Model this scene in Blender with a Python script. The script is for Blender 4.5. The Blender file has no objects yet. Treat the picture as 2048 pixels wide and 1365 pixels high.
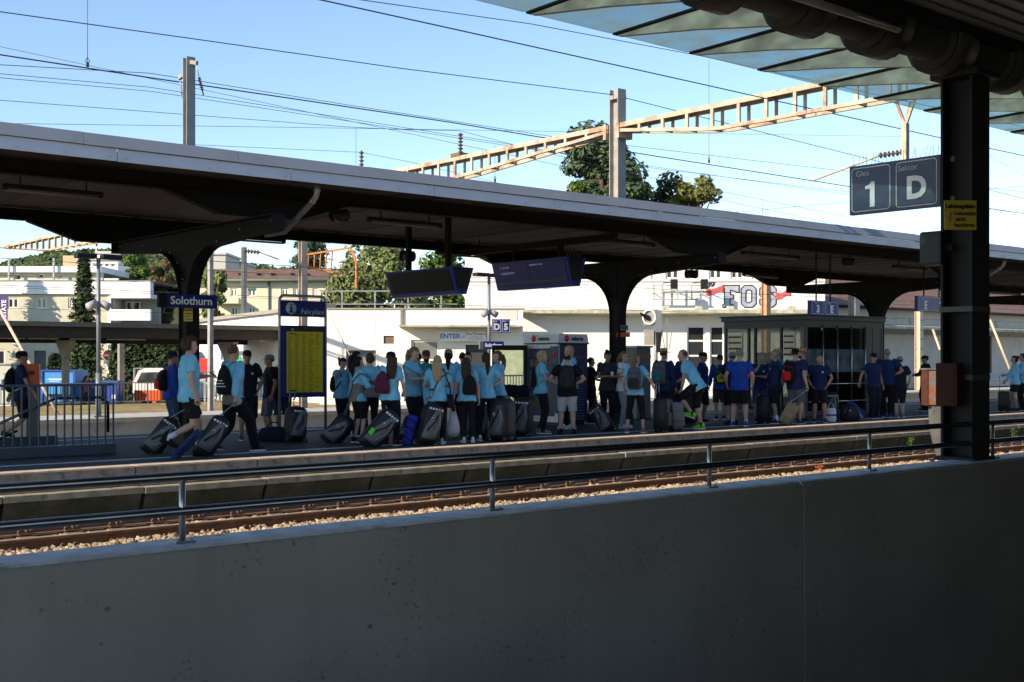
import bpy, bmesh, math, random
from math import sin, cos, pi, radians, atan2, sqrt
from mathutils import Vector, Matrix, noise
from mathutils.bvhtree import BVHTree
random.seed(7)
SC = bpy.context.scene
COL = SC.collection

# ------------------------------------------------------------------ camera
FOC = 2430.0; HOR = 720.0; EYE = 1.55          # focal length in photo pixels, horizon row, eye height
AX = radians(49.5)                              # tracks run 49.5 degrees to the right of the view axis
Fv = Vector((cos(AX), sin(AX), 0)); Rv = Vector((sin(AX), -cos(AX), 0))
cd = bpy.data.cameras.new('camera'); cam = bpy.data.objects.new('camera', cd); COL.objects.link(cam)
cd.sensor_width = 36; cd.lens = FOC / 2048 * 36; cd.shift_y = (HOR - 682.5) / 2048
cd.clip_start = 0.1; cd.clip_end = 4000
cam.location = (0, 0, EYE); cam.rotation_euler = (pi / 2, 0, AX - pi / 2)
SC.camera = cam
# ------------------------------------------------------------------ sky, sun, exposure
SUN_EL = radians(25); SUN_AZ = radians(179.8)      # direction TO the sun, angle from +X
w = bpy.data.worlds.new('World'); SC.world = w; w.use_nodes = True
nt = w.node_tree; bg = nt.nodes['Background']
sk = nt.nodes.new('ShaderNodeTexSky'); sk.sky_type = 'NISHITA'; sk.sun_disc = False
sk.sun_elevation = SUN_EL; sk.sun_rotation = pi / 2 - SUN_AZ
sk.air_density = 0.95; sk.dust_density = 0.0; sk.ozone_density = 2.0
nt.links.new(sk.outputs[0], bg.inputs[0]); bg.inputs[1].default_value = 0.132
sd = bpy.data.lights.new('sun', 'SUN'); so = bpy.data.objects.new('sun', sd); COL.objects.link(so)
sd.energy = 4.6; sd.angle = radians(0.5); sd.color = (1.0, 0.83, 0.62)
so.rotation_euler = Vector((cos(SUN_AZ) * cos(SUN_EL), sin(SUN_AZ) * cos(SUN_EL), sin(SUN_EL))).to_track_quat('Z', 'Y').to_euler()
so.location = (-20, 0, 30)
vs = SC.view_settings; vs.view_transform = 'Standard'; vs.look = 'None'; vs.gamma = 1.0; vs.exposure = 0.78
vs.use_curve_mapping = False
SC.cycles.use_denoising = True; SC.cycles.max_bounces = 6; SC.cycles.transparent_max_bounces = 12
SC.cycles.sample_clamp_indirect = 6.0

# ------------------------------------------------------------------ photo pixel -> place
def ray(px):
    u = (px - 1024) / FOC
    return Fv + Rv * u
def PD(px, py, d):
    p = ray(px) * d; return Vector((p.x, p.y, EYE + (HOR - py) * d / FOC))
def PY(px, py, Y): return PD(px, py, Y / ray(px).y)
def PX(px, py, X): return PD(px, py, X / ray(px).x)
def PG(px, py, z=0.0): return PD(px, py, (EYE - z) * FOC / (py - HOR))
def XatY(px, Y):
    r = ray(px); return r.x / r.y * Y
def YatX(px, X):
    r = ray(px); return r.y / r.x * X

# ------------------------------------------------------------------ materials
MATS = {}
def mat(name, col, rough=0.7, metal=0.0, var=0.12, scale=6.0, bump=0.0, bscale=40.0, spec=0.4, col2=None, c2scale=3.0, c2lo=0.55, c2hi=0.7, alpha=1, stretch=None, emit=None):
    if name in MATS: return MATS[name]
    m = bpy.data.materials.new(name); m.use_nodes = True; MATS[name] = m
    n = m.node_tree.nodes; l = m.node_tree.links; b = n['Principled BSDF']
    b.inputs['Roughness'].default_value = rough; b.inputs['Metallic'].default_value = metal
    b.inputs['Specular IOR Level'].default_value = spec
    c = (*col, 1)
    b.inputs['Base Color'].default_value = c
    tc = n.new('ShaderNodeTexCoord'); src = tc.outputs['Object']
    if stretch:
        mp = n.new('ShaderNodeMapping'); mp.inputs['Scale'].default_value = stretch; l.new(src, mp.inputs[0]); src = mp.outputs[0]
    out = None
    if var > 0:
        nz = n.new('ShaderNodeTexNoise'); nz.inputs['Scale'].default_value = scale; nz.inputs['Detail'].default_value = 5
        l.new(src, nz.inputs['Vector'])
        mr = n.new('ShaderNodeMapRange'); mr.inputs['From Min'].default_value = 0.3; mr.inputs['From Max'].default_value = 0.7
        mr.inputs['To Min'].default_value = 1 - var; mr.inputs['To Max'].default_value = 1 + var
        l.new(nz.outputs['Fac'], mr.inputs['Value'])
        mx = n.new('ShaderNodeMix'); mx.data_type = 'RGBA'; mx.blend_type = 'MULTIPLY'; mx.inputs[0].default_value = 1
        mx.inputs[6].default_value = c; l.new(mr.outputs[0], mx.inputs[7]); out = mx.outputs[2]
    if col2 is not None:
        nz2 = n.new('ShaderNodeTexNoise'); nz2.inputs['Scale'].default_value = c2scale; nz2.inputs['Detail'].default_value = 8
        nz2.inputs['Roughness'].default_value = 0.65
        l.new(src, nz2.inputs['Vector'])
        mr2 = n.new('ShaderNodeMapRange'); mr2.inputs['From Min'].default_value = c2lo; mr2.inputs['From Max'].default_value = c2hi
        l.new(nz2.outputs['Fac'], mr2.inputs['Value'])
        mx2 = n.new('ShaderNodeMix'); mx2.data_type = 'RGBA'
        l.new(mr2.outputs[0], mx2.inputs[0])
        if out: l.new(out, mx2.inputs[6])
        else: mx2.inputs[6].default_value = c
        mx2.inputs[7].default_value = (*col2, 1); out = mx2.outputs[2]
    if out: l.new(out, b.inputs['Base Color'])
    if bump > 0:
        nb = n.new('ShaderNodeTexNoise'); nb.inputs['Scale'].default_value = bscale; nb.inputs['Detail'].default_value = 4
        l.new(src, nb.inputs['Vector'])
        bp = n.new('ShaderNodeBump'); bp.inputs['Strength'].default_value = bump; bp.inputs['Distance'].default_value = 0.01
        l.new(nb.outputs['Fac'], bp.inputs['Height']); l.new(bp.outputs[0], b.inputs['Normal'])
    if emit: b.inputs['Emission Color'].default_value = (*emit[0], 1); b.inputs['Emission Strength'].default_value = emit[1]
    return m
def srgb(r, g, b):
    f = lambda v: (v / 255 / 12.92) if v / 255 <= 0.04045 else ((v / 255 + 0.055) / 1.055) ** 2.4
    return (f(r), f(g), f(b))
def glass(name, tint=(0.6, 0.75, 0.8), dirt=0.15, dcol=(0.45, 0.5, 0.5), gloss=0.12, ds=5.0):
    if name in MATS: return MATS[name]
    m = bpy.data.materials.new(name); m.use_nodes = True; MATS[name] = m
    n = m.node_tree.nodes; l = m.node_tree.links
    for x in list(n):
        if x.type != 'OUTPUT_MATERIAL': n.remove(x)
    o = [x for x in n if x.type == 'OUTPUT_MATERIAL'][0]
    tr = n.new('ShaderNodeBsdfTransparent'); tr.inputs[0].default_value = (*tint, 1)
    gl = n.new('ShaderNodeBsdfGlossy'); gl.inputs['Roughness'].default_value = 0.05
    df = n.new('ShaderNodeBsdfDiffuse'); df.inputs[0].default_value = (*dcol, 1)
    tl = n.new('ShaderNodeBsdfTranslucent'); tl.inputs[0].default_value = (*dcol, 1)
    a0 = n.new('ShaderNodeMixShader'); a0.inputs[0].default_value = 0.5; l.new(df.outputs[0], a0.inputs[1]); l.new(tl.outputs[0], a0.inputs[2])
    lw = n.new('ShaderNodeLayerWeight'); lw.inputs[0].default_value = 0.25
    ml = n.new('ShaderNodeMath'); ml.operation = 'MULTIPLY_ADD'; ml.inputs[1].default_value = gloss * 2.2; ml.inputs[2].default_value = gloss * 0.3
    l.new(lw.outputs['Fresnel'], ml.inputs[0])
    a = n.new('ShaderNodeMixShader'); l.new(ml.outputs[0], a.inputs[0]); l.new(tr.outputs[0], a.inputs[1]); l.new(gl.outputs[0], a.inputs[2])
    nz = n.new('ShaderNodeTexNoise'); nz.inputs['Scale'].default_value = ds; nz.inputs['Detail'].default_value = 8
    tc = n.new('ShaderNodeTexCoord'); l.new(tc.outputs['Object'], nz.inputs['Vector'])
    mr = n.new('ShaderNodeMapRange'); mr.inputs['From Min'].default_value = 0.35; mr.inputs['From Max'].default_value = 0.75
    mr.inputs['To Min'].default_value = dirt * 0.5; mr.inputs['To Max'].default_value = dirt * 2.2
    l.new(nz.outputs['Fac'], mr.inputs['Value'])
    bmx = n.new('ShaderNodeMixShader'); l.new(mr.outputs[0], bmx.inputs[0]); l.new(a.outputs[0], bmx.inputs[1]); l.new(a0.outputs[0], bmx.inputs[2])
    l.new(bmx.outputs[0], o.inputs[0]); return m

# ------------------------------------------------------------------ mesh builder
class MB:
    def __init__(s): s.v = []; s.f = []; s.sm = []
    def add(s, vs, fs, smooth=False):
        o = len(s.v); s.v += [tuple(p) for p in vs]; s.f += [tuple(i + o for i in q) for q in fs]; s.sm += [smooth] * len(fs); return s
    def box(s, x0, x1, y0, y1, z0, z1):
        return s.add([(x0, y0, z0), (x1, y0, z0), (x1, y1, z0), (x0, y1, z0), (x0, y0, z1), (x1, y0, z1), (x1, y1, z1), (x0, y1, z1)],
                     [(0, 3, 2, 1), (4, 5, 6, 7), (0, 1, 5, 4), (1, 2, 6, 5), (2, 3, 7, 6), (3, 0, 4, 7)])
    def cbox(s, cx, cy, cz, sx, sy, sz): return s.box(cx - sx / 2, cx + sx / 2, cy - sy / 2, cy + sy / 2, cz - sz / 2, cz + sz / 2)
    def bbox(s, x0, x1, y0, y1, z0, z1, b=0.01):      # chamfered box
        t = MB().box(x0, x1, y0, y1, z0, z1); bm = bmesh.new(); vv = [bm.verts.new(p) for p in t.v]
        for q in t.f: bm.faces.new([vv[i] for i in q])
        bmesh.ops.bevel(bm, geom=list(bm.edges), offset=b, segments=2, profile=0.5, affect='EDGES')
        bm.verts.index_update(); s.add([v.co[:] for v in bm.verts], [[v.index for v in f.verts] for f in bm.faces]); bm.free(); return s
    def tube(s, pts, r, n=8, cap=True, smooth=True, flat=1.0):
        pts = [Vector(p) for p in pts]; k = len(pts); rs = r if isinstance(r, (list, tuple)) else [r] * k
        vs = []; up = None
        for i, p in enumerate(pts):
            t = (pts[min(i + 1, k - 1)] - pts[max(i - 1, 0)]).normalized()
            if up is None:
                up = Vector((0, 0, 1)) if abs(t.z) < 0.9 else Vector((1, 0, 0))
            a = t.cross(up)
            if a.length < 1e-4: a = t.cross(Vector((0, 1, 0)))
            a.normalize(); b = a.cross(t).normalized(); up = b
            for j in range(n):
                q = 2 * pi * j / n; vs.append(p + a * cos(q) * rs[i] + b * sin(q) * rs[i] * flat)
        fs = [(i * n + j, i * n + (j + 1) % n, (i + 1) * n + (j + 1) % n, (i + 1) * n + j) for i in range(k - 1) for j in range(n)]
        if cap: fs += [tuple(range(n))[::-1], tuple((k - 1) * n + j for j in range(n))]
        return s.add(vs, fs, smooth)
    def bar(s, p, q, a, b=None, up=(0, 0, 1)):
        p = Vector(p); q = Vector(q); t = (q - p).normalized(); u = Vector(up)
        if abs(t.dot(u)) > 0.98: u = Vector((0, 1, 0))
        sx = t.cross(u).normalized(); sz = sx.cross(t).normalized(); b = a if b is None else b
        vs = [e + sx * i * a / 2 + sz * j * b / 2 for e in (p, q) for i, j in ((-1, -1), (1, -1), (1, 1), (-1, 1))]
        return s.add(vs, [(3, 2, 1, 0), (4, 5, 6, 7), (0, 1, 5, 4), (1, 2, 6, 5), (2, 3, 7, 6), (3, 0, 4, 7)])
    def prism(s, poly, axis, a, b):      # poly: 2D points, extruded along axis from a to b
        k = len(poly)
        def p3(p, t): return {'x': (t, p[0], p[1]), 'y': (p[0], t, p[1]), 'z': (p[0], p[1], t)}[axis]
        vs = [p3(p, a) for p in poly] + [p3(p, b) for p in poly]
        return s.add(vs, [tuple(range(k))[::-1], tuple(range(k, 2 * k))] + [(i, (i + 1) % k, k + (i + 1) % k, k + i) for i in range(k)])
    def rings(s, rings, smooth=True, cap=True):
        n = len(rings[0]); vs = [p for r in rings for p in r]; k = len(rings)
        fs = [(i * n + j, i * n + (j + 1) % n, (i + 1) * n + (j + 1) % n, (i + 1) * n + j) for i in range(k - 1) for j in range(n)]
        if cap: fs += [tuple(range(n))[::-1], tuple((k - 1) * n + j for j in range(n))]
        return s.add(vs, fs, smooth)
    def sphere(s, c, rx, ry=None, rz=None, nu=14, nv=9):
        ry = rx if ry is None else ry; rz = rx if rz is None else rz
        rr = []
        for i in range(1, nv):
            t = -pi / 2 + pi * i / nv
            rr.append([(c[0] + rx * cos(t) * cos(2 * pi * j / nu), c[1] + ry * cos(t) * sin(2 * pi * j / nu), c[2] + rz * sin(t)) for j in range(nu)])
        return s.rings(rr)
    def xf(s, m): s.v = [tuple(m @ Vector(p)) for p in s.v]; return s
    def mesh(s, name):
        me = bpy.data.meshes.new(name); me.from_pydata(s.v, [], s.f)
        me.polygons.foreach_set('use_smooth', s.sm)
        bm = bmesh.new(); bm.from_mesh(me); bmesh.ops.recalc_face_normals(bm, faces=bm.faces); bm.to_mesh(me); bm.free(); return me
    def build(s, name, m, parent=None, **k): return link(name, s.mesh(name), m, parent, **k)
def link(name, me, m=None, parent=None, label=None, cat=None, group=None, kind=None, loc=None, rot=None):
    o = bpy.data.objects.new(name, me); COL.objects.link(o)
    if m is not None and me is not None:
        me.materials.clear()
        for q in (m if isinstance(m, list) else [m]): me.materials.append(q)
    if parent is not None: o.parent = parent
    if loc is not None: o.location = loc
    if rot is not None: o.rotation_euler = rot
    return tag(o, label, cat, group, kind)
def tag(o, label=None, cat=None, group=None, kind=None):
    for k, v in (('label', label), ('category', cat), ('group', group), ('kind', kind)):
        if v: o[k] = v
    return o
def empty(name, loc=(0, 0, 0), rz=0.0, label=None, cat=None, group=None, rot=None):
    o = bpy.data.objects.new(name, None); COL.objects.link(o); o.location = loc; o.rotation_euler = rot or (0, 0, rz)
    o.empty_display_size = 0.2
    return tag(o, label, cat, group)
def share(name, me, parent, loc, rot=(0, 0, 0), scale=None):
    o = bpy.data.objects.new(name, me); COL.objects.link(o); o.parent = parent; o.location = loc; o.rotation_euler = rot
    if scale: o.scale = scale
    return o
def copy_tree(o, parent=None):
    c = o.copy(); COL.objects.link(c); c.parent = parent
    for ch in list(o.children): copy_tree(ch, c)
    return c
TMP = bpy.data.scenes.new('workbench')          # scratch scene for evaluating modifiers quickly
def evalmesh(o):
    TMP.collection.objects.link(o)
    with bpy.context.temp_override(scene=TMP, view_layer=TMP.view_layers[0]): dg = bpy.context.evaluated_depsgraph_get(); dg.update()
    return bpy.data.meshes.new_from_object(o.evaluated_get(dg))
def text(name, s, size, m, parent, loc, rot, align='CENTER', bold=0.0, ext=0.002, squeeze=1.0, space=1.0):
    cu = bpy.data.curves.new(name, 'FONT'); cu.body = s; cu.size = size; cu.align_x = align; cu.align_y = 'CENTER'
    cu.offset = bold; cu.extrude = ext; cu.space_character = space; cu.resolution_u = 3
    t = bpy.data.objects.new(name, cu)
    me = evalmesh(t)
    bpy.data.objects.remove(t); bpy.data.curves.remove(cu)
    o = link(name, me, m, parent, loc=loc, rot=rot); o.scale = (squeeze, 1, 1); return o
FACE_NY = (pi / 2, 0, 0)                  # text facing -Y, reading along +X
FACE_NX = (pi / 2, 0, -pi / 2)            # text facing -X, reading along -Y
FACE_CAM = (pi / 2, 0, AX - pi / 2)       # text on walls that run along Rv

def pitted_concrete():
    m = mat('concrete_wall', (0.315, 0.298, 0.275), 0.85, var=0.14, scale=0.9, bump=0.3, bscale=22)
    n = m.node_tree.nodes; l = m.node_tree.links; b = n['Principled BSDF']; src = b.inputs['Base Color'].links[0].from_socket
    tc = [x for x in n if x.type == 'TEX_COORD'][0]
    def nz(sc, lo, hi, det=3, st=None):
        t = n.new('ShaderNodeTexNoise'); t.inputs['Scale'].default_value = sc; t.inputs['Detail'].default_value = det; v = tc.outputs['Object']
        if st: mp = n.new('ShaderNodeMapping'); mp.inputs['Scale'].default_value = st; l.new(v, mp.inputs[0]); v = mp.outputs[0]
        l.new(v, t.inputs['Vector']); r = n.new('ShaderNodeMapRange'); r.inputs['From Min'].default_value = lo; r.inputs['From Max'].default_value = hi; l.new(t.outputs['Fac'], r.inputs['Value']); return r.outputs[0]
    def mul(a, c):
        q = n.new('ShaderNodeMath'); q.operation = 'MULTIPLY'; l.new(a, q.inputs[0])
        if isinstance(c, float): q.inputs[1].default_value = c
        else: l.new(c, q.inputs[1])
        return q.outputs[0]
    def mix(f, col, base):
        x = n.new('ShaderNodeMix'); x.data_type = 'RGBA'; l.new(f, x.inputs[0]); l.new(base, x.inputs[6]); x.inputs[7].default_value = (*col, 1); return x.outputs[2]
    pits = mul(mul(nz(34, .61, .69, 2), nz(2.1, .49, .64, 3)), .8); big = mul(mul(nz(12, .652, .71, 4), nz(1.5, .46, .60, 2)), .75); streak = mul(nz(3.0, .5, .75, 4, (2.2, 1, .12)), 0.30)
    c = mix(streak, (.22, .21, .2), src); c = mix(pits, (.08, .07, .06), c); c = mix(big, (.08, .07, .06), c)
    l.new(c, b.inputs['Base Color']); return m
M_conc = pitted_concrete()
M_top = mat('concrete_cap', (0.52, 0.54, 0.58), 0.75, var=0.25, scale=5, bump=0.3, bscale=60, col2=(0.26, 0.27, 0.28), c2scale=9, c2lo=0.58, c2hi=0.68)
M_cope = mat('coping_concrete', (0.28, 0.235, 0.19), 0.9, var=0.3, scale=5, bump=0.4, bscale=50, col2=(0.10, 0.095, 0.07), c2scale=4.5, c2lo=0.5, c2hi=0.68)
M_ledge = mat('ledge_concrete', (0.34, 0.29, 0.21), 0.9, var=0.3, scale=4, bump=0.4, bscale=50, col2=(0.12, 0.12, 0.05), c2scale=5, c2lo=0.5, c2hi=0.65)
M_under = mat('dark_concrete', (0.05, 0.045, 0.035), 0.95, var=0.3, scale=3, bump=0.3)  # dark concrete for the panel below the ledge, column bases and stair pit
M_asph = mat('platform_asphalt', (0.038, 0.038, 0.04), 0.8, var=0.3, scale=2.0, bump=0.3, bscale=90, col2=(0.062, 0.062, 0.064), c2scale=1.4, c2lo=0.5, c2hi=0.7)
M_line = mat('white_line', (0.5, 0.52, 0.55), 0.7, var=0.2, scale=9, col2=(0.15, 0.15, 0.16), c2scale=12, c2lo=0.6, c2hi=0.7)
M_steel = mat('painted_dark_steel', (0.013, 0.012, 0.012), 0.75, var=0.2, scale=5, spec=.15)
M_steelg = mat('grey_green_steel', (0.015, 0.016, 0.018), 0.6, var=0.15, scale=4, spec=.2)
M_galv = mat('galvanised', (0.33, 0.34, 0.35), 0.45, metal=0.7, var=0.2, scale=6)
M_rail_s = mat('handrail_steel', (0.16, 0.165, 0.18), 0.22, metal=1.0, var=0.2, scale=3)
M_rust = mat('rusty_rail', (0.19, 0.10, 0.055), 0.75, var=0.25, scale=8, bump=0.2)
M_head = mat('rail_head', (0.42, 0.27, 0.17), 0.55, var=0.15)
M_post = mat('brushed_post', (0.42, 0.42, 0.42), 0.3, metal=0.85, var=0.15)
M_yoke = mat('weathered_yoke_paint', (0.48, 0.40, 0.30), 0.8, var=0.3, scale=3, bump=0.3, col2=(0.30, 0.15, 0.08), c2scale=1.3, c2lo=0.52, c2hi=0.64)
M_mast = mat('mast_grey', (0.31, 0.30, 0.285), 0.75, var=0.2, scale=3, col2=(0.22, 0.15, 0.1), c2scale=4, c2lo=0.6, c2hi=0.75)
M_blue = mat('sign_blue', (0.012, 0.022, 0.13), 0.35, var=0.08, spec=0.3)
M_blue2 = mat('board_blue', (0.012, 0.025, 0.22), 0.4, var=0.08)
M_white = mat('sign_white', (0.85, 0.86, 0.87), 0.5, var=0.04)
M_wht = mat('white_render', (0.80, 0.78, 0.72), 0.9, var=0.05, scale=0.8, bump=0.1, bscale=8, col2=(0.55, 0.52, 0.46), c2scale=0.6, c2lo=0.66, c2hi=0.85)
M_black = mat('black_plastic', (0.012, 0.012, 0.013), 0.5, var=0.1)
M_wire = mat('copper_wire_dark', (0.05, 0.06, 0.10), 0.6, var=0)
M_orange = mat('orange_paint', (0.62, 0.10, 0.015), 0.5, var=0.12)
M_porc = mat('brown_porcelain', (0.10, 0.06, 0.05), 0.3, var=0.1)
M_win = mat('window_glass_dark', (0.03, 0.035, 0.04), 0.08, var=0.2, scale=0.4, spec=0.8)
# ================================================================== the setting
M_ground = mat('yard_ground', (0.16, 0.135, 0.10), 0.95, var=0.3, scale=0.6, bump=0.4, bscale=12, col2=(0.10, 0.11, 0.04), c2scale=0.35, c2lo=0.5, c2hi=0.65)
M_bed = mat('ballast_bed', (0.22, 0.18, 0.14), 0.95, var=0.5, scale=18, bump=1.0, bscale=18)
M_road = mat('street_asphalt', (0.07, 0.07, 0.072), 0.9, var=0.2, scale=1.0, bump=0.2)
M_pale = mat('pale_concrete', (0.48, 0.47, 0.45), 0.85, var=0.12, scale=2, bump=0.2, col2=(0.24, 0.23, 0.21), c2scale=1.0, c2lo=0.55, c2hi=0.7)
ZG = -0.9
MB().add([(-1500, 6.015, ZG - .02), (2500, 6.015, ZG - .02), (2500, 3000, ZG - .02), (-1500, 3000, ZG - .02)], [(0, 1, 2, 3)]).build('ground', M_ground, kind='structure')
MB().box(-30, 90, 6.02, 17.2, ZG, -0.735).build('track_bed', M_bed, kind='structure')
MB().box(-30, 90, 24.0, 31.3, ZG, -0.735).build('track_bed', M_bed, kind='structure')
# street beyond the yard
MB().box(-40, 160, 64, 78, ZG, ZG + .04).build('road', M_road, kind='structure')

# loose ballast stones, sun-lit strip beside the near rail
def stones(name, n, x0, x1, y0, y1, z, s0, s1, seed, m):
    rnd = random.Random(seed); mb = MB()
    ico = bmesh.new(); bmesh.ops.create_icosphere(ico, subdivisions=1, radius=1); iv = [v.co.copy() for v in ico.verts]; ico.verts.index_update(); jf = [[v.index for v in f.verts] for f in ico.faces]; ico.free()
    shapes = []
    for k in range(14):
        sh = []
        for p in iv:
            q = p * rnd.uniform(0.65, 1.2); sh.append(Vector((q.x * 1.0, q.y * .85, q.z * .7)))
        shapes.append(sh)
    for i in range(n):
        s = rnd.uniform(s0, s1); a = rnd.uniform(0, 2 * pi); R = Matrix.Rotation(a, 3, 'Z') @ Matrix.Rotation(rnd.uniform(-.6, .6), 3, 'X') @ Matrix.Rotation(rnd.uniform(-.6, .6), 3, 'Y')
        c = Vector((rnd.uniform(x0, x1), rnd.uniform(y0, y1), z + rnd.uniform(0, .035)))
        mb.add([c + (R @ p) * s for p in shapes[rnd.randrange(14)]], jf)
    return mb
M_stone = mat('ballast_stone', (0.42, 0.33, 0.215), 0.9, var=0.35, scale=7, bump=0.3, col2=(0.23, 0.15, 0.09), c2scale=11, c2lo=0.5, c2hi=0.6)
b1 = stones('b', 8600, 3.5, 24, 12.7, 14.42, -0.70, .035, .07, 3, M_stone)
b2 = stones('b', 3200, 24, 60, 12.7, 14.42, -0.715, .05, .085, 4, M_stone)
b3 = stones('b', 1500, 3.5, 30, 14.62, 15.8, -0.755, .03, .055, 5, M_stone)
b1.add(b2.v, b2.f); b1.add(b3.v, b3.f)
b1.build('ballast', M_stone, label='sunlit pale ballast stones heaped beside the near rail', cat='ballast', kind='stuff')

# track: two rails, sleepers, clips
def track(yc, x0, x1, label, clips=True, zt=-0.55):
    t = empty('railway_track', (0, 0, 0), label=label, cat='railway track')
    for yr in (yc - .745, yc + .745):
        prof = [(-.07, 0), (.07, 0), (.07, .014), (.012, .032), (.010, .115), (.034, .128), (.034, .158), (.026, .162), (-.026, .162), (-.034, .158), (-.034, .128), (-.010, .115), (-.012, .032), (-.07, .014)]
        r = MB().prism([(yr + p[0], zt - .162 + p[1]) for p in prof], 'x', x0, x1).build('rail', M_rust, t)
        MB().box(x0, x1, yr - .03, yr + .03, zt + .0005, zt + .003).build('running_surface', M_head, r)
    sl = MB().bbox(-.12, .12, -1.28, 1.28, -.2, -.008, .012).mesh('sleeper'); sl.materials.append(mat('sleeper_concrete', (0.2, 0.17, 0.14), .9, var=.3, bump=.3))
    cl = MB()
    for sx in (-1, 1):
        cl.tube([(sx * .075 + .03 * cos(a), .0, .012 + .045 * sin(a)) for a in [pi * i / 6 for i in range(7)]], .012, 6)
    cl.tube([(0, 0, -.01), (0, 0, .06)], .016, 6).cbox(0, 0, .0, .2, .05, .02); cl = cl.mesh('rail_clip'); cl.materials.append(M_rust)
    k = 0
    x = math.ceil(x0 / .6) * .6
    while x < x1:
        if clips and 3 < x < 42:
            share('sleeper', sl, t, (x, yc, zt - .165))
            for yr in (yc - .745, yc + .745): share('rail_clip', cl, t, (x, yr - .085, zt - .145))
        x += .6
    return t
track(15.29, -20, 85, 'rusty railway track running below the near edge of the platform')
track(25.95, -20, 85, 'railway track directly beyond the crowded platform', clips=False)

# ---- island platform
PF, PB = 17.0, 24.3
MB().box(-20, 8.05, PF + .36, 19.55, -.72, 0).box(8.05, 85, PF + .36, PB - .3, -.72, 0).box(-20, 8.05, 22.3, PB - .3, -.72, 0).build('platform', M_asph, kind='structure')
plat_front = empty('platform_edge', (0, 0, 0)); tag(plat_front, kind='structure')
cs = MB().bbox(.006, 1.974, PF, PF + .345, -.285, 0.004, .012).mesh('coping_stone'); cs.materials.append(M_cope)
le = MB().bbox(.006, 1.974, PF - .2, PF + .1, -.385, -.289, .01).mesh('edge_ledge'); le.materials.append(M_ledge)
lp = MB().add([(.03, PF - .17, -.385), (1.95, PF - .17, -.385), (1.95, PF + .05, -.385), (.03, PF + .05, -.385), (.03, PF - .02, -.72), (1.95, PF - .02, -.72), (1.95, PF + .05, -.72), (.03, PF + .05, -.72)],
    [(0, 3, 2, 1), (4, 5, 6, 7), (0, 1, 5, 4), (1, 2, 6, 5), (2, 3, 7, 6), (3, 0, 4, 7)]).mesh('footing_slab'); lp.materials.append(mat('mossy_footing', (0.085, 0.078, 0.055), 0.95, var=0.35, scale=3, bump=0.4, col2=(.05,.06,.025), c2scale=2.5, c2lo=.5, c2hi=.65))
nz_ = MB().bbox(.004, 1.976, PF - .002, PF + .30, -.02, .008, .006).mesh('painted_sun_strip'); nz_.materials.append(mat('sun_strip_tone', (.62, .50, .37), .85, var=.2, scale=6, bump=.3))  # thin warm slab carrying the sunlit edge strip as colour
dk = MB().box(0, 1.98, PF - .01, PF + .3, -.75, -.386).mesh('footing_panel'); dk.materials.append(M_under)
x = 7.32 - 1.984 * 12; i = 0
rn = random.Random(5)
while x < 84:
    if x > -14:
        share('coping_stone', cs, plat_front, (x, rn.uniform(-.006, .006), rn.uniform(-.004, .003)))
        share('painted_sun_strip', nz_, plat_front, (x, -.004, .004)); share('footing_slab', lp, plat_front, (x + .05, 0, 0))
        share('edge_ledge', le, plat_front, (x + .05, rn.uniform(-.008, .008), rn.uniform(-.006, .004)))
    x += 1.984
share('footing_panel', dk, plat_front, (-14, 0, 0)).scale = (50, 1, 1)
MB().box(-20, 85, 18.15, 18.30, .0, .004).build('white_safety_line', M_line, kind='structure')
MB().box(8.2, 85, 23.3, 23.45, .0, .004).build('white_safety_line', M_line, kind='structure')
MB().box(-20, 85, PB - .29, PB, -.72, .004).build('platform_rear_coping', M_cope, kind='structure')
# next platform beyond the second track, pale wall face
MB().box(-20, 110, 31.3, 34.0, -.9, -.004).build('far_platform', M_pale, kind='structure')
MB().bbox(-20, 110, 31.2, 31.55, -.1, .02, .01).build('far_platform_coping', mat('pale_coping', (.5, .46, .38), .9, var=.15, scale=3), kind='structure')
# dry grassy bank along the yard
MB().add([(-10, 47.5, ZG), (130, 47.5, ZG), (130, 49, ZG + .22), (-10, 49, ZG + .22), (-10, 57.4, ZG + .3), (130, 57.4, ZG + .3)], [(0, 1, 2, 3), (3, 2, 5, 4)]).build('bank', mat('dry_grass_bank', (.30, .23, .10), .95, var=.35, scale=1.5, bump=.5, bscale=8, col2=(.14, .15, .05), c2scale=.8, c2lo=.5, c2hi=.65), kind='structure')

# ---- parapet wall of the near stairwell
pw = empty('parapet_wall', (0, 5.66, 0), label='dark concrete parapet wall filling the foreground with a handrail above', cat='wall')
M_seal = mat('joint_sealant', (0.30, 0.29, 0.27), 0.8, var=0.15)
XJ = XatY(1607, 5.66)
for a, b in ((-3.2, XJ - .012), (XJ + .012, 30)):
    MB().prism([(0, -5.2), (0, .565), (.012, .59), (.03, .598), (.35, .598), (.35, -5.2)], 'x', a, b).build('wall_panel', M_conc, pw)
    MB().bbox(a + .002, b - .002, .034, .348, .597, .612, .005).build('wall_cap', M_top, pw)
MB().box(XJ - .0115, XJ + .0115, .004, .34, -5.2, .597).build('joint_strip', M_seal, pw)
hr = empty('handrail', (0, 5.85, 0), label='two-bar steel handrail on posts along the top of the parapet wall', cat='handrail')
MB().tube([(-3, 0, .951), (29, 0, .951)], .0245, 14).build('top_rail', M_rail_s, hr)
MB().tube([(-3, 0, .772), (29, 0, .772)], .0245, 14).build('lower_rail', M_rail_s, hr)
x = 2.767 - 2.068 * 2
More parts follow.
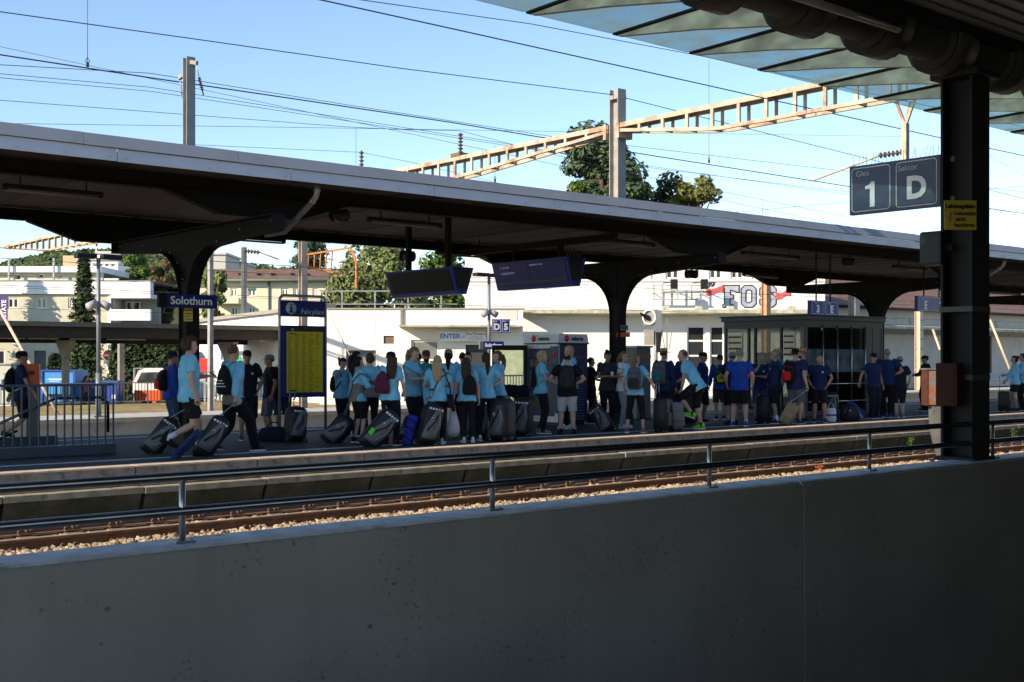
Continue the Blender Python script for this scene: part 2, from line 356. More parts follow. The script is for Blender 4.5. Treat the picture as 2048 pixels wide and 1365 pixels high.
while x < 28:
    p = MB().tube([(x, 0, .61), (x, 0, .94)], .0165, 12).build('post', M_post, hr)
    MB().bbox(x - .055, x + .055, -.045, .045, .612, .624, .003).tube([(x - .035, -.028, .62), (x - .035, -.028, .634)], .008, 6).tube([(x + .035, -.028, .62), (x + .035, -.028, .634)], .008, 6).build('base_plate', M_galv, p)
    x += 2.068
# near platform with the stairwell
MB().box(-30, 60, -12, 2.0, -.4, 0).build('near_platform', mat('near_platform_paving', (.07, .07, .07), .85, var=.15, scale=2), kind='structure')
MB().box(-30, 60, 1.7, 5.66, -5.4, -5.2).box(-30, 60, 1.6, 2.0, -5.2, -.41).build('stairwell', mat('stairwell_concrete', (.06, .06, .06), .9, var=.15), kind='structure')

# ---- near platform roof: tube, fins, glass edge, opaque ribbed part
nr = empty('station_roof', (0, 0, 0), label='dark steel station roof with glazed edge on tapered fins overhead', cat='canopy')
M_fin = mat('fin_paint', (0.33, 0.32, 0.28), 0.7, var=0.12, scale=2, bump=0.15, bscale=12)
M_tube = mat('roof_tube_paint', (.034, .033, .032), .55, var=.15, spec=.3)
M_roofd = mat('ribbed_ceiling', (0.19, 0.175, 0.18), 0.6, var=0.15)
GE, TY, TZ = 8.2, 6.05, 4.52
gl = glass('dirty_roof_glass', (0.58, 0.73, 0.75), 0.30, (0.56, 0.63, 0.62), 0.03, 3.5)
fx0 = XatY(1382, GE)
finp = [(TY + .1, TZ + .16), (GE - .06, 4.638), (GE - .06, 4.63), (GE - 1.0, 4.50), (TY + .1, TZ - .20)]
fm = MB().prism(finp, 'x', -.03, .03).mesh('fin'); fm.materials.append(M_fin)
fr = MB().prism([(TY + .1, TZ + .165), (GE - .02, 4.645), (GE - .02, 4.665), (TY + .1, TZ + .185)], 'x', -.055, .055).mesh('glazing_bar'); fr.materials.append(M_steel)
bk = MB()
bk.tube([(-.16, TY, TZ - .02), (.16, TY, TZ - .02)], .285, 20).tube([(-.2, TY, TZ - .02), (-.155, TY, TZ - .02)], .25, 16).tube([(.155, TY, TZ - .02), (.2, TY, TZ - .02)], .25, 16); bk = bk.mesh('fin_socket'); bk.materials.append(M_tube)
for k in range(-9, 34):
    X = fx0 + 1.095 * k
    if k < 30:
        f = share('fin', fm, nr, (X, 0, 0)); share('glazing_bar', fr, f, (0, 0, 0))
        share('fin_socket', bk, nr, (X, 0, 0))
    MB().add([(X + .06, TY + .12, TZ + .185), (X + 1.035, TY + .12, TZ + .185), (X + 1.035, GE, 4.66), (X + .06, GE, 4.66), (X + .06, TY + .12, TZ + .197), (X + 1.035, TY + .12, TZ + .197), (X + 1.035, GE, 4.672), (X + .06, GE, 4.672)],
        [(0, 3, 2, 1), (4, 5, 6, 7), (0, 1, 5, 4), (1, 2, 6, 5), (2, 3, 7, 6), (3, 0, 4, 7)]).build('glass_pane', gl, nr)
MB().tube([(-8, TY, TZ), (45, TY, TZ)], .2, 20).build('main_tube', M_tube, nr)
slat = MB().box(-8, 45, -.073, .073, 4.62, 4.66).box(-8, 45, -.076, -.070, 4.605, 4.62).mesh('ceiling_slat'); slat.materials.append(M_roofd)
for k in range(72):
    share('ceiling_slat', slat, nr, (0, 5.85 - .152 * k, .012 * k))
MB().box(-8, 45, -5.1, 5.9, 5.9, 6.0).box(-8, 45, 5.75, 5.93, 4.55, 6.0).build('roof_deck', M_steel, nr)
lt = empty('tube_lamp', (0, 5.72, 4.36), label='long unlit tube lamp fixed beside the roof tube', cat='lamp')
MB().tube([(7.55, 0, 0), (9.2, 0, 0)], .035, 12).build('tube', mat('lamp_tube_glass', (.2, .19, .18), .3, var=.1), lt)
MB().box(7.5, 9.25, -.05, .05, .03, .2).build('housing', M_steel, lt)
# near column
XC, YC = XatY(1930, 5.97), 5.97
ncol = empty('steel_column', (XC, YC, 0), label='tall dark steel column carrying the near station roof', cat='column')
MB().box(-.16, .16, -.16, -.135, .6, 4.2).box(-.16, .16, .135, .16, .6, 4.2).box(-.012, .012, -.135, .135, .6, 4.2).build('shaft', M_steelg, ncol)
MB().bbox(-.22, .22, -.24, .24, 4.2, 4.26, .01).build('head_plate', M_steelg, ncol)
MB().bbox(-.2, .2, -.2, .2, .6, .64, .006).build('base_plate', M_steelg, ncol)
for z in (1.36, 2.0):
    MB().box(-.165, .165, -.166, -.162, z, z + .05).box(-.167, -.163, -.166, .166, z, z + .05).build('strap', mat('dull_strap', (.07, .07, .07), .6, var=.15), ncol)
for z in (2.15, 2.9, 3.2): MB().cbox(.18, -.1, z, .06, .05, .04).build('bolt', M_steel, ncol)

# ---- island platform canopy
CY = 21.0; CX0 = XatY(378, CY); CSP = 11.28
cp = empty('platform_canopy', (0, 0, 0), label='long flat-roofed platform canopy with grey metal fascia above the crowd', cat='canopy')
M_fasU = mat('fascia_cap_metal', (0.26, 0.285, 0.33), 0.55, metal=0.0, var=0.10, scale=0.8, col2=(.19, .2, .23), c2scale=.7, c2lo=.5, c2hi=.75)
M_fasL = mat('fascia_panel_metal', (0.62, 0.66, 0.73), 0.5, var=0.06, scale=0.8, col2=(.52, .55, .6), c2scale=.6, c2lo=.5, c2hi=.75)
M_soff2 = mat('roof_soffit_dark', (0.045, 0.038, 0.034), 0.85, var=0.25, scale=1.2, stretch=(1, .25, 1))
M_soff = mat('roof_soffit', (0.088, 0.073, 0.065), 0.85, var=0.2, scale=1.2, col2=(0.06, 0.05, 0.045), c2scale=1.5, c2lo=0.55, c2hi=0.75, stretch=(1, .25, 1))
FY = 17.3
x = 7.17 - 2.9 * 7
fl = MB().bbox(.003, 2.892, FY, FY + .02, 4.46, 4.645, .004)
for xx in (.12, .78, 1.45, 2.12, 2.78): fl.tube([(xx, FY - .004, 4.515), (xx, FY - .016, 4.515)], .013, 8)
flm = fl.mesh('fascia_panel'); flm.materials.append(M_fasL)
while x < 80: share('fascia_panel', flm, cp, (x, 0, rn.uniform(-.004, .004))); x += 2.9
cu = MB().add([(.003, FY - .035, 4.652), (2.447, FY - .035, 4.652), (2.447, FY + .03, 4.835), (.003, FY + .03, 4.835), (.003, FY + .5, 4.85), (2.447, FY + .5, 4.85), (.003, FY + .06, 4.652), (2.447, FY + .06, 4.652)],
    [(0, 1, 2, 3), (3, 2, 5, 4), (0, 6, 7, 1), (0, 3, 4, 6), (1, 7, 5, 2), (6, 4, 5, 7)]).mesh('gutter_cap'); cu.materials.append(M_fasU)
x = XatY(166, FY) - 2.45 * 7
while x < 80: share('gutter_cap', cu, cp, (x, 0, rn.uniform(-.004, .004))); x += 2.45
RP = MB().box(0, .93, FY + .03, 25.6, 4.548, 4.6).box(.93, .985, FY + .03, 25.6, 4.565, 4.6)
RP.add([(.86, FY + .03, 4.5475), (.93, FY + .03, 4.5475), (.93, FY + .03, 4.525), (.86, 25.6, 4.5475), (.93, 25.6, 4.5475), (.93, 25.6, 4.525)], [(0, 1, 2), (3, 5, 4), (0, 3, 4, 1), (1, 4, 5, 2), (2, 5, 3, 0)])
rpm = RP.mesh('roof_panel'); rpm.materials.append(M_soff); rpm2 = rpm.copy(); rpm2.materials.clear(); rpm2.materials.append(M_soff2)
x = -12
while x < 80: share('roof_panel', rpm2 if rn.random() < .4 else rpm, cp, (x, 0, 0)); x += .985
MB().box(-12, 80, FY + .5, 25.62, 4.62, 4.66).build('roof_deck', M_steel, cp)
MB().box(-12, 80, 25.6, 25.64, 4.42, 4.8).build('rear_fascia', M_fasU, cp)
for yb, zb in ((18.36, 4.27), (24.5, 4.30)):
    MB().box(-12, 80, yb - .09, yb + .09, zb, zb + .02).box(-12, 80, yb - .01, yb + .01, zb + .02, 4.5).box(-12, 80, yb - .09, yb + .09, 4.5, 4.52).build('purlin', M_steel, cp)
def arm_profile():
    pts = []
    hw = .15
    low = []
    R = 1.0; zc = 2.62
    for i in range(13):
        t = i / 12 * pi / 2; low.append((hw + R * (1 - cos(t)), zc + R * .98 * sin(t)))
    low += [(2.0, 3.65), (3.05, 3.72), (3.3, 3.74)]
    return low
low = arm_profile()
web = [(y, z) for y, z in low] + [(3.3, 3.93), (-3.3, 3.93)] + [(-y, z) for y, z in reversed(low)] + [(-.15, 0), (.15, 0)]
colm = MB().prism(web, 'x', -.012, .012)
for s in (1, -1):
    pl = [(s * .15, 0)] + [(s * y, z) for y, z in low]
    for (a, b) in zip(pl[:-1], pl[1:]):
        colm.bar((0, a[0], a[1]), (0, b[0], b[1]), .26, .022, up=(0, -s * (b[1] - a[1]), s * (b[0] - a[0])) if True else None)
colm.box(-.13, .13, -3.3, 3.3, 3.93, 3.955).box(-.012, .13, -.012, .012, 0, 3.9)
for s in (1, -1): colm.box(-.13, .13, s * 3.29 - .012, s * 3.29 + .012, 3.73, 3.93)
colm.box(-.09, .09, -.16, .16, 0, 3.0)
colm = colm.mesh('column'); colm.materials.append(M_steel)
HN = []
for yb in (-2.64, 3.5):
    hn = MB()
    hn.prism([(-1.75, 4.30), (1.75, 4.30), (.75, 3.955), (-.75, 3.955)], 'y', yb - .012, yb + .012)
    hn.bar((-1.75, yb, 4.29), (-.75, yb, 3.962), .18, .015).bar((1.75, yb, 4.29), (.75, yb, 3.962), .18, .015).box(-.75, .75, yb - .09, yb + .09, 3.957, 3.972)
    hn = hn.mesh('haunch'); hn.materials.append(M_steel); HN.append(hn)
bs = MB().bbox(-.25, .25, -.3, .3, 0, .25, .02).mesh('column_base'); bs.materials.append(M_under)
bo = MB().sphere((0, 0, 0), .02, nu=6, nv=5).mesh('rivet'); bo.materials.append(M_galv)
for k in range(-1, 6):
    X = CX0 + CSP * k
    c = share('column', colm, cp, (X, CY, 0)); share('haunch', HN[0], c, (0, 0, 0)); share('haunch', HN[1], c, (0, 0, 0)); share('column_base', bs, c, (0, 0, 0)); 
    for s in (1, -1):
        for y, z in low[3:13:3] + [(2.0, 3.75), (3.1, 3.8)]: share('rivet', bo, c, (-.02, s * y, z + .06))
# cross beams halfway that carry the displays
for X in (18.65,):
    MB().box(X - .06, X + .06, 18.4, 24.5, 4.12, 4.27).build('cross_beam', M_steel, cp)
# rain pipes from gutter to column
M_zinc = mat('zinc_pipe', (.30, .29, .28), .4, metal=.6, var=.2)
def rainpipe(px, label):
    X = XatY(px, FY + .2)
    p = empty('rain_pipe', (X, FY + .2, 4.46), label=label, cat='rain pipe')
    MB().tube([(0, 0, .02), (0, 0, -.12), (0, .05, -.2), (0, .14, -.26), (-.1, .9, -.72), (-.3, 1.2, -.75)], .05, 12).build('pipe', M_zinc, p)
    MB().tube([(0, 0, -.06), (0, 0, -.10)], .058, 12).tube([(0, .12, -.245), (-.005, .16, -.27)], .058, 12).build('collar', M_zinc, p)
rainpipe(634, 'bent zinc rain pipe under the fascia by the station-name column')
rainpipe(2008, 'bent zinc rain pipe under the fascia right of the near steel column')

# unseen station building; lower front added and darkened to block sky light
sb = empty('station_blocker', (0, -5.2, 0), label='unseen station building with an added front to block sky light', cat='building')
MB().box(3.6, 60, -8, 6.3, .005, 4.55).box(5.5, 60, -8, 0, 4.55, 9.5).build('wall', mat('blocker_render', (.13, .12, .11), .9, var=.1), sb)
MB().box(6.1, 60.4, -8.4, .5, 9.52, 9.9).build('roof', M_steel, sb)
for k in range(9): MB().bbox(11 + k * 5.2, 13 + k * 5.2, 6.3, 6.36, 1, 3.2, .01).build('window', M_win, sb)
# ================================================================== background buildings
def wall_holes(mb, x0, x1, z0, z1, y0, y1, holes):
    xs = sorted({x0, x1} | {min(max(h[i], x0), x1) for h in holes for i in (0, 1)}); zs = sorted({z0, z1} | {min(max(h[i], z0), z1) for h in holes for i in (2, 3)})
    def solid(i, j):
        if i < 0 or j < 0 or i >= len(xs) - 1 or j >= len(zs) - 1: return False
        cx = (xs[i] + xs[i + 1]) / 2; cz = (zs[j] + zs[j + 1]) / 2
        return not any(h[0] < cx < h[1] and h[2] < cz < h[3] for h in holes)
    idx = {}; vs = []; fs = []
    def v(x, y, z):
        k = (round(x, 4), y, round(z, 4))
        if k not in idx: idx[k] = len(vs); vs.append((x, y, z))
        return idx[k]
    for i in range(len(xs) - 1):
        for j in range(len(zs) - 1):
            if not solid(i, j): continue
            a, b, c, d = xs[i], xs[i + 1], zs[j], zs[j + 1]
            fs.append((v(a, y0, c), v(b, y0, c), v(b, y0, d), v(a, y0, d))); fs.append((v(a, y1, c), v(a, y1, d), v(b, y1, d), v(b, y1, c)))
            if not solid(i - 1, j): fs.append((v(a, y0, c), v(a, y0, d), v(a, y1, d), v(a, y1, c)))
            if not solid(i + 1, j): fs.append((v(b, y0, c), v(b, y1, c), v(b, y1, d), v(b, y0, d)))
            if not solid(i, j - 1): fs.append((v(a, y0, c), v(a, y1, c), v(b, y1, c), v(b, y0, c)))
            if not solid(i, j + 1): fs.append((v(a, y0, d), v(b, y0, d), v(b, y1, d), v(a, y1, d)))
    return mb.add(vs, fs)
M_frame = mat('white_window_frame', (.75, .74, .7), .5, var=.05)
def window(root, x0, x1, z0, z1, y, nx=2, nz=1, fw=.06, fm=None, pm=None, name='window'):
    fm = fm or M_frame
    w_ = MB().box(x0, x1, y - .02, y + .05, z0, z0 + fw).box(x0, x1, y - .02, y + .05, z1 - fw, z1).box(x0, x0 + fw, y - .02, y + .05, z0 + fw, z1 - fw).box(x1 - fw, x1, y - .02, y + .05, z0 + fw, z1 - fw)
    for i in range(1, nx): xx = x0 + (x1 - x0) * i / nx; w_.box(xx - fw * .6, xx + fw * .6, y - .02, y + .05, z0 + fw, z1 - fw)
    for i in range(1, nz): zz = z0 + (z1 - z0) * i / nz; w_.box(x0 + fw, x1 - fw, y - .018, y + .048, zz - fw * .5, zz + fw * .5)
    o = w_.build(name, fm, root)
    for i in range(nx):
        for j in range(nz):
            a = x0 + (x1 - x0) * i / nx; b = x0 + (x1 - x0) * (i + 1) / nx; c = z0 + (z1 - z0) * j / nz; d = z0 + (z1 - z0) * (j + 1) / nz
            MB().box(a + .01, b - .01, y + .01, y + .02, c + .01, d - .01).build('pane', pm or M_win, o)
    return o
class BG:
    def __init__(s, name, d, pxc, label, cat='building'):
        s.d = d; s.pxc = pxc; p = ray(pxc) * d
        s.o = empty(name, (p.x, p.y, 0), AX - pi / 2, label, cat)
    def x(s, px, dd=0): return (px - 1024) * (s.d + dd) / FOC - (s.pxc - 1024) * s.d / FOC
    def z(s, py, dd=0): return EYE + (HOR - py) * (s.d + dd) / FOC
# ---- white building with graffiti
B = BG('white_building', 62, 1280, 'long white two-storey building with FOS graffiti behind the platform')
X, Z, o = B.x, B.z, B.o
M_eave = mat('weathered_eave', (.42, .42, .33), .9, var=.25, scale=2, col2=(.25, .29, .2), c2scale=3, c2lo=.5, c2hi=.65)
holes = [(X(1374), X(1411), Z(742), Z(652)), (X(1420), X(1449), Z(742), Z(652))]
mb = MB(); wall_holes(mb, X(1045), X(1655), ZG, Z(622), 0, .4, holes); mb.build('lower_wall', M_wht, o)
for h in holes: window(o, *h, .12, 1, 3, .09)
MB().prism([(-1.3, Z(629)), (-1.3, Z(622)), (.2, Z(619)), (.2, Z(633))], 'x', X(1040), X(1658)).build('eave_slab', M_eave, o)
for px in (1327, 1392, 1454, 1515, 1575): MB().cbox(X(px), -.9, Z(618), .3, .5, .18).build('roof_vent', M_eave, o)
up = 2.2
uh = [(X(a, up), X(b, up), Z(559, up), Z(500, up)) for a, b in ((1302, 1316), (1331, 1359), (1376, 1402), (1418, 1445), (1461, 1488), (1504, 1530), (1547, 1575), (1590, 1617))]
mb = MB(); wall_holes(mb, X(930, up), X(1650, up), Z(620, up), Z(470, up), up, up + .4, uh); mb.build('upper_wall', M_wht, o)
for h in uh: window(o, *h, up + .1, 2, 1, .11)
MB().box(X(930, up), X(1650, up), up - .06, up - .004, Z(564, up), Z(561, up)).build('string_course', mat('pale_grey_trim', (.55, .54, .52), .8, var=.1), o)
MB().box(X(930, up) , X(930, up) + .35, up + .4, up + 8, Z(620, up), Z(470, up)).build('side_wall', M_wht, o)
MB().box(X(905, up), X(1655, up), up - .9, up + 8, Z(470, up) , Z(464, up)).build('roof', mat('brown_roof', (.16, .09, .065), .9, var=.25), o)
# graffiti letters
M_gf = mat('graffiti_fill', (.36, .42, .5), .8, var=.2, scale=2); M_gk = mat('graffiti_outline', (.03, .03, .04), .8, var=0); M_gr = mat('graffiti_red', (.75, .12, .13), .8, var=.15)
yw = up - .012
for ch, a, b in (('F', 1445, 1478), ('O', 1482, 1512), ('S', 1519, 1552)):
    cx, hgt = X((a + b) / 2, up), Z(570, up) - Z(615, up); W_ = X(b, up) - X(a, up)
    x0, x1, z0, z1 = X(a, up), X(b, up), Z(615, up), Z(571, up); t = W_ * .3
    def poly(e):
        p = []
        if ch == 'F':
            p = [[(x0, z0), (x0, z0 + t * .55), (x0 + t * .35, z0 + t * .6), (x0 + t * .35, z1 - t * .6), (x0 + t * .1, z1 - t * .5), (x0, z1), (x1, z1), (x1, z1 - t * 1.5), (x0 + t * 1.6, z1 - t * 1.0), (x0 + t * 1.55, (z0 + z1) / 2 + t * .3), (x0 + t * 2.2, (z0 + z1) / 2 + t * .3), (x0 + t * 2.2, (z0 + z1) / 2 - t * .5), (x0 + t * 1.55, (z0 + z1) / 2 - t * .5), (x0 + t * 1.5, z0 + t * .6), (x0 + t * 2.2, z0 + t * .5), (x0 + t * 2.2, z0)]]
        elif ch == 'O':
            c = t * .8
            p = [[(x0 + c, z0), (x0, z0 + c), (x0, z1 - c), (x0 + c, z1), ((x0 + x1) / 2, z1), ((x0 + x1) / 2, z1 - t), (x0 + t * 1.1, z1 - t * 1.2), (x0 + t, z0 + t * 1.3), ((x0 + x1) / 2, z0 + t), ((x0 + x1) / 2, z0)],
                 [((x0 + x1) / 2, z0), ((x0 + x1) / 2, z0 + t), (x1 - t, z0 + t * 1.3), (x1 - t, z1 - t * 1.2), ((x0 + x1) / 2, z1 - t), ((x0 + x1) / 2, z1), (x1 - c, z1), (x1, z1 - c), (x1, z0 + c), (x1 - c, z0)]]
        else:
            c = t * .7; m_ = (z0 + z1) / 2
            p = [[(x0 + c, z0), (x0, z0 + c), (x0, z0 + t * 1.6), (x0 + t, z0 + t * 1.6), (x0 + t * 1.2, z0 + t), (x1 - t * 1.2, z0 + t), (x1 - t, m_ - t * .6), (x0 + c, m_ - t * .5), (x0, m_ + t * .2), (x0, z1 - c), (x0 + c, z1), (x1 - c, z1), (x1, z1 - c), (x1, z1 - t * 1.5), (x1 - t, z1 - t * 1.5), (x1 - t * 1.2, z1 - t), (x0 + t * 1.2, z1 - t), (x0 + t, m_ + t * .6), (x1 - c, m_ + t * .45), (x1, m_ - t * .3), (x1, z0 + c), (x1 - c, z0)]]
        return p
    mf = MB(); mk = MB()
    for q in poly(0):
        mf.prism(q, 'y', yw - .006, yw)
    for q in poly(0):
        for i in range(len(q)):
            a_, b_ = q[i], q[(i + 1) % len(q)]
            if ch == 'O' and abs(a_[0] - (x0 + x1) / 2) < 1e-6 and abs(b_[0] - (x0 + x1) / 2) < 1e-6: continue
            mk.bar((a_[0], yw - .01, a_[1]), (b_[0], yw - .01, b_[1]), .02, .055, up=(-(b_[1] - a_[1]), 0, b_[0] - a_[0]))
    f = mf.build('graffiti_letter', M_gf, o); mk.build('letter_outline', M_gk, f)
def ribbon(pa, pb, name='graffiti_ribbon'):
    for k in range(5):
        pts = []
        for i in range(13):
            t = i / 12; px = pa[0] + (pb[0] - pa[0]) * t; py = pa[1] + (pb[1] - pa[1]) * t + (k - 2) * 2.6 + 3.5 * sin(t * 5 + k * .2)
            pts.append((X(px, up), yw - .01, Z(py, up)))
        MB().tube(pts, .035, 6).build(name, M_gr, o)
ribbon((1411, 581), (1448, 582)); ribbon((1551, 590), (1581, 588))
tg = MB()
px = 1404
for ch in range(6):
    x_ = [(0, 9), (0, 0), (3, 4), (0, 5), (4, 9)] if ch % 2 else [(3, 9), (0, 8), (0, 4), (3, 3), (0, 0), (4, 1)]
    tg.tube([(X(px + p[0], up), yw - .012, Z(578 - p[1] - ch * 1.2, up)) for p in x_], .03, 5); px += 4.5
tg.build('graffiti_tag', M_gk, o)
# steel sign frame on the wall
fr_ = MB(); M_sf = mat('sign_frame_steel', (.33, .35, .38), .6, var=.1)
for px in (1306, 1323, 1352, 1381, 1400): fr_.box(X(px, up) - .03, X(px, up) + .03, up - .5, up - .44, Z(601, up), Z(569, up))
fr_.box(X(1302, up), X(1404, up), up - .51, up - .43, Z(573, up), Z(571.5, up)).box(X(1304, up), X(1404, up), up - .55, up - .42, Z(601.5, up), Z(599.5, up))
for px in (1306, 1400): fr_.box(X(px, up) - .02, X(px, up) + .02, up - .5, up, Z(586, up) - .02, Z(586, up) + .02)
fr_.build('sign_frame', M_sf, o)
for px in (1341, 1400):
    MB().cbox(X(px, up), up - 1.4, Z(572, up), .35, .3, .5).bar((X(px, up), up - 1.3, Z(568, up)), (X(px - 17, up), up - .5, Z(568, up)), .04).build('floodlight', M_steelg, o)
# ---- low white wing on the left with doors
Wg = BG('white_wing', 60, 850, 'low flat white wing with doors, vent and museum sign')
X, Z, o = Wg.x, Wg.z, Wg.o
holes = [(X(692), X(752), ZG + .05, Z(701)), (X(767), X(788), Z(688), Z(672)), (X(822), X(879), ZG + .05, Z(680)), (X(931), X(977), ZG + .05, Z(690))]
mb = MB(); wall_holes(mb, X(640), X(1046), ZG, Z(619), 0, .35, holes); mb.build('wall', M_wht, o)
h = holes[0]; g = MB().box(h[0], h[1], .2, .24, h[2], h[3])
for i in range(1, 6): xx = h[0] + (h[1] - h[0]) * i / 6; g.box(xx - .02, xx + .02, .17, .2, h[2], h[3])
g.build('garage_door', mat('garage_grey_green', (.17, .20, .19), .6, var=.1), o)
MB().box(h[1], h[1] + .08, -.03, .1, h[2], h[3] + .08).box(h[0] - .08, h[1], -.03, .1, h[3], h[3] + .08).build('garage_frame', M_frame, o)
h = holes[1]
for i in range(9): zz = h[2] + (h[3] - h[2]) * (i + .5) / 9; MB().bar((h[0], .12, zz), (h[1], .12, zz), .1, .03, up=(0, .5, .8)).build('louvre', mat('brown_louvre', (.22, .15, .1), .7, var=.1), o)
h = holes[2]; window(o, *h, .15, 1, 1, .12, pm=mat('grey_glass', (.16, .18, .18), .15, var=.3, scale=.7, spec=.7), name='entrance')
MB().box(h[0], h[1], .1, .16, h[2] + 2.35, h[2] + 2.43).box(X(858), X(859.6), .1, .16, h[2], h[2] + 2.35).build('entrance_bar', M_frame, o)
h = holes[3]; MB().box(h[0], h[1], .22, .27, h[2], h[3]).build('dark_door', mat('dark_door', (.035, .038, .042), .5, var=.15), o)
MB().prism([(-1.5, Z(655.5)), (-1.5, Z(652)), (-.004, Z(651)), (-.004, Z(658))], 'x', X(804), X(1042)).build('porch_slab', M_eave, o)
MB().box(X(801), X(806), -.12, -.004, Z(657), Z(618)).build('down_pipe', mat('brown_zinc', (.22, .19, .16), .6, var=.15), o)
MB().box(X(640), X(1050), -.08, .45, Z(619), Z(616.5)).build('parapet_cap', mat('grey_cap', (.30, .28, .25), .8, var=.15), o)
MB().box(X(1000), X(1035), -.03, -.004, Z(641), Z(621)).build('wall_patch', mat('grey_patch', (.55, .53, .5), .9, var=.1), o)
sg = MB().bbox(X(882), X(972), -.35, -.28, Z(683), Z(664), .01).build('entrance_sign', M_white, o)
zc = (Z(683) + Z(664)) / 2
text('sign_text', 'ENTER', .33, mat('enter_blue', (.05, .25, .7), .6, var=0), sg, (X(901), -.353, zc), FACE_NY, bold=.012)
text('sign_text', '.ch', .28, mat('enter_blue2', (.2, .35, .6), .6, var=0), sg, (X(926), -.353, zc - .02), FACE_NY)
text('sign_text', 'Das Museum', .19, M_black, sg, (X(952), -.353, zc + .12), FACE_NY)
text('sign_text', 'f\u00fcr Computer und', .08, M_black, sg, (X(952), -.353, zc - .02), FACE_NY)
text('sign_text', 'Unterhaltungselektronik', .08, M_black, sg, (X(952), -.353, zc - .12), FACE_NY)
MB().box(X(640), X(640) + .3, .36, 9, ZG, Z(619)).build('side_wall', M_wht, o)
# roof railing with pipes
for px in (652, 684, 750, 816, 882): MB().bar((X(px, 2), 2, Z(619)), (X(px, 2), 2, Z(577)), .07).build('railing_post', M_galv, o)
MB().bar((X(640, 2), 2, Z(578)), (X(915, 2), 2, Z(578)), .06).build('railing_rail', M_galv, o); MB().bar((X(640, 2), 2, Z(605)), (X(915, 2), 2, Z(605)), .05).build('railing_rail', M_galv, o)
# ---- older receding white shed left of the wing
pA = PD(648, 700, 61); pB = PD(380, 700, 76); pA.z = pB.z = 0
dv = (pB - pA); L = dv.length
sh = empty('white_shed', pA, atan2(dv.y, dv.x), 'plain white shed wall with low roof left of the doors', 'building')
ztop = EYE + 104 * 61 / FOC
MB().prism([(0, ZG), (L, ZG), (L, ztop - .35), (0, ztop)], 'y', -.3, 0).build('wall', M_wht, sh)
MB().prism([(-.1, ztop + .003), (L, ztop - .345), (L, ztop - .15), (-.1, ztop + .2)], 'y', -.6, .25).build('roof_edge', mat('grey_cap', (0, 0, 0)), sh)
# ---- freight hall parallel to the tracks
YH = 44.0
fh = empty('freight_hall', (XatY(1655, YH), YH, 0), 0, 'pale freight hall with brown tiled roof behind the platform end', 'building')
def hx(px): return XatY(px, YH) - XatY(1655, YH)
def hz(px, py): return EYE + (HOR - py) * (YH / ray(px).y) / FOC
zg, zs_ = hz(1790, 619.5), hz(1790, 657)
M_hall = mat('grey_white_render', (.52, .50, .47), .9, var=.1, scale=1, col2=(.38, .36, .33), c2scale=.8, c2lo=.55, c2hi=.75)
M_tile = mat('brown_tiles', (.17, .10, .075), .9, var=.3, scale=2, bump=.4, bscale=6, stretch=(1, 1, 3))
hs = [(hx(a), hx(b), hz(1818, 650), hz(1818, 634)) for a, b in ((1816, 1821), (1882, 1887), (1935, 1939), (1990, 1993))]
mb = MB(); wall_holes(mb, 0, 110, ZG, zg, 0, .4, hs); mb.build('wall', M_hall, fh)
for h in hs: window(fh, *h, .1, 1, 1, .1)
MB().prism([(-1.8, zs_ - .1), (-1.8, zs_ + .06), (0, zs_ + .25), (0, zs_ - .4)], 'x', 0, 110).build('loading_canopy', M_eave, fh)
MB().prism([(-.7, zg), (5.5, zg + 2.6), (11.5, zg)], 'x', -.5, 110.5).build('roof', M_tile, fh)
MB().tube([(-.5, -.75, zg), (110, -.75, zg)], .09, 8).build('gutter', M_steelg, fh)
MB().box(0, 110, -2.0, -.01, hz(1810, 775), hz(1810, 767)).build('loading_ledge', M_pale, fh)
MB().box(0, 110, -1.4, -.02, ZG, hz(1810, 775) - .01).build('ledge_base', mat('grey_base', (.3, .29, .27), .9, var=.15), fh)  # base below the ledge in a darker grey
for px in (1905, 1975): MB().box(hx(px), hx(px) + .25, -.18, -.004, zs_ - 3, zs_ - .2).build('down_pipe', M_steelg, fh)
# ---- left residential house
H = BG('apartment_house', 82, 150, 'greenish flat-roofed apartment house with white balcony bands at left', 'house')
X, Z, o = H.x, H.z, H.o
M_green = mat('greenish_render', (.52, .51, .40), .9, var=.08, scale=2, bump=.2, bscale=20)
M_band = mat('white_band', (.82, .82, .80), .7, var=.03)
ws = [(X(15), X(37), Z(617), Z(596)), (X(72), X(94), Z(618), Z(596)), (X(136), X(150), Z(618), Z(596)), (X(-30), X(10), Z(735), Z(700)), (X(136), X(144), Z(735), Z(700))]
mb = MB(); wall_holes(mb, X(-200), X(222), ZG, Z(590), 0, .4, ws + [(X(68), X(92), ZG + .1, Z(702))]); mb.build('wall', M_green, o)
for h in ws: window(o, *h, .08, 2, 1, .1)
MB().box(X(68), X(92), .2, .25, ZG + .1, Z(702)).build('door', mat('grey_door', (.10, .10, .11), .6, var=.1), o)
MB().bbox(X(-200), X(303), -.25, .5, Z(589), Z(563.5), .02).build('roof_band', M_band, o)
MB().bbox(X(223), X(303), -.24, .1, Z(642), Z(619.5), .02).build('balcony_front', M_band, o)
MB().box(X(223), X(303), -.26, 3, Z(597), Z(589.2)).build('balcony_soffit', M_band, o)
MB().box(X(224), X(300), 2.2, 2.6, ZG, Z(597)).build('balcony_wall', mat('shaded_render', (.35, .36, .33), .9), o)  # shade of the balcony recess is put into this render colour
window(o, X(232), X(262), Z(640), Z(600), 2.1, 2, 1, .1)
MB().box(X(222) - .25, X(222), -.02, 3, ZG, Z(589.3)).build('corner_pier', M_band, o)
MB().box(X(-200), X(303), -.3, 8, Z(563), Z(561.5)).build('roof_edge', mat('roof_grey', (.25, .25, .25), .9), o)
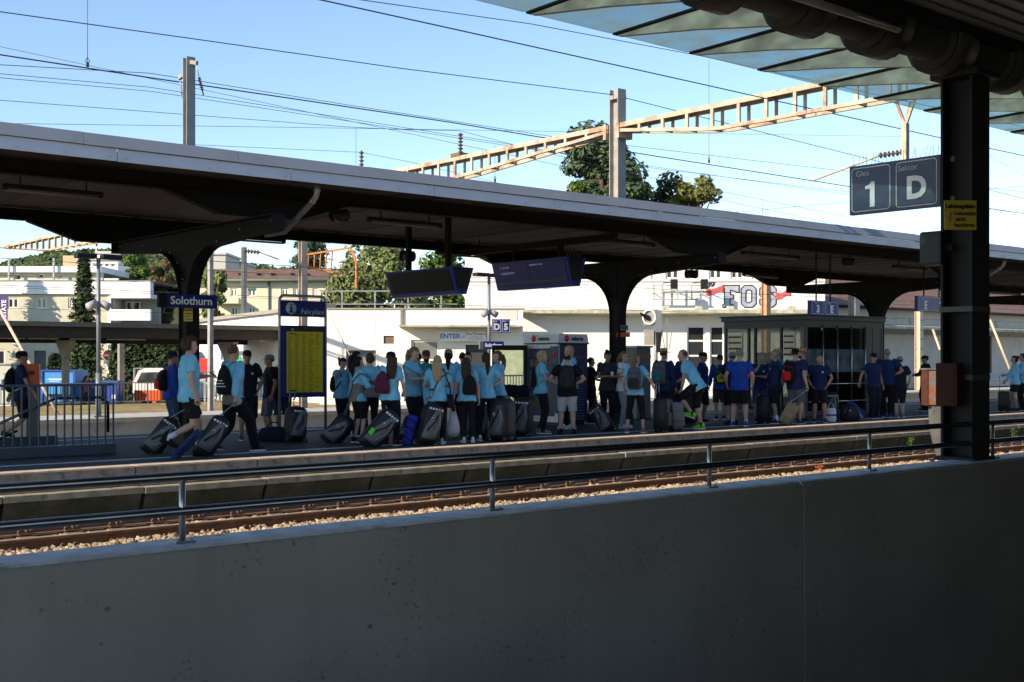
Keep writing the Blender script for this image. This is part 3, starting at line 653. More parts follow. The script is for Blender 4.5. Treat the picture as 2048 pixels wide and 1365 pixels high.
aw = [(X(27, 3), X(42, 3), Z(562, 3), Z(548, 3)), (X(75, 3), X(88, 3), Z(558, 3), Z(548, 3)), (X(116, 3), X(126, 3), Z(558, 3), Z(548, 3))]
mb = MB(); wall_holes(mb, X(-200, 3), X(205, 3), Z(562, 3), Z(546, 3), 3, 3.3, aw); mb.build('attic_wall', M_green, o)
for h in aw: window(o, *h, 3.1, 1, 1, .1)
MB().bbox(X(-200, 3), X(207, 3), 2.5, 9, Z(546, 3), Z(534, 3), .02).build('attic_band', M_band, o)
MB().cbox(X(135, 4), 5, Z(527, 4), .55 * 2, .8, 1.2).build('chimney', mat('chimney_clay', (.5, .36, .22), .9, var=.1), o)
for px in (13, 103): MB().box(X(px, 2), X(px, 2) + .12, 2.2, 2.32, Z(562, 2), Z(516, 2)).build('roof_pole', M_galv, o)
# purple banner beside the house
bn = empty('purple_banner', PD(-2, 690, 70), AX - pi / 2, 'tall purple banner with white vertical lettering at left edge', 'banner')
MB().bbox(-.75, .50, -.01, .01, EYE + 78 * 70 / FOC - bn.location.z, EYE + 130 * 70 / FOC - bn.location.z, .004).build('cloth', mat('purple_cloth', (.07, .05, .2), .8, var=.1), bn)
MB().tube([(-.8, 0, -2.9), (-.8, 0, 3.1)], .04, 8).build('pole', M_galv, bn)
text('lettering', 'STATE', .36, M_white, bn, (.3, -.016, EYE + 102 * 70 / FOC - bn.location.z), (pi / 2, -pi / 2, 0), bold=.01)
# ---- brown-roofed house
H = BG('brown_roof_house', 108, 545, 'cream house with long brown tiled roof behind the station-name column', 'house')
X, Z, o = H.x, H.z, H.o
M_cream = mat('cream_render', (.66, .61, .46), .9, var=.05)
ws = [(X(a), X(b), Z(593), Z(577)) for a, b in ((461, 474), (495, 512), (562, 577), (586, 600), (625, 636))] + [(X(497), X(511), Z(640), Z(614)), (X(462), X(476), Z(640), Z(614)), (X(640), X(660), Z(640), Z(600))]
mb = MB(); wall_holes(mb, X(380), X(700), ZG, Z(562), 0, .4, ws); mb.build('wall', M_cream, o)
for h in ws: window(o, *h, .1, 2, 1, .12)
MB().box(X(495), X(512), -.03, .08, Z(580.5), Z(577)).build('green_blind', mat('green_blind', (.04, .14, .10), .7), o)
MB().prism([(-.7, Z(562)), (4.0, Z(532)), (9, Z(562))], 'x', X(378), X(703)).build('roof', M_tile, o)
for px in (475, 512, 540, 580, 610): MB().cbox(X(px), 1.3, Z(546.5), .35, .3, .16).build('roof_tile_vent', M_steel, o)
MB().tube([(X(538), -.1, ZG), (X(538), -.1, Z(562))], .08, 8).build('down_pipe', mat('copper_green', (.12, .2, .15), .7), o)
MB().tube([(X(378), -.75, Z(562)), (X(703), -.75, Z(562))], .1, 8).build('gutter', MATS['copper_green'], o)
MB().bbox(X(432), X(484), -1.3, .0, Z(609), Z(598), .03).build('balcony', M_cream, o)
# ---- distant blocks
def block(name, d, a, b, top, m, label, wins=None):
    g = BG(name, d, (a + b) / 2, label); mb = MB(); hs = [(g.x(q[0]), g.x(q[1]), g.z(q[2]), g.z(q[3])) for q in (wins or [])]
    wall_holes(mb, g.x(a), g.x(b), ZG, g.z(top), 0, .5, hs); mb.build('wall', m, g.o)
    MB().box(g.x(a), g.x(b), .5, 10, ZG, g.z(top) - .05).build('rear_volume', m, g.o)
    for h in hs: window(g.o, *h, .2, max(1, int((h[1] - h[0]) / 3)), 1, .12)
    MB().box(g.x(a) - .2, g.x(b) + .2, -.3, 10.2, g.z(top), g.z(top) + .35).build('roof_edge', M_pale, g.o)
block('grey_office_block', 190, 418, 451, 510, mat('grey_panel', (.45, .44, .42), .9, var=.05), 'plain grey office block peeking above the brown tiled roof')
block('flat_office_block', 200, 451, 484, 527, mat('grey_panel2', (.4, .4, .4), .9, var=.05), 'low block with window band right of the grey office block', [(453, 481, 532, 529)])
block('stepped_white_block', 170, 140, 236, 521, M_band, 'distant white terraced block behind the spruce', [(150 + 12 * k, 158 + 12 * k, 534, 528) for k in range(7)])
block('white_top_storey', 178, 194, 240, 508, M_band, 'white upper storey rising behind the terraced block', [(200, 205, 518, 514), (212, 217, 518, 514), (224, 229, 518, 514)])
# ---- low canopy across the yard
YL = 60.0
lc = empty('yard_canopy', (0, YL, 0), 0, 'low dark shelter roof on concrete posts across the yard at left', 'canopy')
zt_ = EYE + .0299 * YL; xe = XatY(618, YL)
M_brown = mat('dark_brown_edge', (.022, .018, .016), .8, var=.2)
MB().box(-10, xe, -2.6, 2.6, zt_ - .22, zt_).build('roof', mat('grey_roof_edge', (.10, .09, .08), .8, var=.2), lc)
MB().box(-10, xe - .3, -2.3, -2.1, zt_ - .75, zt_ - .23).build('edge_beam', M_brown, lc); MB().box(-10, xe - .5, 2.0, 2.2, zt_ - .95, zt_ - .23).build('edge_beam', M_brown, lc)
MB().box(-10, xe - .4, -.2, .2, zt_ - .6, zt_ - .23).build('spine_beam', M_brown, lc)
M_cpost = mat('grey_concrete_post', (.27, .25, .22), .9, var=.2, bump=.2)  # dull grey concrete for the posts
tp = MB().add([(-.14, -.15, 0), (.14, -.15, 0), (.14, .15, 0), (-.14, .15, 0), (-.14, -.15, 2.2), (.14, -.15, 2.2), (.14, .15, 2.2), (-.14, .15, 2.2), (-.14, -1.0, 3.1), (.14, -1.0, 3.1), (.14, 1.0, 3.1), (-.14, 1.0, 3.1)],
    [(0, 3, 2, 1), (0, 1, 5, 4), (1, 2, 6, 5), (2, 3, 7, 6), (3, 0, 4, 7), (4, 5, 9, 8), (5, 6, 10, 9), (6, 7, 11, 10), (7, 4, 8, 11), (8, 9, 10, 11)]).mesh('post'); tp.materials.append(M_cpost)
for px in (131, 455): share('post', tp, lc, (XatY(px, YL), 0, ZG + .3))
for px in (12, 105, 165, 260, 560): MB().box(XatY(px, YL - 2) - 1, XatY(px, YL - 2) + 1, -1.6, -1.5, zt_ - .82, zt_ - .76).build('light_strip', M_galv, lc)
lc2 = MB().bbox(-.15, .15, -.15, .15, ZG, zt_ - .9, .02).build('concrete_post', M_cpost, loc=(XatY(242, 66), 66, 0), label='square concrete post behind the red no-entry sign', cat='post')
# ================================================================== trees and plants
def leafmat(name, c, c2): return mat(name, c, .7, var=.35, scale=.9, col2=c2, c2scale=.7, c2lo=.45, c2hi=.62, spec=.2)
M_bark = mat('bark', (.09, .065, .045), .95, var=.3, scale=4, bump=.4)
def leaf(mb, p, n, s, rnd, asp=.55):
    t = n.cross(Vector((rnd.uniform(-1, 1), rnd.uniform(-1, 1), rnd.uniform(-1, 1))))
    if t.length < 1e-3: t = Vector((1, 0, 0))
    t.normalize(); b = n.cross(t).normalized() * s * asp; t = t * s
    mb.add([p - t, p + b + n * s * .12, p + t, p - b + n * s * .12], [(0, 1, 2), (0, 2, 3)])
def rv(rnd):
    while True:
        v = Vector((rnd.uniform(-1, 1), rnd.uniform(-1, 1), rnd.uniform(-1, 1)))
        if .05 < v.length < 1: return v
def tree(name, px, top, d, zb, wpx, kind, m, label, n=6000, ls=.16, seed=1, group=None, base_frac=.15, lean=0):
    rnd = random.Random(seed); zt = EYE + (HOR - top) * d / FOC; p = ray(px) * d; Hh = zt - zb; Wd = wpx * d / FOC / 2
    o = empty(name, (p.x, p.y, zb), rnd.uniform(0, 6), label, 'tree', group)
    tr = MB(); cr = MB()
    if kind == 'spruce':
        tr.tube([(0, 0, 0), (0, 0, Hh * .5), (0, 0, Hh * .97)], [Hh * .022, Hh * .014, .02], 8)
        nb = int(26 + Hh * 4)
        for i in range(nb):
            t = (i / nb) ** .9; z = Hh * (base_frac + (1 - base_frac) * t); L = Wd * (1 - t) ** .8 * rnd.uniform(.75, 1.12) + .1
            for k in range(7):
                a = rnd.uniform(0, 2 * pi); Lk = L * rnd.uniform(.7, 1.1)
                q = Vector((cos(a), sin(a), 0)); tip = q * Lk + Vector((0, 0, z - Lk * rnd.uniform(.15, .45)))
                tr.bar((0, 0, z), tip * .98 + Vector((0, 0, .0)), .03)
                m_ = max(3, int(n / (nb * 7)))
                for j in range(m_):
                    s = rnd.uniform(.12, 1); c = Vector((0, 0, z)).lerp(tip, s) + rv(rnd) * ls * 1.0 * (1.25 - s * .6) + Vector((0, 0, .06 * Lk * sin(s * 3)))
                    nn = (q * .5 + Vector((0, 0, .9)) + rv(rnd) * .7).normalized(); leaf(cr, c, nn, ls * rnd.uniform(.6, 1.2), rnd, .42)
    elif kind == 'pine':      # open irregular conifer with clumped pads
        tr.tube([(0, 0, 0), (.1 * Wd, 0, Hh * .4), (-.05 * Wd, .05, Hh * .7), (0, 0, Hh * .98)], [Hh * .03, Hh * .022, Hh * .014, .03], 8)
        nc = 70
        for i in range(nc):
            t = rnd.uniform(base_frac, 1) ; a = rnd.uniform(0, 2 * pi); rad = Wd * (1.02 - t) ** .6 * rnd.uniform(.35, 1.0)
            c = Vector((cos(a) * rad, sin(a) * rad, Hh * t - rad * .1)); st = Vector((0, 0, Hh * max(.2, t - .09)))
            tr.tube([st, st.lerp(c, .5) + Vector((0, 0, .2)), c], [Hh * .009, Hh * .006, .02], 5)
            rr = Wd * rnd.uniform(.14, .26)
            for j in range(int(n / nc)):
                v = rv(rnd); pnt = c + Vector((v.x * rr * 1.2, v.y * rr * 1.2, v.z * rr * .62))
                leaf(cr, pnt, (v + Vector((0, 0, .7)) + rv(rnd) * .5).normalized(), ls * rnd.uniform(.6, 1.2), rnd, .38)
    else:                     # leafy
        tr.tube([(0, 0, 0), (.05, .05, Hh * .3), (0, .1, Hh * .6), (.1, 0, Hh * .85)], [Hh * .028, Hh * .02, Hh * .012, .03], 8)
        nc = 34
        for i in range(nc):
            t = rnd.uniform(base_frac, .95); a = rnd.uniform(0, 2 * pi); prof = sin(pi * min(1, (t - base_frac) / (1 - base_frac) * .82 + .16)) ** .6
            rad = Wd * .8 * prof * sqrt(rnd.uniform(.1, 1)); c = Vector((cos(a) * rad, sin(a) * rad, Hh * t))
            st = Vector((0, 0, Hh * max(.15, t - .2))); tr.tube([st, st.lerp(c, .5) + Vector((0, 0, .1)), c], [Hh * .008, Hh * .005, .015], 5)
            rr = Wd * rnd.uniform(.22, .40); dr = 1.5 if kind == 'willow' else .85
            for j in range(int(n / nc)):
                v = rv(rnd).normalized() * rnd.uniform(.35, 1) ** .5; pnt = c + Vector((v.x * rr, v.y * rr, v.z * rr * dr - (rr * .4 if kind == 'willow' else 0)))
                if pnt.z > Hh: pnt.z = Hh - rnd.uniform(0, .5)
                if pnt.z < .15: pnt.z = .15
                leaf(cr, pnt, (v + rv(rnd) * .8).normalized(), ls * rnd.uniform(.6, 1.3), rnd, .5)
    tr.build('trunk', M_bark, o); cr.build('crown', m, o); return o
L_spr = leafmat('spruce_needles', (.035, .06, .025), (.06, .09, .03)); L_fir = leafmat('fir_needles', (.055, .095, .05), (.10, .145, .065))
L_leaf = leafmat('leaf_green', (.06, .11, .02), (.12, .17, .03)); L_wil = leafmat('willow_leaf', (.13, .165, .055), (.19, .21, .08)); L_dark = leafmat('dark_leaf', (.025, .045, .02), (.05, .07, .025)); L_red = leafmat('reddish_leaf', (.09, .10, .035), (.20, .09, .045)); L_yel = leafmat('yellow_green_leaf', (.11, .125, .03), (.16, .16, .05))
tree('spruce_tree', 168, 500, 78, ZG, 104, 'spruce', L_spr, 'slender dark spruce standing before the greenish apartment house', 7000, .2, 3, base_frac=.02)
tree('spruce_tree', -95, 480, 78.3, ZG, 150, 'spruce', L_spr, 'tall spruce just left of the frame shading the house', 3500, .3, 5, base_frac=.02)
tree('leafy_tree', 268, 500, 92, ZG, 95, 'leafy', L_leaf, 'bright green leafy tree behind the lamp post at left', 6500, .24, 6)
tree('leafy_tree', 325, 500, 88, ZG, 75, 'leafy', L_red, 'tree with reddish brown seed clusters beside the station-name column', 6000, .22, 7)
tree('leafy_tree', 432, 538, 84, ZG, 95, 'leafy', L_wil, 'loose olive green tree right of the station-name column', 2600, .22, 8)
tree('cedar_tree', 622, 474, 128, ZG, 170, 'pine', L_fir, 'dark cedar with layered branches above the brown roof', 5000, .34, 9)
tree('willow_tree', 745, 480, 76, ZG, 215, 'willow', L_wil, 'broad pale green willow above the white wing', 17000, .18, 10)
tree('leafy_tree', 885, 500, 84, ZG, 140, 'leafy', L_leaf, 'round green tree behind the hanging departure board', 4500, .22, 11)
tree('fir_tree', 1200, 264, 105, ZG, 330, 'pine', L_fir, 'big blue-green fir rising behind the catenary mast', 30000, .40, 13, base_frac=.35)
tree('leafy_tree', 1150, 348, 100, ZG, 90, 'leafy', L_leaf, 'small bright green tree in front of the big fir', 3000, .26, 14, base_frac=.5)
tree('dark_conifer', 1342, 338, 112, ZG, 190, 'leafy', L_dark, 'dark rounded conifer above the canopy right of the mast', 8000, .26, 15, base_frac=.4)
tree('yellowing_tree', 1390, 340, 108, ZG, 140, 'leafy', L_yel, 'yellow-green sparse tree beside the dark rounded conifer', 5200, .26, 16, base_frac=.4)
tree('fir_tree', 1284, 362, 125, ZG, 100, 'pine', L_fir, 'small fir between the big fir and the dark conifer', 3000, .3, 17, base_frac=.4)
def bush(name, px0, px1, top, d, m, label, n=4500, ls=.14, seed=2, dep=1.2):
    rnd = random.Random(seed); x0 = (px0 - (px0 + px1) / 2) * d / FOC; zt = EYE + (HOR - top) * d / FOC - ZG; p = ray((px0 + px1) / 2) * d
    o = empty(name, (p.x, p.y, ZG), AX - pi / 2, label, 'bush'); cr = MB(); st = MB()
    for i in range(n):
        x = rnd.uniform(x0, -x0); z = rnd.uniform(.05, zt) * (1 - .25 * (x / x0) ** 4 + .1 * noise.noise((x * .8, seed, 0))); y = rnd.uniform(-dep, dep) * (1 - .5 * z / zt)
        leaf(cr, Vector((x, y, z)), (Vector((x * .2, y, z * .3)) + rv(rnd)).normalized(), ls * rnd.uniform(.6, 1.3), rnd, .6)
    for i in range(7): x = rnd.uniform(x0, -x0) * .8; st.tube([(x, 0, 0), (x * 1.05, .1, zt * .5), (x, 0, zt * .85)], [.05, .03, .01], 5)
    st.build('stems', M_bark, o); cr.build('foliage', m, o)
bush('ivy_hedge', 225, 362, 668, 73, L_dark, 'dense dark ivy hedge behind the parked white van', 9000, .17, 3)
bush('round_bush', 98, 127, 708, 76, L_dark, 'clipped round dark bush by the house door', 1800, .15, 4, .5)
bush('dark_shrub', 146, 196, 668, 75, L_spr, 'dark conifer shrub at foot of the slender spruce', 3000, .17, 5, .8)
# forested hill far left
rnd = random.Random(9); hb = MB(); hl = MB(); dH = 620
hill = [(-260, 560), (-60, 545), (10, 530), (30, 524), (80, 514), (110, 503), (140, 508), (200, 503), (280, 510), (400, 522), (560, 540), (760, 560)]
for i in range(len(hill) - 1):
    (a, ta), (b, tb) = hill[i], hill[i + 1]
    pts = []
    for px, py in ((a, ta + 6), (b, tb + 6)):
        q = PD(px, py, dH); r2 = ray(px) * (dH - 150); pts += [(r2.x, r2.y, ZG - 1), (q.x, q.y, q.z), (q.x * 1.3, q.y * 1.3, ZG - 1)]
    hb.add(pts, [(0, 3, 4, 1), (1, 4, 5, 2)])
    for k in range(int((b - a) * 22)):
        t = rnd.random(); px = a + (b - a) * t; s = rnd.random(); py = (ta + (tb - ta) * t) + s * 50 + 4 * noise.noise((px * .09, 3, 0)) * 2
        c = PD(px, py, dH - 150 * s * .5 - 8); leaf(hl, c, (rv(rnd) + Vector((-.5, -.5, .5))).normalized(), rnd.uniform(1.2, 3), rnd, .8)
hb.build('hill', mat('hill_forest_floor', (.05, .07, .03), .95, var=.2, scale=.02), kind='structure')
hl.build('hillside_forest', leafmat('hill_leaf', (.05, .085, .03), (.09, .12, .04)), label='distant green wooded hillside above the flat house roof', cat='forest', kind='stuff')
wm = BG('radio_mast', 300, 193, 'thin red and white mast on the skyline at left', 'mast')
MB().tube([(0, 0, ZG), (0, 0, wm.z(500))], .18, 6).build('pole', M_white, wm.o)
MB().tube([(0, 0, wm.z(493)), (0, 0, wm.z(483))], .25, 6).build('red_tip', mat('red_paint', (.6, .04, .04), .6), wm.o); MB().tube([(0, 0, wm.z(500)), (0, 0, wm.z(493))], .2, 6).build('white_band', M_white, wm.o)
# weeds by the track
for px, py, c, lb in ((1822, 878, L_leaf, 'small green weed growing at the platform footing'), (2027, 862, L_leaf, 'green weed at the platform footing near right edge'), (1640, 946, mat('reddish_weed_leaf', (.5, .13, .06), .8, var=.2), 'small reddish dry weed on the ballast')):
    p = PY(px, py, 16.7) if py < 900 else PG(px, py, -.7); rnd = random.Random(px); o = empty('weed', (p.x, p.y, -.72), 0, lb, 'plant'); mb = MB(); h_ = .34 if py < 900 else .16
    for k in range(70): c_ = Vector((rnd.gauss(0, .06), rnd.gauss(0, .04), rnd.uniform(0, h_))); leaf(mb, c_, rv(rnd).normalized(), rnd.uniform(.02, .05), rnd, .4)
    st = MB()
    for k in range(5): st.tube([(0, 0, 0), (rnd.gauss(0, .04), rnd.gauss(0, .03), h_ * .9)], .004, 4)
    mb.build('leaves', c, o); st.build('stalks', L_leaf, o)

# ================================================================== masts, yoke and wires
def hbeam(mb, z0, z1, a=.15, b=.15, t=.02):
    return mb.box(-a, a, -b, -b + t, z0, z1).box(-a, a, b - t, b, z0, z1).box(-t / 2, t / 2, -b + t, b - t, z0, z1)
MX1, MX2 = CX0, CX0 + CSP
z1t = EYE + 605 * (CY / ray(374).y) / FOC; z2t = EYE + 540 * (CY / ray(1235).y) / FOC
m1 = empty('catenary_mast', (MX1, CY, 4.55), label='slender grey mast with two insulator arms above the canopy at left', cat='mast')
hbeam(MB(), 0, z1t - 4.55, .085, .085, .016).build('shaft', M_mast, m1)
for s, zz, L in ((1, z1t - 4.8, .33), (-1, z1t - 4.65, .25)):
    a = MB().bar((0, s * .08, zz), (0, s * (.08 + L), zz - .06), .05, .07).build('arm', M_mast, m1)
    e = Vector((0, s * (.06 + L), zz - .09))
    MB().tube([e, e + Vector((.06, .02, -.22))], .008, 5).build('link', M_galv, a)
    ins = MB(); b0 = e + Vector((.06, .02, -.22)); b1 = e + Vector((.13, .03, -.45))
    for k in range(7): ins.tube([b0.lerp(b1, k / 7), b0.lerp(b1, (k + .6) / 7)], .032, 8)
    ins.tube([b0, b1 + (b1 - b0) * .35], .012, 6); ins.build('insulator', M_black, a)
m2 = empty('catenary_mast', (MX2, CY, 4.55), label='tall pale steel mast carrying the rusty yoke above the canopy', cat='mast')
hbeam(MB(), 0, z2t - 4.55, .14, .15, .022).box(-.145, .145, -.155, .155, z2t - 4.8, z2t - 4.7).build('shaft', M_mast, m2)
yk = empty('catenary_yoke', (MX2, 0, 0), label='long rusty lattice yoke spanning the tracks at the tall pale mast', cat='catenary yoke')
zy = EYE + (HOR - 256) * (CY / ray(1235).y) / FOC
def span(ya, yb, n, dmax, z0=None):
    z0 = z0 or zy
    top = MB().bar((-.17, ya, z0), (-.17, yb, z0), .07, .10).bar((.17, ya, z0), (.17, yb, z0), .07, .10).box(-.2, .2, min(ya, yb), max(ya, yb), z0 + .052, z0 + .065)
    top.build('top_chord', M_yoke, yk)
    f = lambda t: z0 - .1 - (dmax - .1) * min(1, 3.6 * min(t, 1 - t))
    N = 24
    for s in (-.17, .17):
        mb = MB()
        for i in range(N): a, b = i / N, (i + 1) / N; mb.bar((s, ya + (yb - ya) * a, f(a)), (s, ya + (yb - ya) * b, f(b)), .07, .08)
        mb.build('bottom_chord', M_yoke, yk)
    for i in range(1, n):
        t = i / n; y = ya + (yb - ya) * t
        v = MB().box(-.2, -.15, y - .04, y + .04, f(t), z0 - .035).box(.15, .2, y - .03, y + .03, f(t), z0 - .035).box(-.14, .14, y - .03, y + .03, f(t) - .03, f(t) + .02); v.build('strut', M_yoke, yk)
span(CY - .15, 9.6, 15, .52); span(CY + .15, 42.6, 28, .52); span(42.8, 66, 28, .62, zy + .25)
for s in (-1, 1): MB().box(-.24, .24, CY + s * .22 - .05, CY + s * .22 + .05, zy - .3, zy + .08).build('bracket', M_yoke, yk)
MB().bbox(-.08, .08, 42.6, 42.8, ZG, zy + 1.0, .01).build('support_post', M_mast, yk); MB().bbox(-.15, .15, 9.3, 9.6, ZG, zy + 1.0, .01).build('support_post', M_mast, yk)
def insulator(mb, p, q, r=.07, n=6):
    p = Vector(p); q = Vector(q)
    for k in range(n): mb.tube([p.lerp(q, (k + .2) / n), p.lerp(q, (k + .45) / n), p.lerp(q, (k + .7) / n)], [r * .5, r, r * .5], 10)
    return mb.tube([p, q], r * .35, 8)
def yoke_ins(px, py0, py1, label):
    y = YatX(px, MX2); d = MX2 / ray(px).x; p0 = zy + .05; h = (py1 - py0) * d / FOC
    o = empty('insulator', (MX2, y, p0), label=label, cat='insulator'); insulator(MB(), (0, 0, .12), (0, 0, h), .09, 6).build('body', M_porc, o); MB().cbox(0, 0, .06, .4, .4, .12).build('foot', M_rust, o)
yoke_ins(921, 262, 312, 'brown post insulator standing on the yoke left of the tall mast')
yoke_ins(723, 305, 360, 'brown post insulator just above the canopy edge')
# drop post with arm right of the mast
pd = PX(1811, 222, MX2); yd = pd.y
dp = empty('drop_post', (MX2, yd, 0), label='rusty drop post with insulated arm hanging from the yoke', cat='catenary arm')
zz0 = EYE + (HOR - 222) * (MX2 / ray(1811).x) / FOC; zz1 = EYE + (HOR - 335) * (MX2 / ray(1811).x) / FOC
MB().box(-.06, -.03, -.05, .05, zz1, zz0 - .25).box(.03, .06, -.05, .05, zz1, zz0 - .25).bar((0, 0, zz0 - .3), (0, -.2, zz0 + .2), .05).bar((0, 0, zz0 - .3), (0, .2, zz0 + .2), .05).bar((0, 0, zz0 - .3), (.2, 0, zz0 + .2), .05).build('post', M_yoke, dp)
MB().bar((0, 0, zz0 + .2), (0, 0, zy), .06).build('hanger', M_yoke, dp)
zi = EYE + (HOR - 304) * (MX2 / ray(1811).x) / FOC
insulator(MB(), (0, .05, zi), (0, .6, zi - .0), .065, 6).build('insulator', M_porc, dp)
pt = PX(1625, 362, MX2); MB().tube([(0, .58, zi), (0, pt.y - yd, pt.z)], .022, 6).build('arm_tube', M_yoke, dp)
# wires: lines parallel to the tracks (or strung mast to mast), each its own object
def wire(pts, label, r=.011):
    mb = MB(); P = [Vector(p) for p in pts]
    mb.tube(P, r * .72, 5); return mb.build('overhead_wire', M_wire, label=label, cat='wire')
def wline(pp, Y, label, r=.011, ext=True):
    P = [PY(px, py, Y) for px, py in pp]
    if ext:
        P = [P[0] + (P[0] - P[1]).normalized() * 25] + P + [P[-1] + (P[-1] - P[-2]).normalized() * 40]
    return wire(P, label, r)
wline([(640, 0), (900, 57), (1400, 168), (1880, 276), (2048, 312)], 15.3, 'thick contact line wire crossing high at upper right', .016)
wline([(0, 24), (400, 80), (800, 137), (1225, 190), (1763, 325), (2048, 398)], CY, 'long wire meeting the top of the tall pale mast', .014)
wline([(0, 110), (300, 156), (600, 200), (900, 245), (1300, 311), (1707, 375), (2048, 428)], 26.0, 'heavy dark wire sagging across the whole sky', .022)
wline([(0, 130), (300, 147), (700, 211), (1100, 273), (1460, 316), (1700, 344)], 26.0, 'thin wire just above the heavy dark wire', .011)
wline([(0, 148), (300, 175), (1013, 288), (1300, 336), (1700, 385)], 29.5, 'thin wire just below the heavy dark wire', .011)
wline([(0, 156), (300, 183), (700, 243), (1003, 290), (1260, 327)], 31.0, 'second thin wire under the heavy dark wire', .011)
wline([(0, 201), (300, 224), (690, 254), (788, 259), (920, 262), (1008, 285), (1250, 345), (1500, 395)], 36.0, 'wire resting on the post insulator left of the mast', .013)
wline([(60, 248), (500, 254), (700, 257)], 40.0, 'nearly level wire low above the canopy at left', .012)
wline([(410, 291), (720, 305), (818, 324), (990, 365)], 44.0, 'short wire just over the canopy fascia', .013)
wline([(720, 0), (1060, 48), (1400, 112), (1700, 178)], 12.0, 'thin wire under the glazed roof edge', .008)
wline([(1300, 370), (1700, 455), (2048, 528)], 33.0, 'thin wire sloping behind the platform sign', .011)
wline([(1690, 405), (1800, 395), (2048, 372)], 60.0, 'wire rising to the right behind the platform sign', .02)
wline([(1960, 300), (2048, 352)], 40.0, 'thin wire right of the near column', .012, False)
for px, a, b, Y, lb in ((175, -20, 128, 26.0, 'at far left'), (1418, 120, 322, 26.0, 'left of the platform sign'), (712, 258, 345, 40.0, 'above the canopy'), (990, 292, 360, 31, 'left of the tall mast'), (1525, 398, 440, 33, 'over the canopy at right')):
    P0, P1 = PY(px, a, Y), PY(px, b, Y); o = empty('wire_dropper', P1, label='thin vertical dropper wire ' + lb, cat='wire')
    MB().tube([(0, 0, P0.z - P1.z), (0, 0, 0)], .007, 5).build('wire', M_wire, o); MB().tube([(.0, 0, 0), (.05, 0, .06), (0, 0, .14), (-.05, 0, .06), (0, 0, 0)], .01, 5).cbox(0, 0, -.02, .05, .05, .1).build('clamp', M_wire, o)
# wires low behind the platform
for k, (Y, z) in enumerate(((27, 4.0), (37, 4.6), (38.5, 3.9), (48, 4.4), (50, 3.7), (53, 5.2))):
    wire([(-20, Y, z + .1), (30, Y, z - .15), (80, Y, z + .1), (140, Y, z)], 'thin contact wire over the yard, %s' % ('nearest the platform', 'second row', 'second row lower', 'third row', 'third row lower', 'farthest row')[k], .012)
def yard_mast(px, top, d, w, m, label, base=ZG):
    p = ray(px) * d; zt = EYE + (HOR - top) * d / FOC; o = empty('yard_mast', (p.x, p.y, base), 0, label, 'mast'); hbeam(MB(), 0, zt - base, w, w, .03).build('shaft', m, o); return o, zt - base
M_rmast = mat('rusty_mast', (.42, .35, .29), .8, var=.3, scale=2, col2=(.3, .1, .04), c2scale=1, c2lo=.55, c2hi=.7)
o, h = yard_mast(606, 484, 50, .14, M_rmast, 'rusty mast with orange bracket behind the timetable board')
e1 = Rv * 1.95 + Vector((0, 0, h - .25)); zl = (555 - 484) * 50 / FOC
br = MB().bar(Vector((0, 0, h - .55)), e1, .07).bar(Vector((0, 0, h - .98)), e1 * .82 + Vector((0, 0, .15)), .07).bar(e1, e1 + Rv * .26 + Vector((0, 0, -.65)), .09).bar(e1 + Rv * .26 + Vector((0, 0, -.65)), e1 + Rv * .26 + Vector((0, 0, -1.7)), .09)
for t in (.12, .25, .38, .5, .62): br.bar(Vector((0, 0, h - .55)).lerp(e1, t), Vector((0, 0, h - .98)).lerp(e1 * .82 + Vector((0, 0, .15)), t * 1.15), .04)
br.build('bracket', mat('orange_rust', (.55, .2, .07), .8, var=.25), o)
insulator(MB(), Vector((0, 0, h - 3.0)), Rv * .5 + Vector((0, 0, h - 2.95)), .08, 5).build('insulator', M_porc, o)
yard_mast(1532, 540, 58, .16, mat('orange_lit_mast', (.50, .28, .16), .8, var=.2), 'reddish mast crossing the last graffiti letter')  # warm sunlight is put into the shaft colour
yard_mast(1708, 575, 66, .22, M_mast, 'pale mast between the blue platform number signs')
o, h = yard_mast(1838, 620, 64, .16, mat('lattice_mast', (.62, .46, .34), .8, var=.2), 'pale lattice mast right of the shelter')
for k in range(9): MB().box(-.2, .2, -.19, -.17, .5 + k * .5, .56 + k * .5).build('batten', M_mast, o)
for px0, py0, px1, py1, d, lb in ((0, 620, 125, 845, 48, 'leaning rusty stay pole at far left'), (655, 620, 705, 722, 52, 'thin stay wire before the white wing'), (1866, 660, 1880, 700, 60, 'short pale stay rod right of the lattice mast'), (1980, 640, 2020, 740, 60, 'pale slanted stay beam near the right edge')):
    a, b = PD(px0, py0, d), PD(px1, py1, d - 1); MB().tube([a, a.lerp(b, .5), b], .03 if 'wire' in lb else .06, 7).build('stay', MATS['lattice_mast'], label=lb, cat='stay')
o, h = yard_mast(488, 495, 70, .12, M_mast, 'small mast with insulator arm above the brown roof')
insulator(MB(), Vector((0, 0, h - .2)), Rv * .9 + Vector((0, 0, h - .3)), .16, 5).tube([Rv * .9 + Vector((0, 0, h - .3)), Rv * 2.0 + Vector((0, 0, h - .7))], .04, 6).build('insulator_arm', M_rust, o)

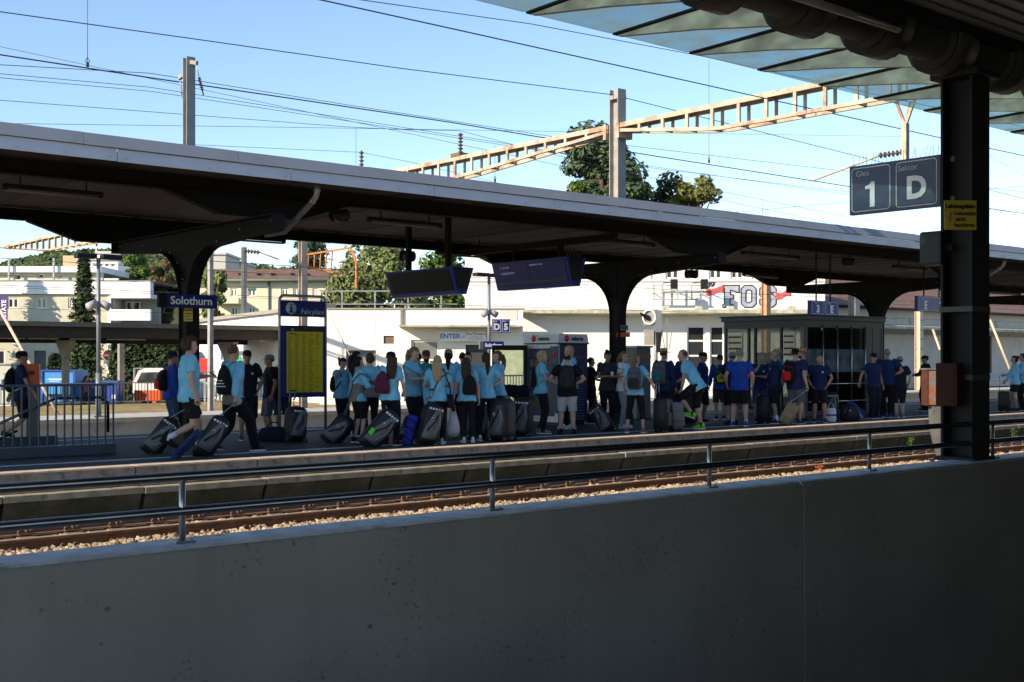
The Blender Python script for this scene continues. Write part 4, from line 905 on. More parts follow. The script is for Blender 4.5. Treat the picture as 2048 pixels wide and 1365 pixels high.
# ================================================================== far platform furniture and street
def lamp_post(px, top, Y, label):
    p = PY(px, top, Y); o = empty('lamp_post', (p.x, p.y, 0), 0, label, 'lamp post')
    MB().tube([(0, 0, 0), (0, 0, 1.2)], .075, 12).tube([(0, 0, 1.2), (0, 0, p.z)], .055, 12).build('pole', mat('lamp_pole_grey', (.20, .22, .25), .5, metal=.3, var=.1), o)
    for s in (-1, 1): MB().bbox(s * .08 if s > 0 else -.62, .62 if s > 0 else -.08, -.14, .14, p.z - .02, p.z + .1, .015).build('lamp_head', M_steelg, o)
    for s in (-1, 1):
        q = MB().tube([(s * .08, 0, p.z - 1.2), (s * .3, -.06, p.z - 1.32)], [.1, .115], 12).build('loudspeaker', mat('speaker_grey', (.35, .35, .36), .6, var=.1), o)
    MB().bbox(-.2, .2, -.2, .2, -.02, .05, .01).build('base', M_galv, o)
    return o, p.z
lamp_post(197, 517, 32.0, 'grey double-headed lamp post at left with two loudspeakers')
o, zt = lamp_post(978, 553, 32.0, 'grey double-headed lamp post bearing track and station signs')
sg = empty('track_sign', PY(978, 652, 31.9), 0, 'small blue sign D 5 on the lamp post', 'sign')
for k, (ch, cap) in enumerate((('D', 'Sektor'), ('5', 'Gleis'))):
    q = MB().bbox(.06 + k * .31, .06 + k * .31 + .30, -.1, -.06, -.21, .21, .004).build('plate', M_blue2, sg)
    fr_ = MB(); x0 = .08 + k * .31
    fr_.box(x0, x0 + .26, -.104, -.1, -.19, -.18).box(x0, x0 + .26, -.104, -.1, .18, .19).box(x0, x0 + .01, -.104, -.1, -.18, .18).box(x0 + .25, x0 + .26, -.104, -.1, -.18, .18).build('border', M_white, q)
    text('numeral', ch, .27, M_white, q, (x0 + .13, -.104, -.04), FACE_NY, bold=.014); text('caption', cap, .055, M_white, q, (x0 + .08, -.104, .14), FACE_NY)
sg.rotation_euler = (0, 0, radians(-12)); sg.scale = (1.15, 1, 1.1)
sn = empty('station_sign', PY(978, 691, 31.7), radians(-12), 'small blue Solothurn sign low on the lamp post', 'sign')
sn.scale = (1.2, 1, 1.2)
MB().bbox(-.2, .45, -.06, 0, -.11, .11, .004).build('plate', M_blue2, sn); MB().bbox(-.32, -.2, -.06, 0, -.11, .11, .004).build('end_plate', M_galv, sn)
text('lettering', 'Solothurn', .135, M_white, sn, (.12, -.063, 0), FACE_NY, bold=.006)
# signal with white ring
p = PY(1312, 640, 31.9); o = empty('platform_signal', (p.x, p.y, 0), AX - pi / 2, 'grey signal post with white ring and boxes behind the column', 'signal')
zf = lambda py: EYE + (HOR - py) * (31.9 / ray(1312).y) / FOC
MB().tube([(0, 0, 0), (0, 0, zf(620))], .07, 10).box(-.05, .2, -.12, .12, zf(665), zf(622)).build('post', mat('signal_steel', (.22, .25, .28), .5, metal=.4, var=.1), o)
MB().tube([(-.27 + .24 * cos(a), -.1, zf(635) + .27 * sin(a)) for a in [2 * pi * i / 20 for i in range(21)]], .035, 8).build('ring', mat('ring_white', (.8, .8, .8), .4, var=0), o)
MB().prism([(-.48, zf(650)), (-.02, zf(652)), (-.02, zf(622)), (-.4, zf(622))], 'y', -.06, .02).build('signal_head', mat('signal_grey', (.35, .34, .31), .6, var=.1), o)
MB().add([(-.35, -.1, zf(632)), (-.35, -.1, zf(642)), (-.65, -.35, zf(626)), (-.65, -.35, zf(630)), (-.2, -.1, zf(642)), (-.25, -.1, zf(632))], [(0, 1, 3, 2), (0, 2, 5), (1, 4, 3), (2, 3, 4, 5), (0, 5, 4, 1)]).build('hood', M_black, o)
MB().bbox(-.46, -.08, -.12, .1, zf(690), zf(660), .02).build('loudspeaker_box', mat('box_grey', (.30, .29, .27), .7, var=.12), o); MB().prism([(-.02, zf(660)), (.24, zf(660)), (.14, zf(705)), (.0, zf(705))], 'y', -.1, .1).build('cabinet', M_steelg, o)
p = PY(1334, 650, 33.2); o = empty('ladder_mast', (p.x, p.y, 0), AX - pi / 2, 'thin steel lattice stand right of the ring signal', 'mast')
zf = lambda py: EYE + (HOR - py) * (33.2 / ray(1334).y) / FOC
MB().bar((0, 0, 0), (0, 0, zf(636)), .05).bar((-.24, 0, zf(657)), (.24, 0, zf(657)), .035).bar((-.22, 0, zf(657)), (-.08, 0, zf(700)), .03).bar((.22, 0, zf(657)), (.08, 0, zf(700)), .03).build('frame', M_galv, o)
# street things
p = PG(217, 812, ZG); o = empty('no_entry_sign', PD(217, 800, 74) * 1.0, AX - pi / 2, 'round red no-entry sign on a white post across the yard', 'traffic sign'); o.location.z = ZG
zf = lambda py: EYE + (HOR - py) * 74 / FOC - ZG
MB().tube([(0, .05, 0), (0, .05, zf(664))], .05, 8).build('post', M_white, o); MB().tube([(0, 0, zf(711)), (0, .02, zf(711))], .33, 24).build('disc', mat('sign_red', (.65, .03, .03), .5, var=.05), o)
MB().box(-.24, .24, -.012, -.002, zf(711) - .06, zf(711) + .06).build('bar', M_white, o); MB().bbox(-.3, .3, 0, .03, zf(728.5), zf(721), .005).build('sub_plate', M_white, o)
LPRINT = mat('pale_print', (.4, .55, .7), .6, var=0); GPRINT = mat('green_mark', (.1, .5, .25), .6, var=0); M_cblue = mat('container_blue', (.05, .28, .68), .5, var=.1); M_cblue2 = mat('container_dark_blue', (.02, .07, .36), .5, var=.12)
c = BG('waste_container', 64, 115, 'bright blue skip container across the yard', 'container'); X, Z, o = c.x, c.z, c.o
MB().box(X(83), X(150), .0, .12, ZG + .25, Z(741)).box(X(83), X(150), 1.9, 2.0, ZG + .25, Z(741)).box(X(83), X(83) + .1, .12, 1.9, ZG + .25, Z(741)).box(X(150) - .1, X(150), .12, 1.9, ZG + .25, Z(741)).box(X(83), X(150), .12, 1.9, ZG + .25, ZG + .35).build('body', M_cblue, o)
MB().box(X(83) - .05, X(150) + .05, -.08, -.004, Z(743), Z(740)).box(X(83) - .05, X(83) + .08, -.08, -.004, ZG + .2, Z(743)).box(X(150) - .08, X(150) + .05, -.08, -.004, ZG + .2, Z(743)).build('rim', M_cblue2, o)
MB().prism([(-.01, Z(766)), (-.45, Z(770)), (-.45, Z(788)), (-.01, Z(792))], 'x', X(90), X(146)).build('chute', M_cblue, o)
MB().box(X(97), X(126), -.014, -.004, Z(760.5), Z(758)).build('white_print', M_white, o); MB().box(X(99), X(119), -.014, -.004, Z(764), Z(762)).build('pale_print', LPRINT, o); MB().box(X(92), X(96), -.014, -.004, Z(762), Z(758.5)).build('green_mark', GPRINT, o)
for px in (92, 141): MB().tube([(X(px), -.1, ZG + .14), (X(px), .05, ZG + .14)], .14, 10).build('roller', M_black, o)
for k, (a, b, lb) in enumerate(((163, 203, 'left'), (204, 236, 'right'))):
    c = BG('waste_bin', 65, (a + b) / 2, 'dark blue lidded waste bin, %s one of the pair' % lb, 'bin'); X, Z, o = c.x, c.z, c.o
    MB().prism([(X(a + 2), ZG + .15), (X(b - 2), ZG + .15), (X(b), Z(768)), (X(a), Z(768))], 'y', 0, 1.0).build('body', M_cblue2, o); MB().bbox(X(a) - .03, X(b) + .03, -.06, 1.05, Z(768) + .005, Z(762), .03).build('lid', M_cblue2, o)
    for px in (a + 5, b - 5):
        for yy in (.15, .85): MB().tube([(X(px) - .04, yy, ZG + .1), (X(px) + .04, yy, ZG + .1)], .1, 10).build('wheel', M_black, o)
    MB().box(X(b - 12), X(b - 5), -.02, -.004, Z(798), Z(790)).build('sticker', M_white, o)
c = BG('pale_cabinet', 63, 10, 'pale green-grey cabinet at the far left edge behind the railing', 'cabinet'); X, Z, o = c.x, c.z, c.o
MB().bbox(X(-30), X(22), 0, 1.2, ZG, Z(730), .03).build('body', mat('pale_cabinet_grey', (.5, .53, .5), .7, var=.08), o); MB().bbox(X(-32), X(24), -.08, 1.3, Z(730), Z(727), .01).build('lid', M_galv, o)
# white van with orange barrier
v = BG('parked_van', 68, 305, 'white parked van behind the orange barrier', 'van'); X, Z, o = v.x, v.z, v.o
W0 = X(274); L = 4.3
MB().prism([(W0, ZG + .35), (W0 + .02, ZG + 1.15), (W0 + .35, ZG + 1.85), (W0 + .7, ZG + 1.98), (W0 + 3.0, ZG + 1.98), (W0 + 3.6, ZG + 1.25), (W0 + 4.25, ZG + 1.05), (W0 + 4.3, ZG + .35)], 'y', -.85, .85).build('body', mat('van_white', (.78, .78, .78), .3, var=.03), o)
MB().prism([(W0 + .22, ZG + 1.15), (W0 + .5, ZG + 1.75), (W0 + 1.7, ZG + 1.78), (W0 + 1.7, ZG + 1.15)], 'y', -.858, -.852).build('side_window', M_win, o); MB().prism([(W0 + 1.8, ZG + 1.15), (W0 + 1.8, ZG + 1.78), (W0 + 2.9, ZG + 1.78), (W0 + 3.35, ZG + 1.2)], 'y', -.858, -.852).build('side_window', M_win, o)
for xx in (W0 + .8, W0 + 3.4):
    for s in (-1, 1):
        q = MB().tube([(xx, s * .72, ZG + .33), (xx, s * .9, ZG + .33)], .33, 18).build('wheel', M_black, o); MB().tube([(xx, s * .88, ZG + .33), (xx, s * .91, ZG + .33)], .18, 12).build('rim', M_galv, q)
MB().bbox(W0 - .03, W0 + .03, -.8, -.6, ZG + .9, ZG + 1.3, .01).build('tail_light', MATS['sign_red'], o)
v = BG('orange_barrier', 66, 300, 'bright orange roadworks barrier in front of the white van', 'barrier'); X, Z, o = v.x, v.z, v.o
MB().bbox(X(268), X(345), 0, .12, Z(803), Z(781), .03).build('panel', M_orange, o)
for px in (276, 310, 338): MB().bbox(X(px) - .1, X(px) + .1, -.15, .27, ZG, Z(803), .02).build('foot', M_orange, o)
v = BG('cage_trailer', 70, 305, 'grey mesh cage standing behind the white van', 'cage'); X, Z, o = v.x, v.z, v.o
cg = MB()
for px in (268, 306, 345): cg.box(X(px) - .04, X(px) + .04, 0, .08, ZG, Z(736))
cg.box(X(268), X(345), 0, .08, Z(738), Z(736)).box(X(268), X(345), .02, .06, Z(757), Z(756)).build('frame', M_galv, o)
ms = MB()
for i in range(24): xx = X(268) + (X(345) - X(268)) * i / 24; ms.box(xx, xx + .012, .03, .045, ZG + .8, Z(738))
ms.build('mesh', M_galv, o)
# red and green stall signs right of the name column, behind
for a, b, t, bt, m, lb in ((396, 421, 717, 745, MATS['sign_red'], 'red poster panel right of the station-name column'), (421, 432, 717, 742, M_wht, 'white poster panel beside the red one'), (470, 482, 713, 728, mat('green_panel', (.03, .45, .12), .6, var=.1), 'small green panel behind the man in a cap')):
    v = BG('poster_panel', 58, (a + b) / 2, lb, 'poster'); MB().bbox(v.x(a), v.x(b), 0, .06, v.z(bt), v.z(t), .01).build('board', m, v.o); MB().box(-.04, .04, .07, .13, ZG, v.z(t) - .1).build('post', M_galv, v.o)
# yard fence
fn = empty('yard_fence', (0, 57.4, ZG + .3), 0, 'grey bar fence along the far side of the yard', 'fence')
xa, xb = XatY(-20, 57.4), XatY(690, 57.4)
MB().box(xa, xb, -.025, .025, 1.0, 1.05).build('top_rail', M_galv, fn); MB().box(xa, xb, -.02, .02, .1, .14).build('bottom_rail', M_galv, fn)
fb = MB(); x = xa
while x < xb: fb.box(x - .012, x + .012, -.012, .012, .14, 1.0); x += .16
fb.build('bars', M_steelg, fn, kind='stuff')
x = xa
while x < xb: MB().box(x - .03, x + .03, -.03, .03, 0, 1.06).build('post', M_galv, fn); x += 2.5
# railing on the far platform right of the vending machine
rl = empty('platform_railing', (0, 33.6, 0), 0, 'pale railing along the rear of the far platform', 'railing')
xa, xb = XatY(985, 33.6), XatY(1110, 33.6)
MB().box(xa, xb, -.03, .03, .95, 1.0).build('top_rail', M_galv, rl)
fb = MB(); x = xa
while x < xb: fb.box(x - .012, x + .012, -.012, .012, .05, .95); x += .14
fb.build('bars', M_galv, rl, kind='stuff')
# ================================================================== platform furniture
# under-canopy lamps
def tube_lamp(a, b, Y, z, label):
    xa, xb = XatY(a, Y), XatY(b, Y); L = xb - xa; o = empty('tube_lamp', ((xa + xb) / 2, Y, z), label=label, cat='lamp')
    MB().bbox(-L / 2, L / 2, -.05, .05, 0, .07, .006).build('housing', M_steelg, o)
    MB().tube([(-L / 2 + .04, 0, -.03), (L / 2 - .04, 0, -.03)], .022, 10).build('tube', MATS['lamp_tube_glass'], o)
    for s in (-1, 1): MB().bar((s * L * .33, 0, .07), (s * L * .33, 0, 4.55 - z), .02).build('hanger', M_steelg, o)
    for s in (-1, 1): MB().cbox(s * (L / 2 - .03), 0, -.015, .06, .07, .04).build('end_cap', M_black, o)
for a, b, lb in ((5, 205, 'first'), (736, 882, 'second'), (1188, 1308, 'third'), (1484, 1597, 'fourth'), (1786, 1852, 'fifth')):
    tube_lamp(a, b, 19.75, 4.26, 'unlit tube lamp under the front of the canopy, %s from left' % lb)
for a, b, lb in ((462, 570, 'left of the timetable board'), (872, 976, 'behind the departure boards'), (1486, 1556, 'above the graffiti'), (1976, 2040, 'at far right')):
    tube_lamp(a, b, 23.4, 4.12, 'unlit tube lamp under the rear of the canopy %s' % lb)
def speaker(px, py, Y, r, label):
    p = PY(px, py, Y); o = empty('loudspeaker', p, radians(200), label, 'loudspeaker')
    MB().tube([(0, -.16, 0), (0, .12, -.02)], [r, r * 1.05], 16).build('horn', M_black, o); MB().tube([(0, -.19, 0), (0, -.16, 0)], r * 1.12, 16).build('rim', M_steelg, o)
    MB().bar((0, 0, r), (0, 0, 4.5 - p.z), .03).build('bracket', M_steelg, o)
speaker(682, 430, 19.0, .11, 'round loudspeaker under the canopy left of the departure boards'); speaker(818, 512, 23.6, .12, 'round loudspeaker behind the left departure board'); speaker(1385, 548, 22.0, .11, 'round loudspeaker hanging in front of the graffiti wall'); speaker(1700, 523, 19.2, .1, 'round loudspeaker under the canopy right of the shelter')
# departure boards
def board(near_px, X, y0, y1, ztop, zbot, label, lit):
    o = empty('departure_board', (X, (y0 + y1) / 2, zbot), 0, label, 'display board'); L = (y1 - y0) / 2; h = ztop - zbot
    sec = [(-.11, 0), (.11, 0), (.30, h), (-.30, h)]
    MB().prism([(p[0], p[1]) for p in sec], 'y', -L, L).build('casing', M_blue2, o)
    n = Vector((-1, 0, .19 / h)).normalized()
    def on(t, u, e): return Vector((-.11 - .19 * u, L * t, h * u)) + n * e
    vs = [on(a, b, e) for e in (.002, .012) for a, b in ((-.93, .13), (.93, .13), (.93, .92), (-.93, .92))]
    q = MB().add(vs, [(0, 1, 2, 3), (7, 6, 5, 4), (0, 4, 5, 1), (1, 5, 6, 2), (2, 6, 7, 3), (3, 7, 4, 0)]).build('screen', mat('screen_blue', (.008, .012, .085), .25, var=.15, scale=2, emit=((.01, .015, .14), .06)) if lit else mat('screen_dark', (.006, .007, .008), .5, var=.15, spec=.2), o)
    if lit:
        rt = Matrix((( 0, -.19 / sqrt(.19 ** 2 + h * h), -1), (-1, 0, 0), (0, h / sqrt(.19 ** 2 + h * h), 0))).to_4x4()
        def tx(s, size, t, u):
            p = on(t, u, .016); e = Matrix(((0, -.19 / sqrt(.19 ** 2 + h * h), n.x), (-1, 0, 0), (0, h / sqrt(.19 ** 2 + h * h), n.z))).to_euler()
            text('screen_text', s, size, mat('screen_text', (.3, .3, .4), .5, var=0, emit=((.3, .3, .45), .25)), q, p, e, align='LEFT')
        tx('S  07:46', .1, .78, .8); tx('Langendorf', .11, .78, .6); tx('Solothurn West', .07, -.02, .82)
        vs = [on(a, b, ee) for ee in (.0125, .0145) for a, b in ((-.90, .17), (.90, .17), (.90, .28), (-.90, .28))]; MB().add(vs, [(0, 1, 2, 3), (7, 6, 5, 4), (0, 4, 5, 1), (1, 5, 6, 2), (2, 6, 7, 3), (3, 7, 4, 0)]).build('ticker_strip', mat('ticker_grey', (.05, .05, .09), .4, var=.1), q)
        vs = [on(a, b, ee) for ee in (.0125, .0155) for a, b in ((.015, .13), (.03, .13), (.03, .92), (.015, .92))]; MB().add(vs, [(0, 1, 2, 3), (7, 6, 5, 4), (0, 4, 5, 1), (1, 5, 6, 2), (2, 6, 7, 3), (3, 7, 4, 0)]).build('screen_divider', M_black, q)
    MB().prism([(-.14, h * .2), (.14, h * .2), (.2, h * .98), (-.2, h * .98)], 'y', -L - .012, -L - .002).build('end_panel', M_steelg, o)
    MB().prism([(-.015, .02), (.015, .02), (.015, h * .2), (-.015, h * .2)], 'y', -L - .01, -L - .002).build('end_slot', M_black, o)
    for s in (-.6, .6): MB().box(-.05, .05, s * L - .05, s * L + .05, h, (4.13 if lit else 4.54) - zbot).build('hanger', M_steel, o)
    for k in range(5): MB().tube([(-.22 + .1 * k, -L + .12, h), (-.22 + .1 * k, -L + .02, h + .09)], .006, 5).build('bird_spike', M_galv, o)
board(1150, 18.62, 19.6, 22.2, 3.83, 3.19, 'right departure board with blue screen showing a train hanging under the canopy', True)
board(925, 15.4, 19.6, 21.95, 3.45, 2.9, 'left departure board with black screen hanging under the canopy', False)
# station-name sign on column
def cx_(px, X, py): return PX(px, py, X)
p = PX(378, 602, CX0 - .2)
ss = empty('station_sign', (CX0 - .22, CY, 0), 0, 'large dark blue Solothurn sign on the left canopy column', 'sign')
ya, yb = YatX(318, CX0 - .22) - CY, YatX(432, CX0 - .22) - CY
zc = EYE + (HOR - 602) * (CX0 - .22) / ray(378).x / FOC
# sign runs along the tracks: faces the viewer's platform
pA, pB = PY(333, 602, CY - .3), PY(432, 602, CY - .3)
ss.location = (pA.x, CY - .3, zc)
W_ = pB.x - pA.x; hh = 27 * (CY / ray(378).y) / FOC / 2
MB().bbox(0, W_, -.04, .04, -hh, hh, .005).build('plate', M_blue, ss); MB().bbox(-.16, -.003, -.05, .05, -hh, hh, .005).build('end_box', M_steel, ss); MB().box(W_ * .3, W_ * .5, .04, .2, -.06, .06).build('bracket', M_steel, ss)
text('lettering', 'Solothurn', .205, M_white, ss, (W_ * .48, -.043, 0), FACE_NY, bold=.003)
# yellow warning plates
M_yel = mat('warning_yellow', (.44, .33, .03), .5, var=.08)
def warn(loc, w_, h_, rot, label, s):
    o = empty('warning_plate', loc, rot, label, 'warning sign'); MB().bbox(-w_ / 2, w_ / 2, -.008, 0, -h_ / 2, h_ / 2, .003).build('plate', M_yel, o)
    text('lettering', 'Lebensgefahr', s * 1.05, M_black, o, (0, -.011, h_ * .3), FACE_NY, bold=.002); text('lettering', 'Leitungen', s, M_black, o, (w_ * .14, -.011, h_ * .06), FACE_NY, bold=.001); text('lettering', 'nicht', s, M_black, o, (w_ * .0, -.011, -h_ * .14), FACE_NY, bold=.001); text('lettering', 'ber\u00fchren', s, M_black, o, (w_ * .12, -.011, -h_ * .34), FACE_NY, bold=.001)
    b = MB().prism([(-w_ * .32, h_ * .1), (-w_ * .25, h_ * .1), (-w_ * .3, -h_ * .08), (-w_ * .24, -h_ * .08), (-w_ * .38, -h_ * .36), (-w_ * .33, -h_ * .14), (-w_ * .39, -h_ * .14)], 'y', -.011, -.009).build('lightning_bolt', mat('bolt_grey', (.2, .16, .12), .6, var=0), o)
p = PY(1919, 431, YC - .17); warn((p.x, YC - .175, p.z), .31, .27, radians(-35), 'yellow high-voltage warning plate on the near steel column', .052)
p = PX(361, 630, CX0 - .13); warn((CX0 - .1, CY - .18, p.z), .17, .26, radians(-45), 'small yellow warning plate below the large Solothurn sign', .03)
# Gleis 1 Sektor D sign
y0, y1 = YatX(1884, XC), YatX(1702, XC); d_ = XC / ray(1702).x
zt_, zb_ = EYE + (HOR - 335) * d_ / FOC, EYE + (HOR - 432) * d_ / FOC
gs = empty('track_sign', (XC, y0, zb_), pi / 2, 'big blue sign reading Gleis 1 Sektor D beside the near column', 'sign'); L = y1 - y0; h = zt_ - zb_
# local x runs along +Y (away); face toward -X is local +y
MB().bbox(0, L, -.03, .03, 0, h, .006).build('plate', mat('sign_blue_faded', (.055, .07, .125), .4, var=.1), gs)
for k, (cap, ch) in enumerate((('Gleis', '1'), ('Sektor', 'D'))):
    xa = L * (.535 if k == 0 else .035); xb = xa + L * .43; za, zb2 = h * .06, h * .94
    pts = []
    for cx, cz, a0 in ((xb - .03, zb2 - .03, 0), (xa + .03, zb2 - .03, 90), (xa + .03, za + .03, 180), (xb - .03, za + .03, 270)):
        for i in range(4): a = radians(a0 + i * 30); pts.append((cx + .03 * cos(a), .033, cz + .03 * sin(a)))
    MB().tube(pts + [pts[0], pts[1]], .005, 5).build('border', M_white, gs)
    if ch == '1':
        cx = (xa + xb) / 2; MB().prism([(cx - .045, h * .13), (cx + .01, h * .13), (cx + .01, h * .5), (cx + .065, h * .5), (cx + .065, h * .56), (cx + .02, h * .58), (cx - .005, h * .64), (cx - .045, h * .64)], 'y', .031, .036).build('numeral', M_white, gs)
    else: text('numeral', ch, h * .60, M_white, gs, ((xa + xb) / 2, .034, h * .40), (pi / 2, 0, pi), bold=.012)
    text('caption', cap, h * .16, mat('caption_grey', (.55, .57, .6), .5, var=0), gs, (xa + L * .43 - .125, .034, h * .82), (pi / 2, 0, pi))
for z in (.06, h - .06): MB().bar((0, 0, z), (-.14, 0, z), .05).build('clamp', M_galv, gs)
sp = MB()
for k in range(22): a = k / 22 * L; sp.tube([(a, 0, h), (a + random.uniform(-.03, .03), random.uniform(-.04, .04), h + .1)], .0025, 4)
sp.build('bird_spikes', M_galv, gs)
# loudspeaker box and red box on near column
p = PX(1868, 498, XC - .1); o = empty('speaker_box', (XC - .1, YatX(1868, XC - .1), p.z), 0, 'black speaker box on the side of the near column', 'speaker'); MB().bbox(-.1, .1, -.13, .1, -.16, .16, .02).build('box', M_black, o); MB().box(-.02, .02, -.2, -.13, -.03, .03).build('bracket', M_steel, o)
pr = PX(1900, 769, XC - .2); o = empty('red_box', (XC - .25, YatX(1900, XC - .25), pr.z), 0, 'dark red box strapped to the near column', 'box'); MB().bbox(-.07, .07, -.11, .11, -.2, .2, .012).build('body', mat('dark_red_box', (.042, .008, .004), .85, var=.3), o); MB().bbox(-.075, -.07, -.08, .08, -.17, .17, .002).build('door', mat('dark_red_door', (.036, .007, .003), .85, var=.3), o)
# rusty white track cabinet on a concrete foot beyond the wall
p = PG(1868, 860, -.73); dd = 13.0 / ray(1868).y; zf = lambda py: EYE + (HOR - py) * dd / FOC
o = empty('track_cabinet', (XatY(1868, 13.0), 13.0, -.73), AX - pi / 2, 'rust-stained white track cabinet on a concrete foot', 'cabinet'); zz = lambda py: zf(py) + .73
M_rc = mat('rusty_white', (.16, .155, .145), .7, var=.15, bump=.2, col2=(.28, .08, .03), c2scale=4, c2lo=.48, c2hi=.58)  # white and rust darkened so the cabinet reads as standing in shadow
MB().bbox(-.17, .28, -.15, .15, zz(810), zz(740), .01).build('body', M_rc, o); MB().box(-.2, -.165, -.16, .16, zz(811), zz(738)).build('edge', mat('rust_edge', (.08, .025, .012), .8, var=.3), o); MB().bbox(-.22, .3, -.18, .18, zz(740), zz(737), .004).build('lid', M_galv, o)
MB().prism([(-.08, zz(812)), (.2, zz(812)), (.2, zz(862)), (.46, -.1), (.2, -.1), (-.06, zz(862))], 'y', -.1, .1).build('foot', mat('mossy_concrete', (.11, .115, .11), .9, var=.3, scale=6, bump=.4), o)
# number plate and orange band on middle column
p = PX(1246, 656, MX2 - .14); o = empty('mast_plate', (MX2, CY - .2, p.z), radians(-35), 'grey mast number plate 1307 above an orange band on the middle column', 'sign')
MB().bbox(-.11, .11, -.012, 0, -.065, .065, .004).build('plate', mat('plate_grey', (.22, .22, .22), .6, var=.1), o); text('numeral', '1307', .1, M_black, o, (0, -.015, 0), FACE_NY, bold=.003); MB().box(-.16, .16, -.004, .1, -.22, -.11).build('orange_band', M_orange, o)
p = PY(1274, 770, 22.0); dd = 22.0 / ray(1274).y; zf = lambda py: EYE + (HOR - py) * dd / FOC
o = empty('switch_cabinet', (XatY(1274, 22.0), 22.0, 0), 0, 'grey switch cabinet with orange band right of the middle column', 'cabinet'); MB().bbox(-.26, .26, -.25, .25, .02, zf(696), .015).build('body', mat('cabinet_grey', (.17, .18, .17), .6, var=.1), o); MB().bbox(-.3, .3, -.29, .29, zf(696), zf(692), .008).build('lid', M_galv, o); MB().box(-.1, .262, -.254, -.25, zf(716), zf(711)).build('orange_band', M_orange, o); MB().box(-.3, .3, -.28, .28, 0, .02).build('plinth', M_under, o)
# sector signs E
def sec_sign(pxa, pxb, pya, pyb, Y, chs, label):
    a, b = PY(pxa, pya, Y), PY(pxb, pyb, Y); o = empty('sector_sign', (a.x, Y, b.z), 0, label, 'sign'); Wd, h = b.x - a.x, a.z - b.z
    MB().bbox(0, Wd, -.05, .05, 0, h, .006).build('plate', M_blue2, o)
    for k, ch in enumerate(chs):
        x0 = Wd * (.04 + .49 * k); x1 = x0 + Wd * .43
        MB().box(x0, x1, -.056, -.05, h * .06, h * .09).box(x0, x1, -.056, -.05, h * .91, h * .94).box(x0, x0 + .012, -.056, -.05, h * .09, h * .91).box(x1 - .012, x1, -.056, -.05, h * .09, h * .91).build('border', mat('border_pale', (.6, .62, .7), .5, var=0), o)
        text('numeral', ch, h * .72, M_white, o, ((x0 + x1) / 2, -.056, h * .40), FACE_NY, bold=.014)
        text('caption', 'Gleis' if ch.isdigit() else 'Sektor', h * .14, MATS['border_pale'], o, (x0 + Wd * .14, -.056, h * .82), FACE_NY)
    for t in (.25, .75): MB().bar((Wd * t, 0, h), (Wd * t, 0, 4.5 - b.z), .03).build('hanger', M_steel, o)
sec_sign(1618, 1674, 601, 632, 18.7, '3E', 'blue sign 3 E hanging above the shelter'); sec_sign(1832, 1893, 592, 626, 18.7, 'E2', 'blue sign E 2 hanging left of the near column')
# timetable board
YT = 20.4; xa, xb = XatY(559, YT), XatY(651, YT); dT = YT / ray(605).y; zf = lambda py: EYE + (HOR - py) * dT / FOC; Wd = xb - xa
o = empty('timetable_board', (xa, YT, 0), 0, 'tall timetable board with yellow departure poster and blue header', 'information board')
pts = [(0, 0, 0), (0, 0, zf(604))] + [(.09 - .09 * cos(a), 0, zf(604) + .11 * sin(a)) for a in (pi / 6, pi / 3, pi / 2)] + [(Wd - .09 + .09 * sin(a), 0, zf(604) + .11 * cos(a)) for a in (0, pi / 6, pi / 3)] + [(Wd, 0, zf(604)), (Wd, 0, 0)]
MB().tube(pts, .028, 10).build('tube_frame', M_galv, o)
hd = MB().bbox(.03, Wd - .03, -.05, .05, zf(634), zf(602), .006).build('header', M_blue, o)
zc = zf(618); MB().tube([(.22, -.053, zc), (.22, -.051, zc)], .115, 24).build('info_disc', mat('disc_pale', (.42, .47, .55), .6, var=.05), hd); MB().tube([(.22, -.058, zc + .058), (.22, -.054, zc + .058)], .021, 12).build('info_dot', M_blue, hd); MB().prism([(.175, zc - .08), (.265, zc - .08), (.265, zc - .062), (.243, zc - .058), (.243, zc + .025), (.18, zc + .025), (.18, zc + .01), (.2, zc + .006), (.2, zc - .058), (.175, zc - .062)], 'y', -.058, -.054).build('info_letter', M_blue, hd)
text('lettering', 'Fahrpl\u00e4ne', .135, mat('disc_pale', (0, 0, 0)), hd, (.70, -.054, zc - .06), FACE_NY)
pn = MB().bbox(.03, Wd - .03, -.06, .06, zf(795), zf(652), .006).build('panel', M_blue, o)
MB().box(.12, Wd - .1, -.066, -.06, zf(785), zf(664)).build('poster', mat('poster_yellow', (.56, .43, .01), .4, var=.05), pn); MB().box(.12, Wd - .1, -.066, -.06, zf(664) + .002, zf(656)).build('poster_head', M_black, pn)
pt_ = MB(); rnd = random.Random(3); z = zf(668)
while z > zf(783):
    for c in range(5):
        x0 = .14 + c * (Wd - .26) / 5
        if rnd.random() < .93 and (c < 4 or z > zf(690) or rnd.random() < .15): pt_.box(x0, x0 + rnd.uniform(.05, .13), -.068, -.0662, z - .007, z)
    z -= .017
pt_.build('printed_rows', mat('print_dark', (.16, .12, .02), .7, var=0), pn, kind='stuff')
text('lettering', 'Abfahrt', .05, M_black, pn, (.24, -.068, zf(668)), FACE_NY); text('lettering', 'SBB', .035, M_white, pn, (.24, -.068, zf(660)), FACE_NY)
MB().bar((0, 0, .18), (Wd, 0, .18), .03).build('foot_bar', M_galv, o)
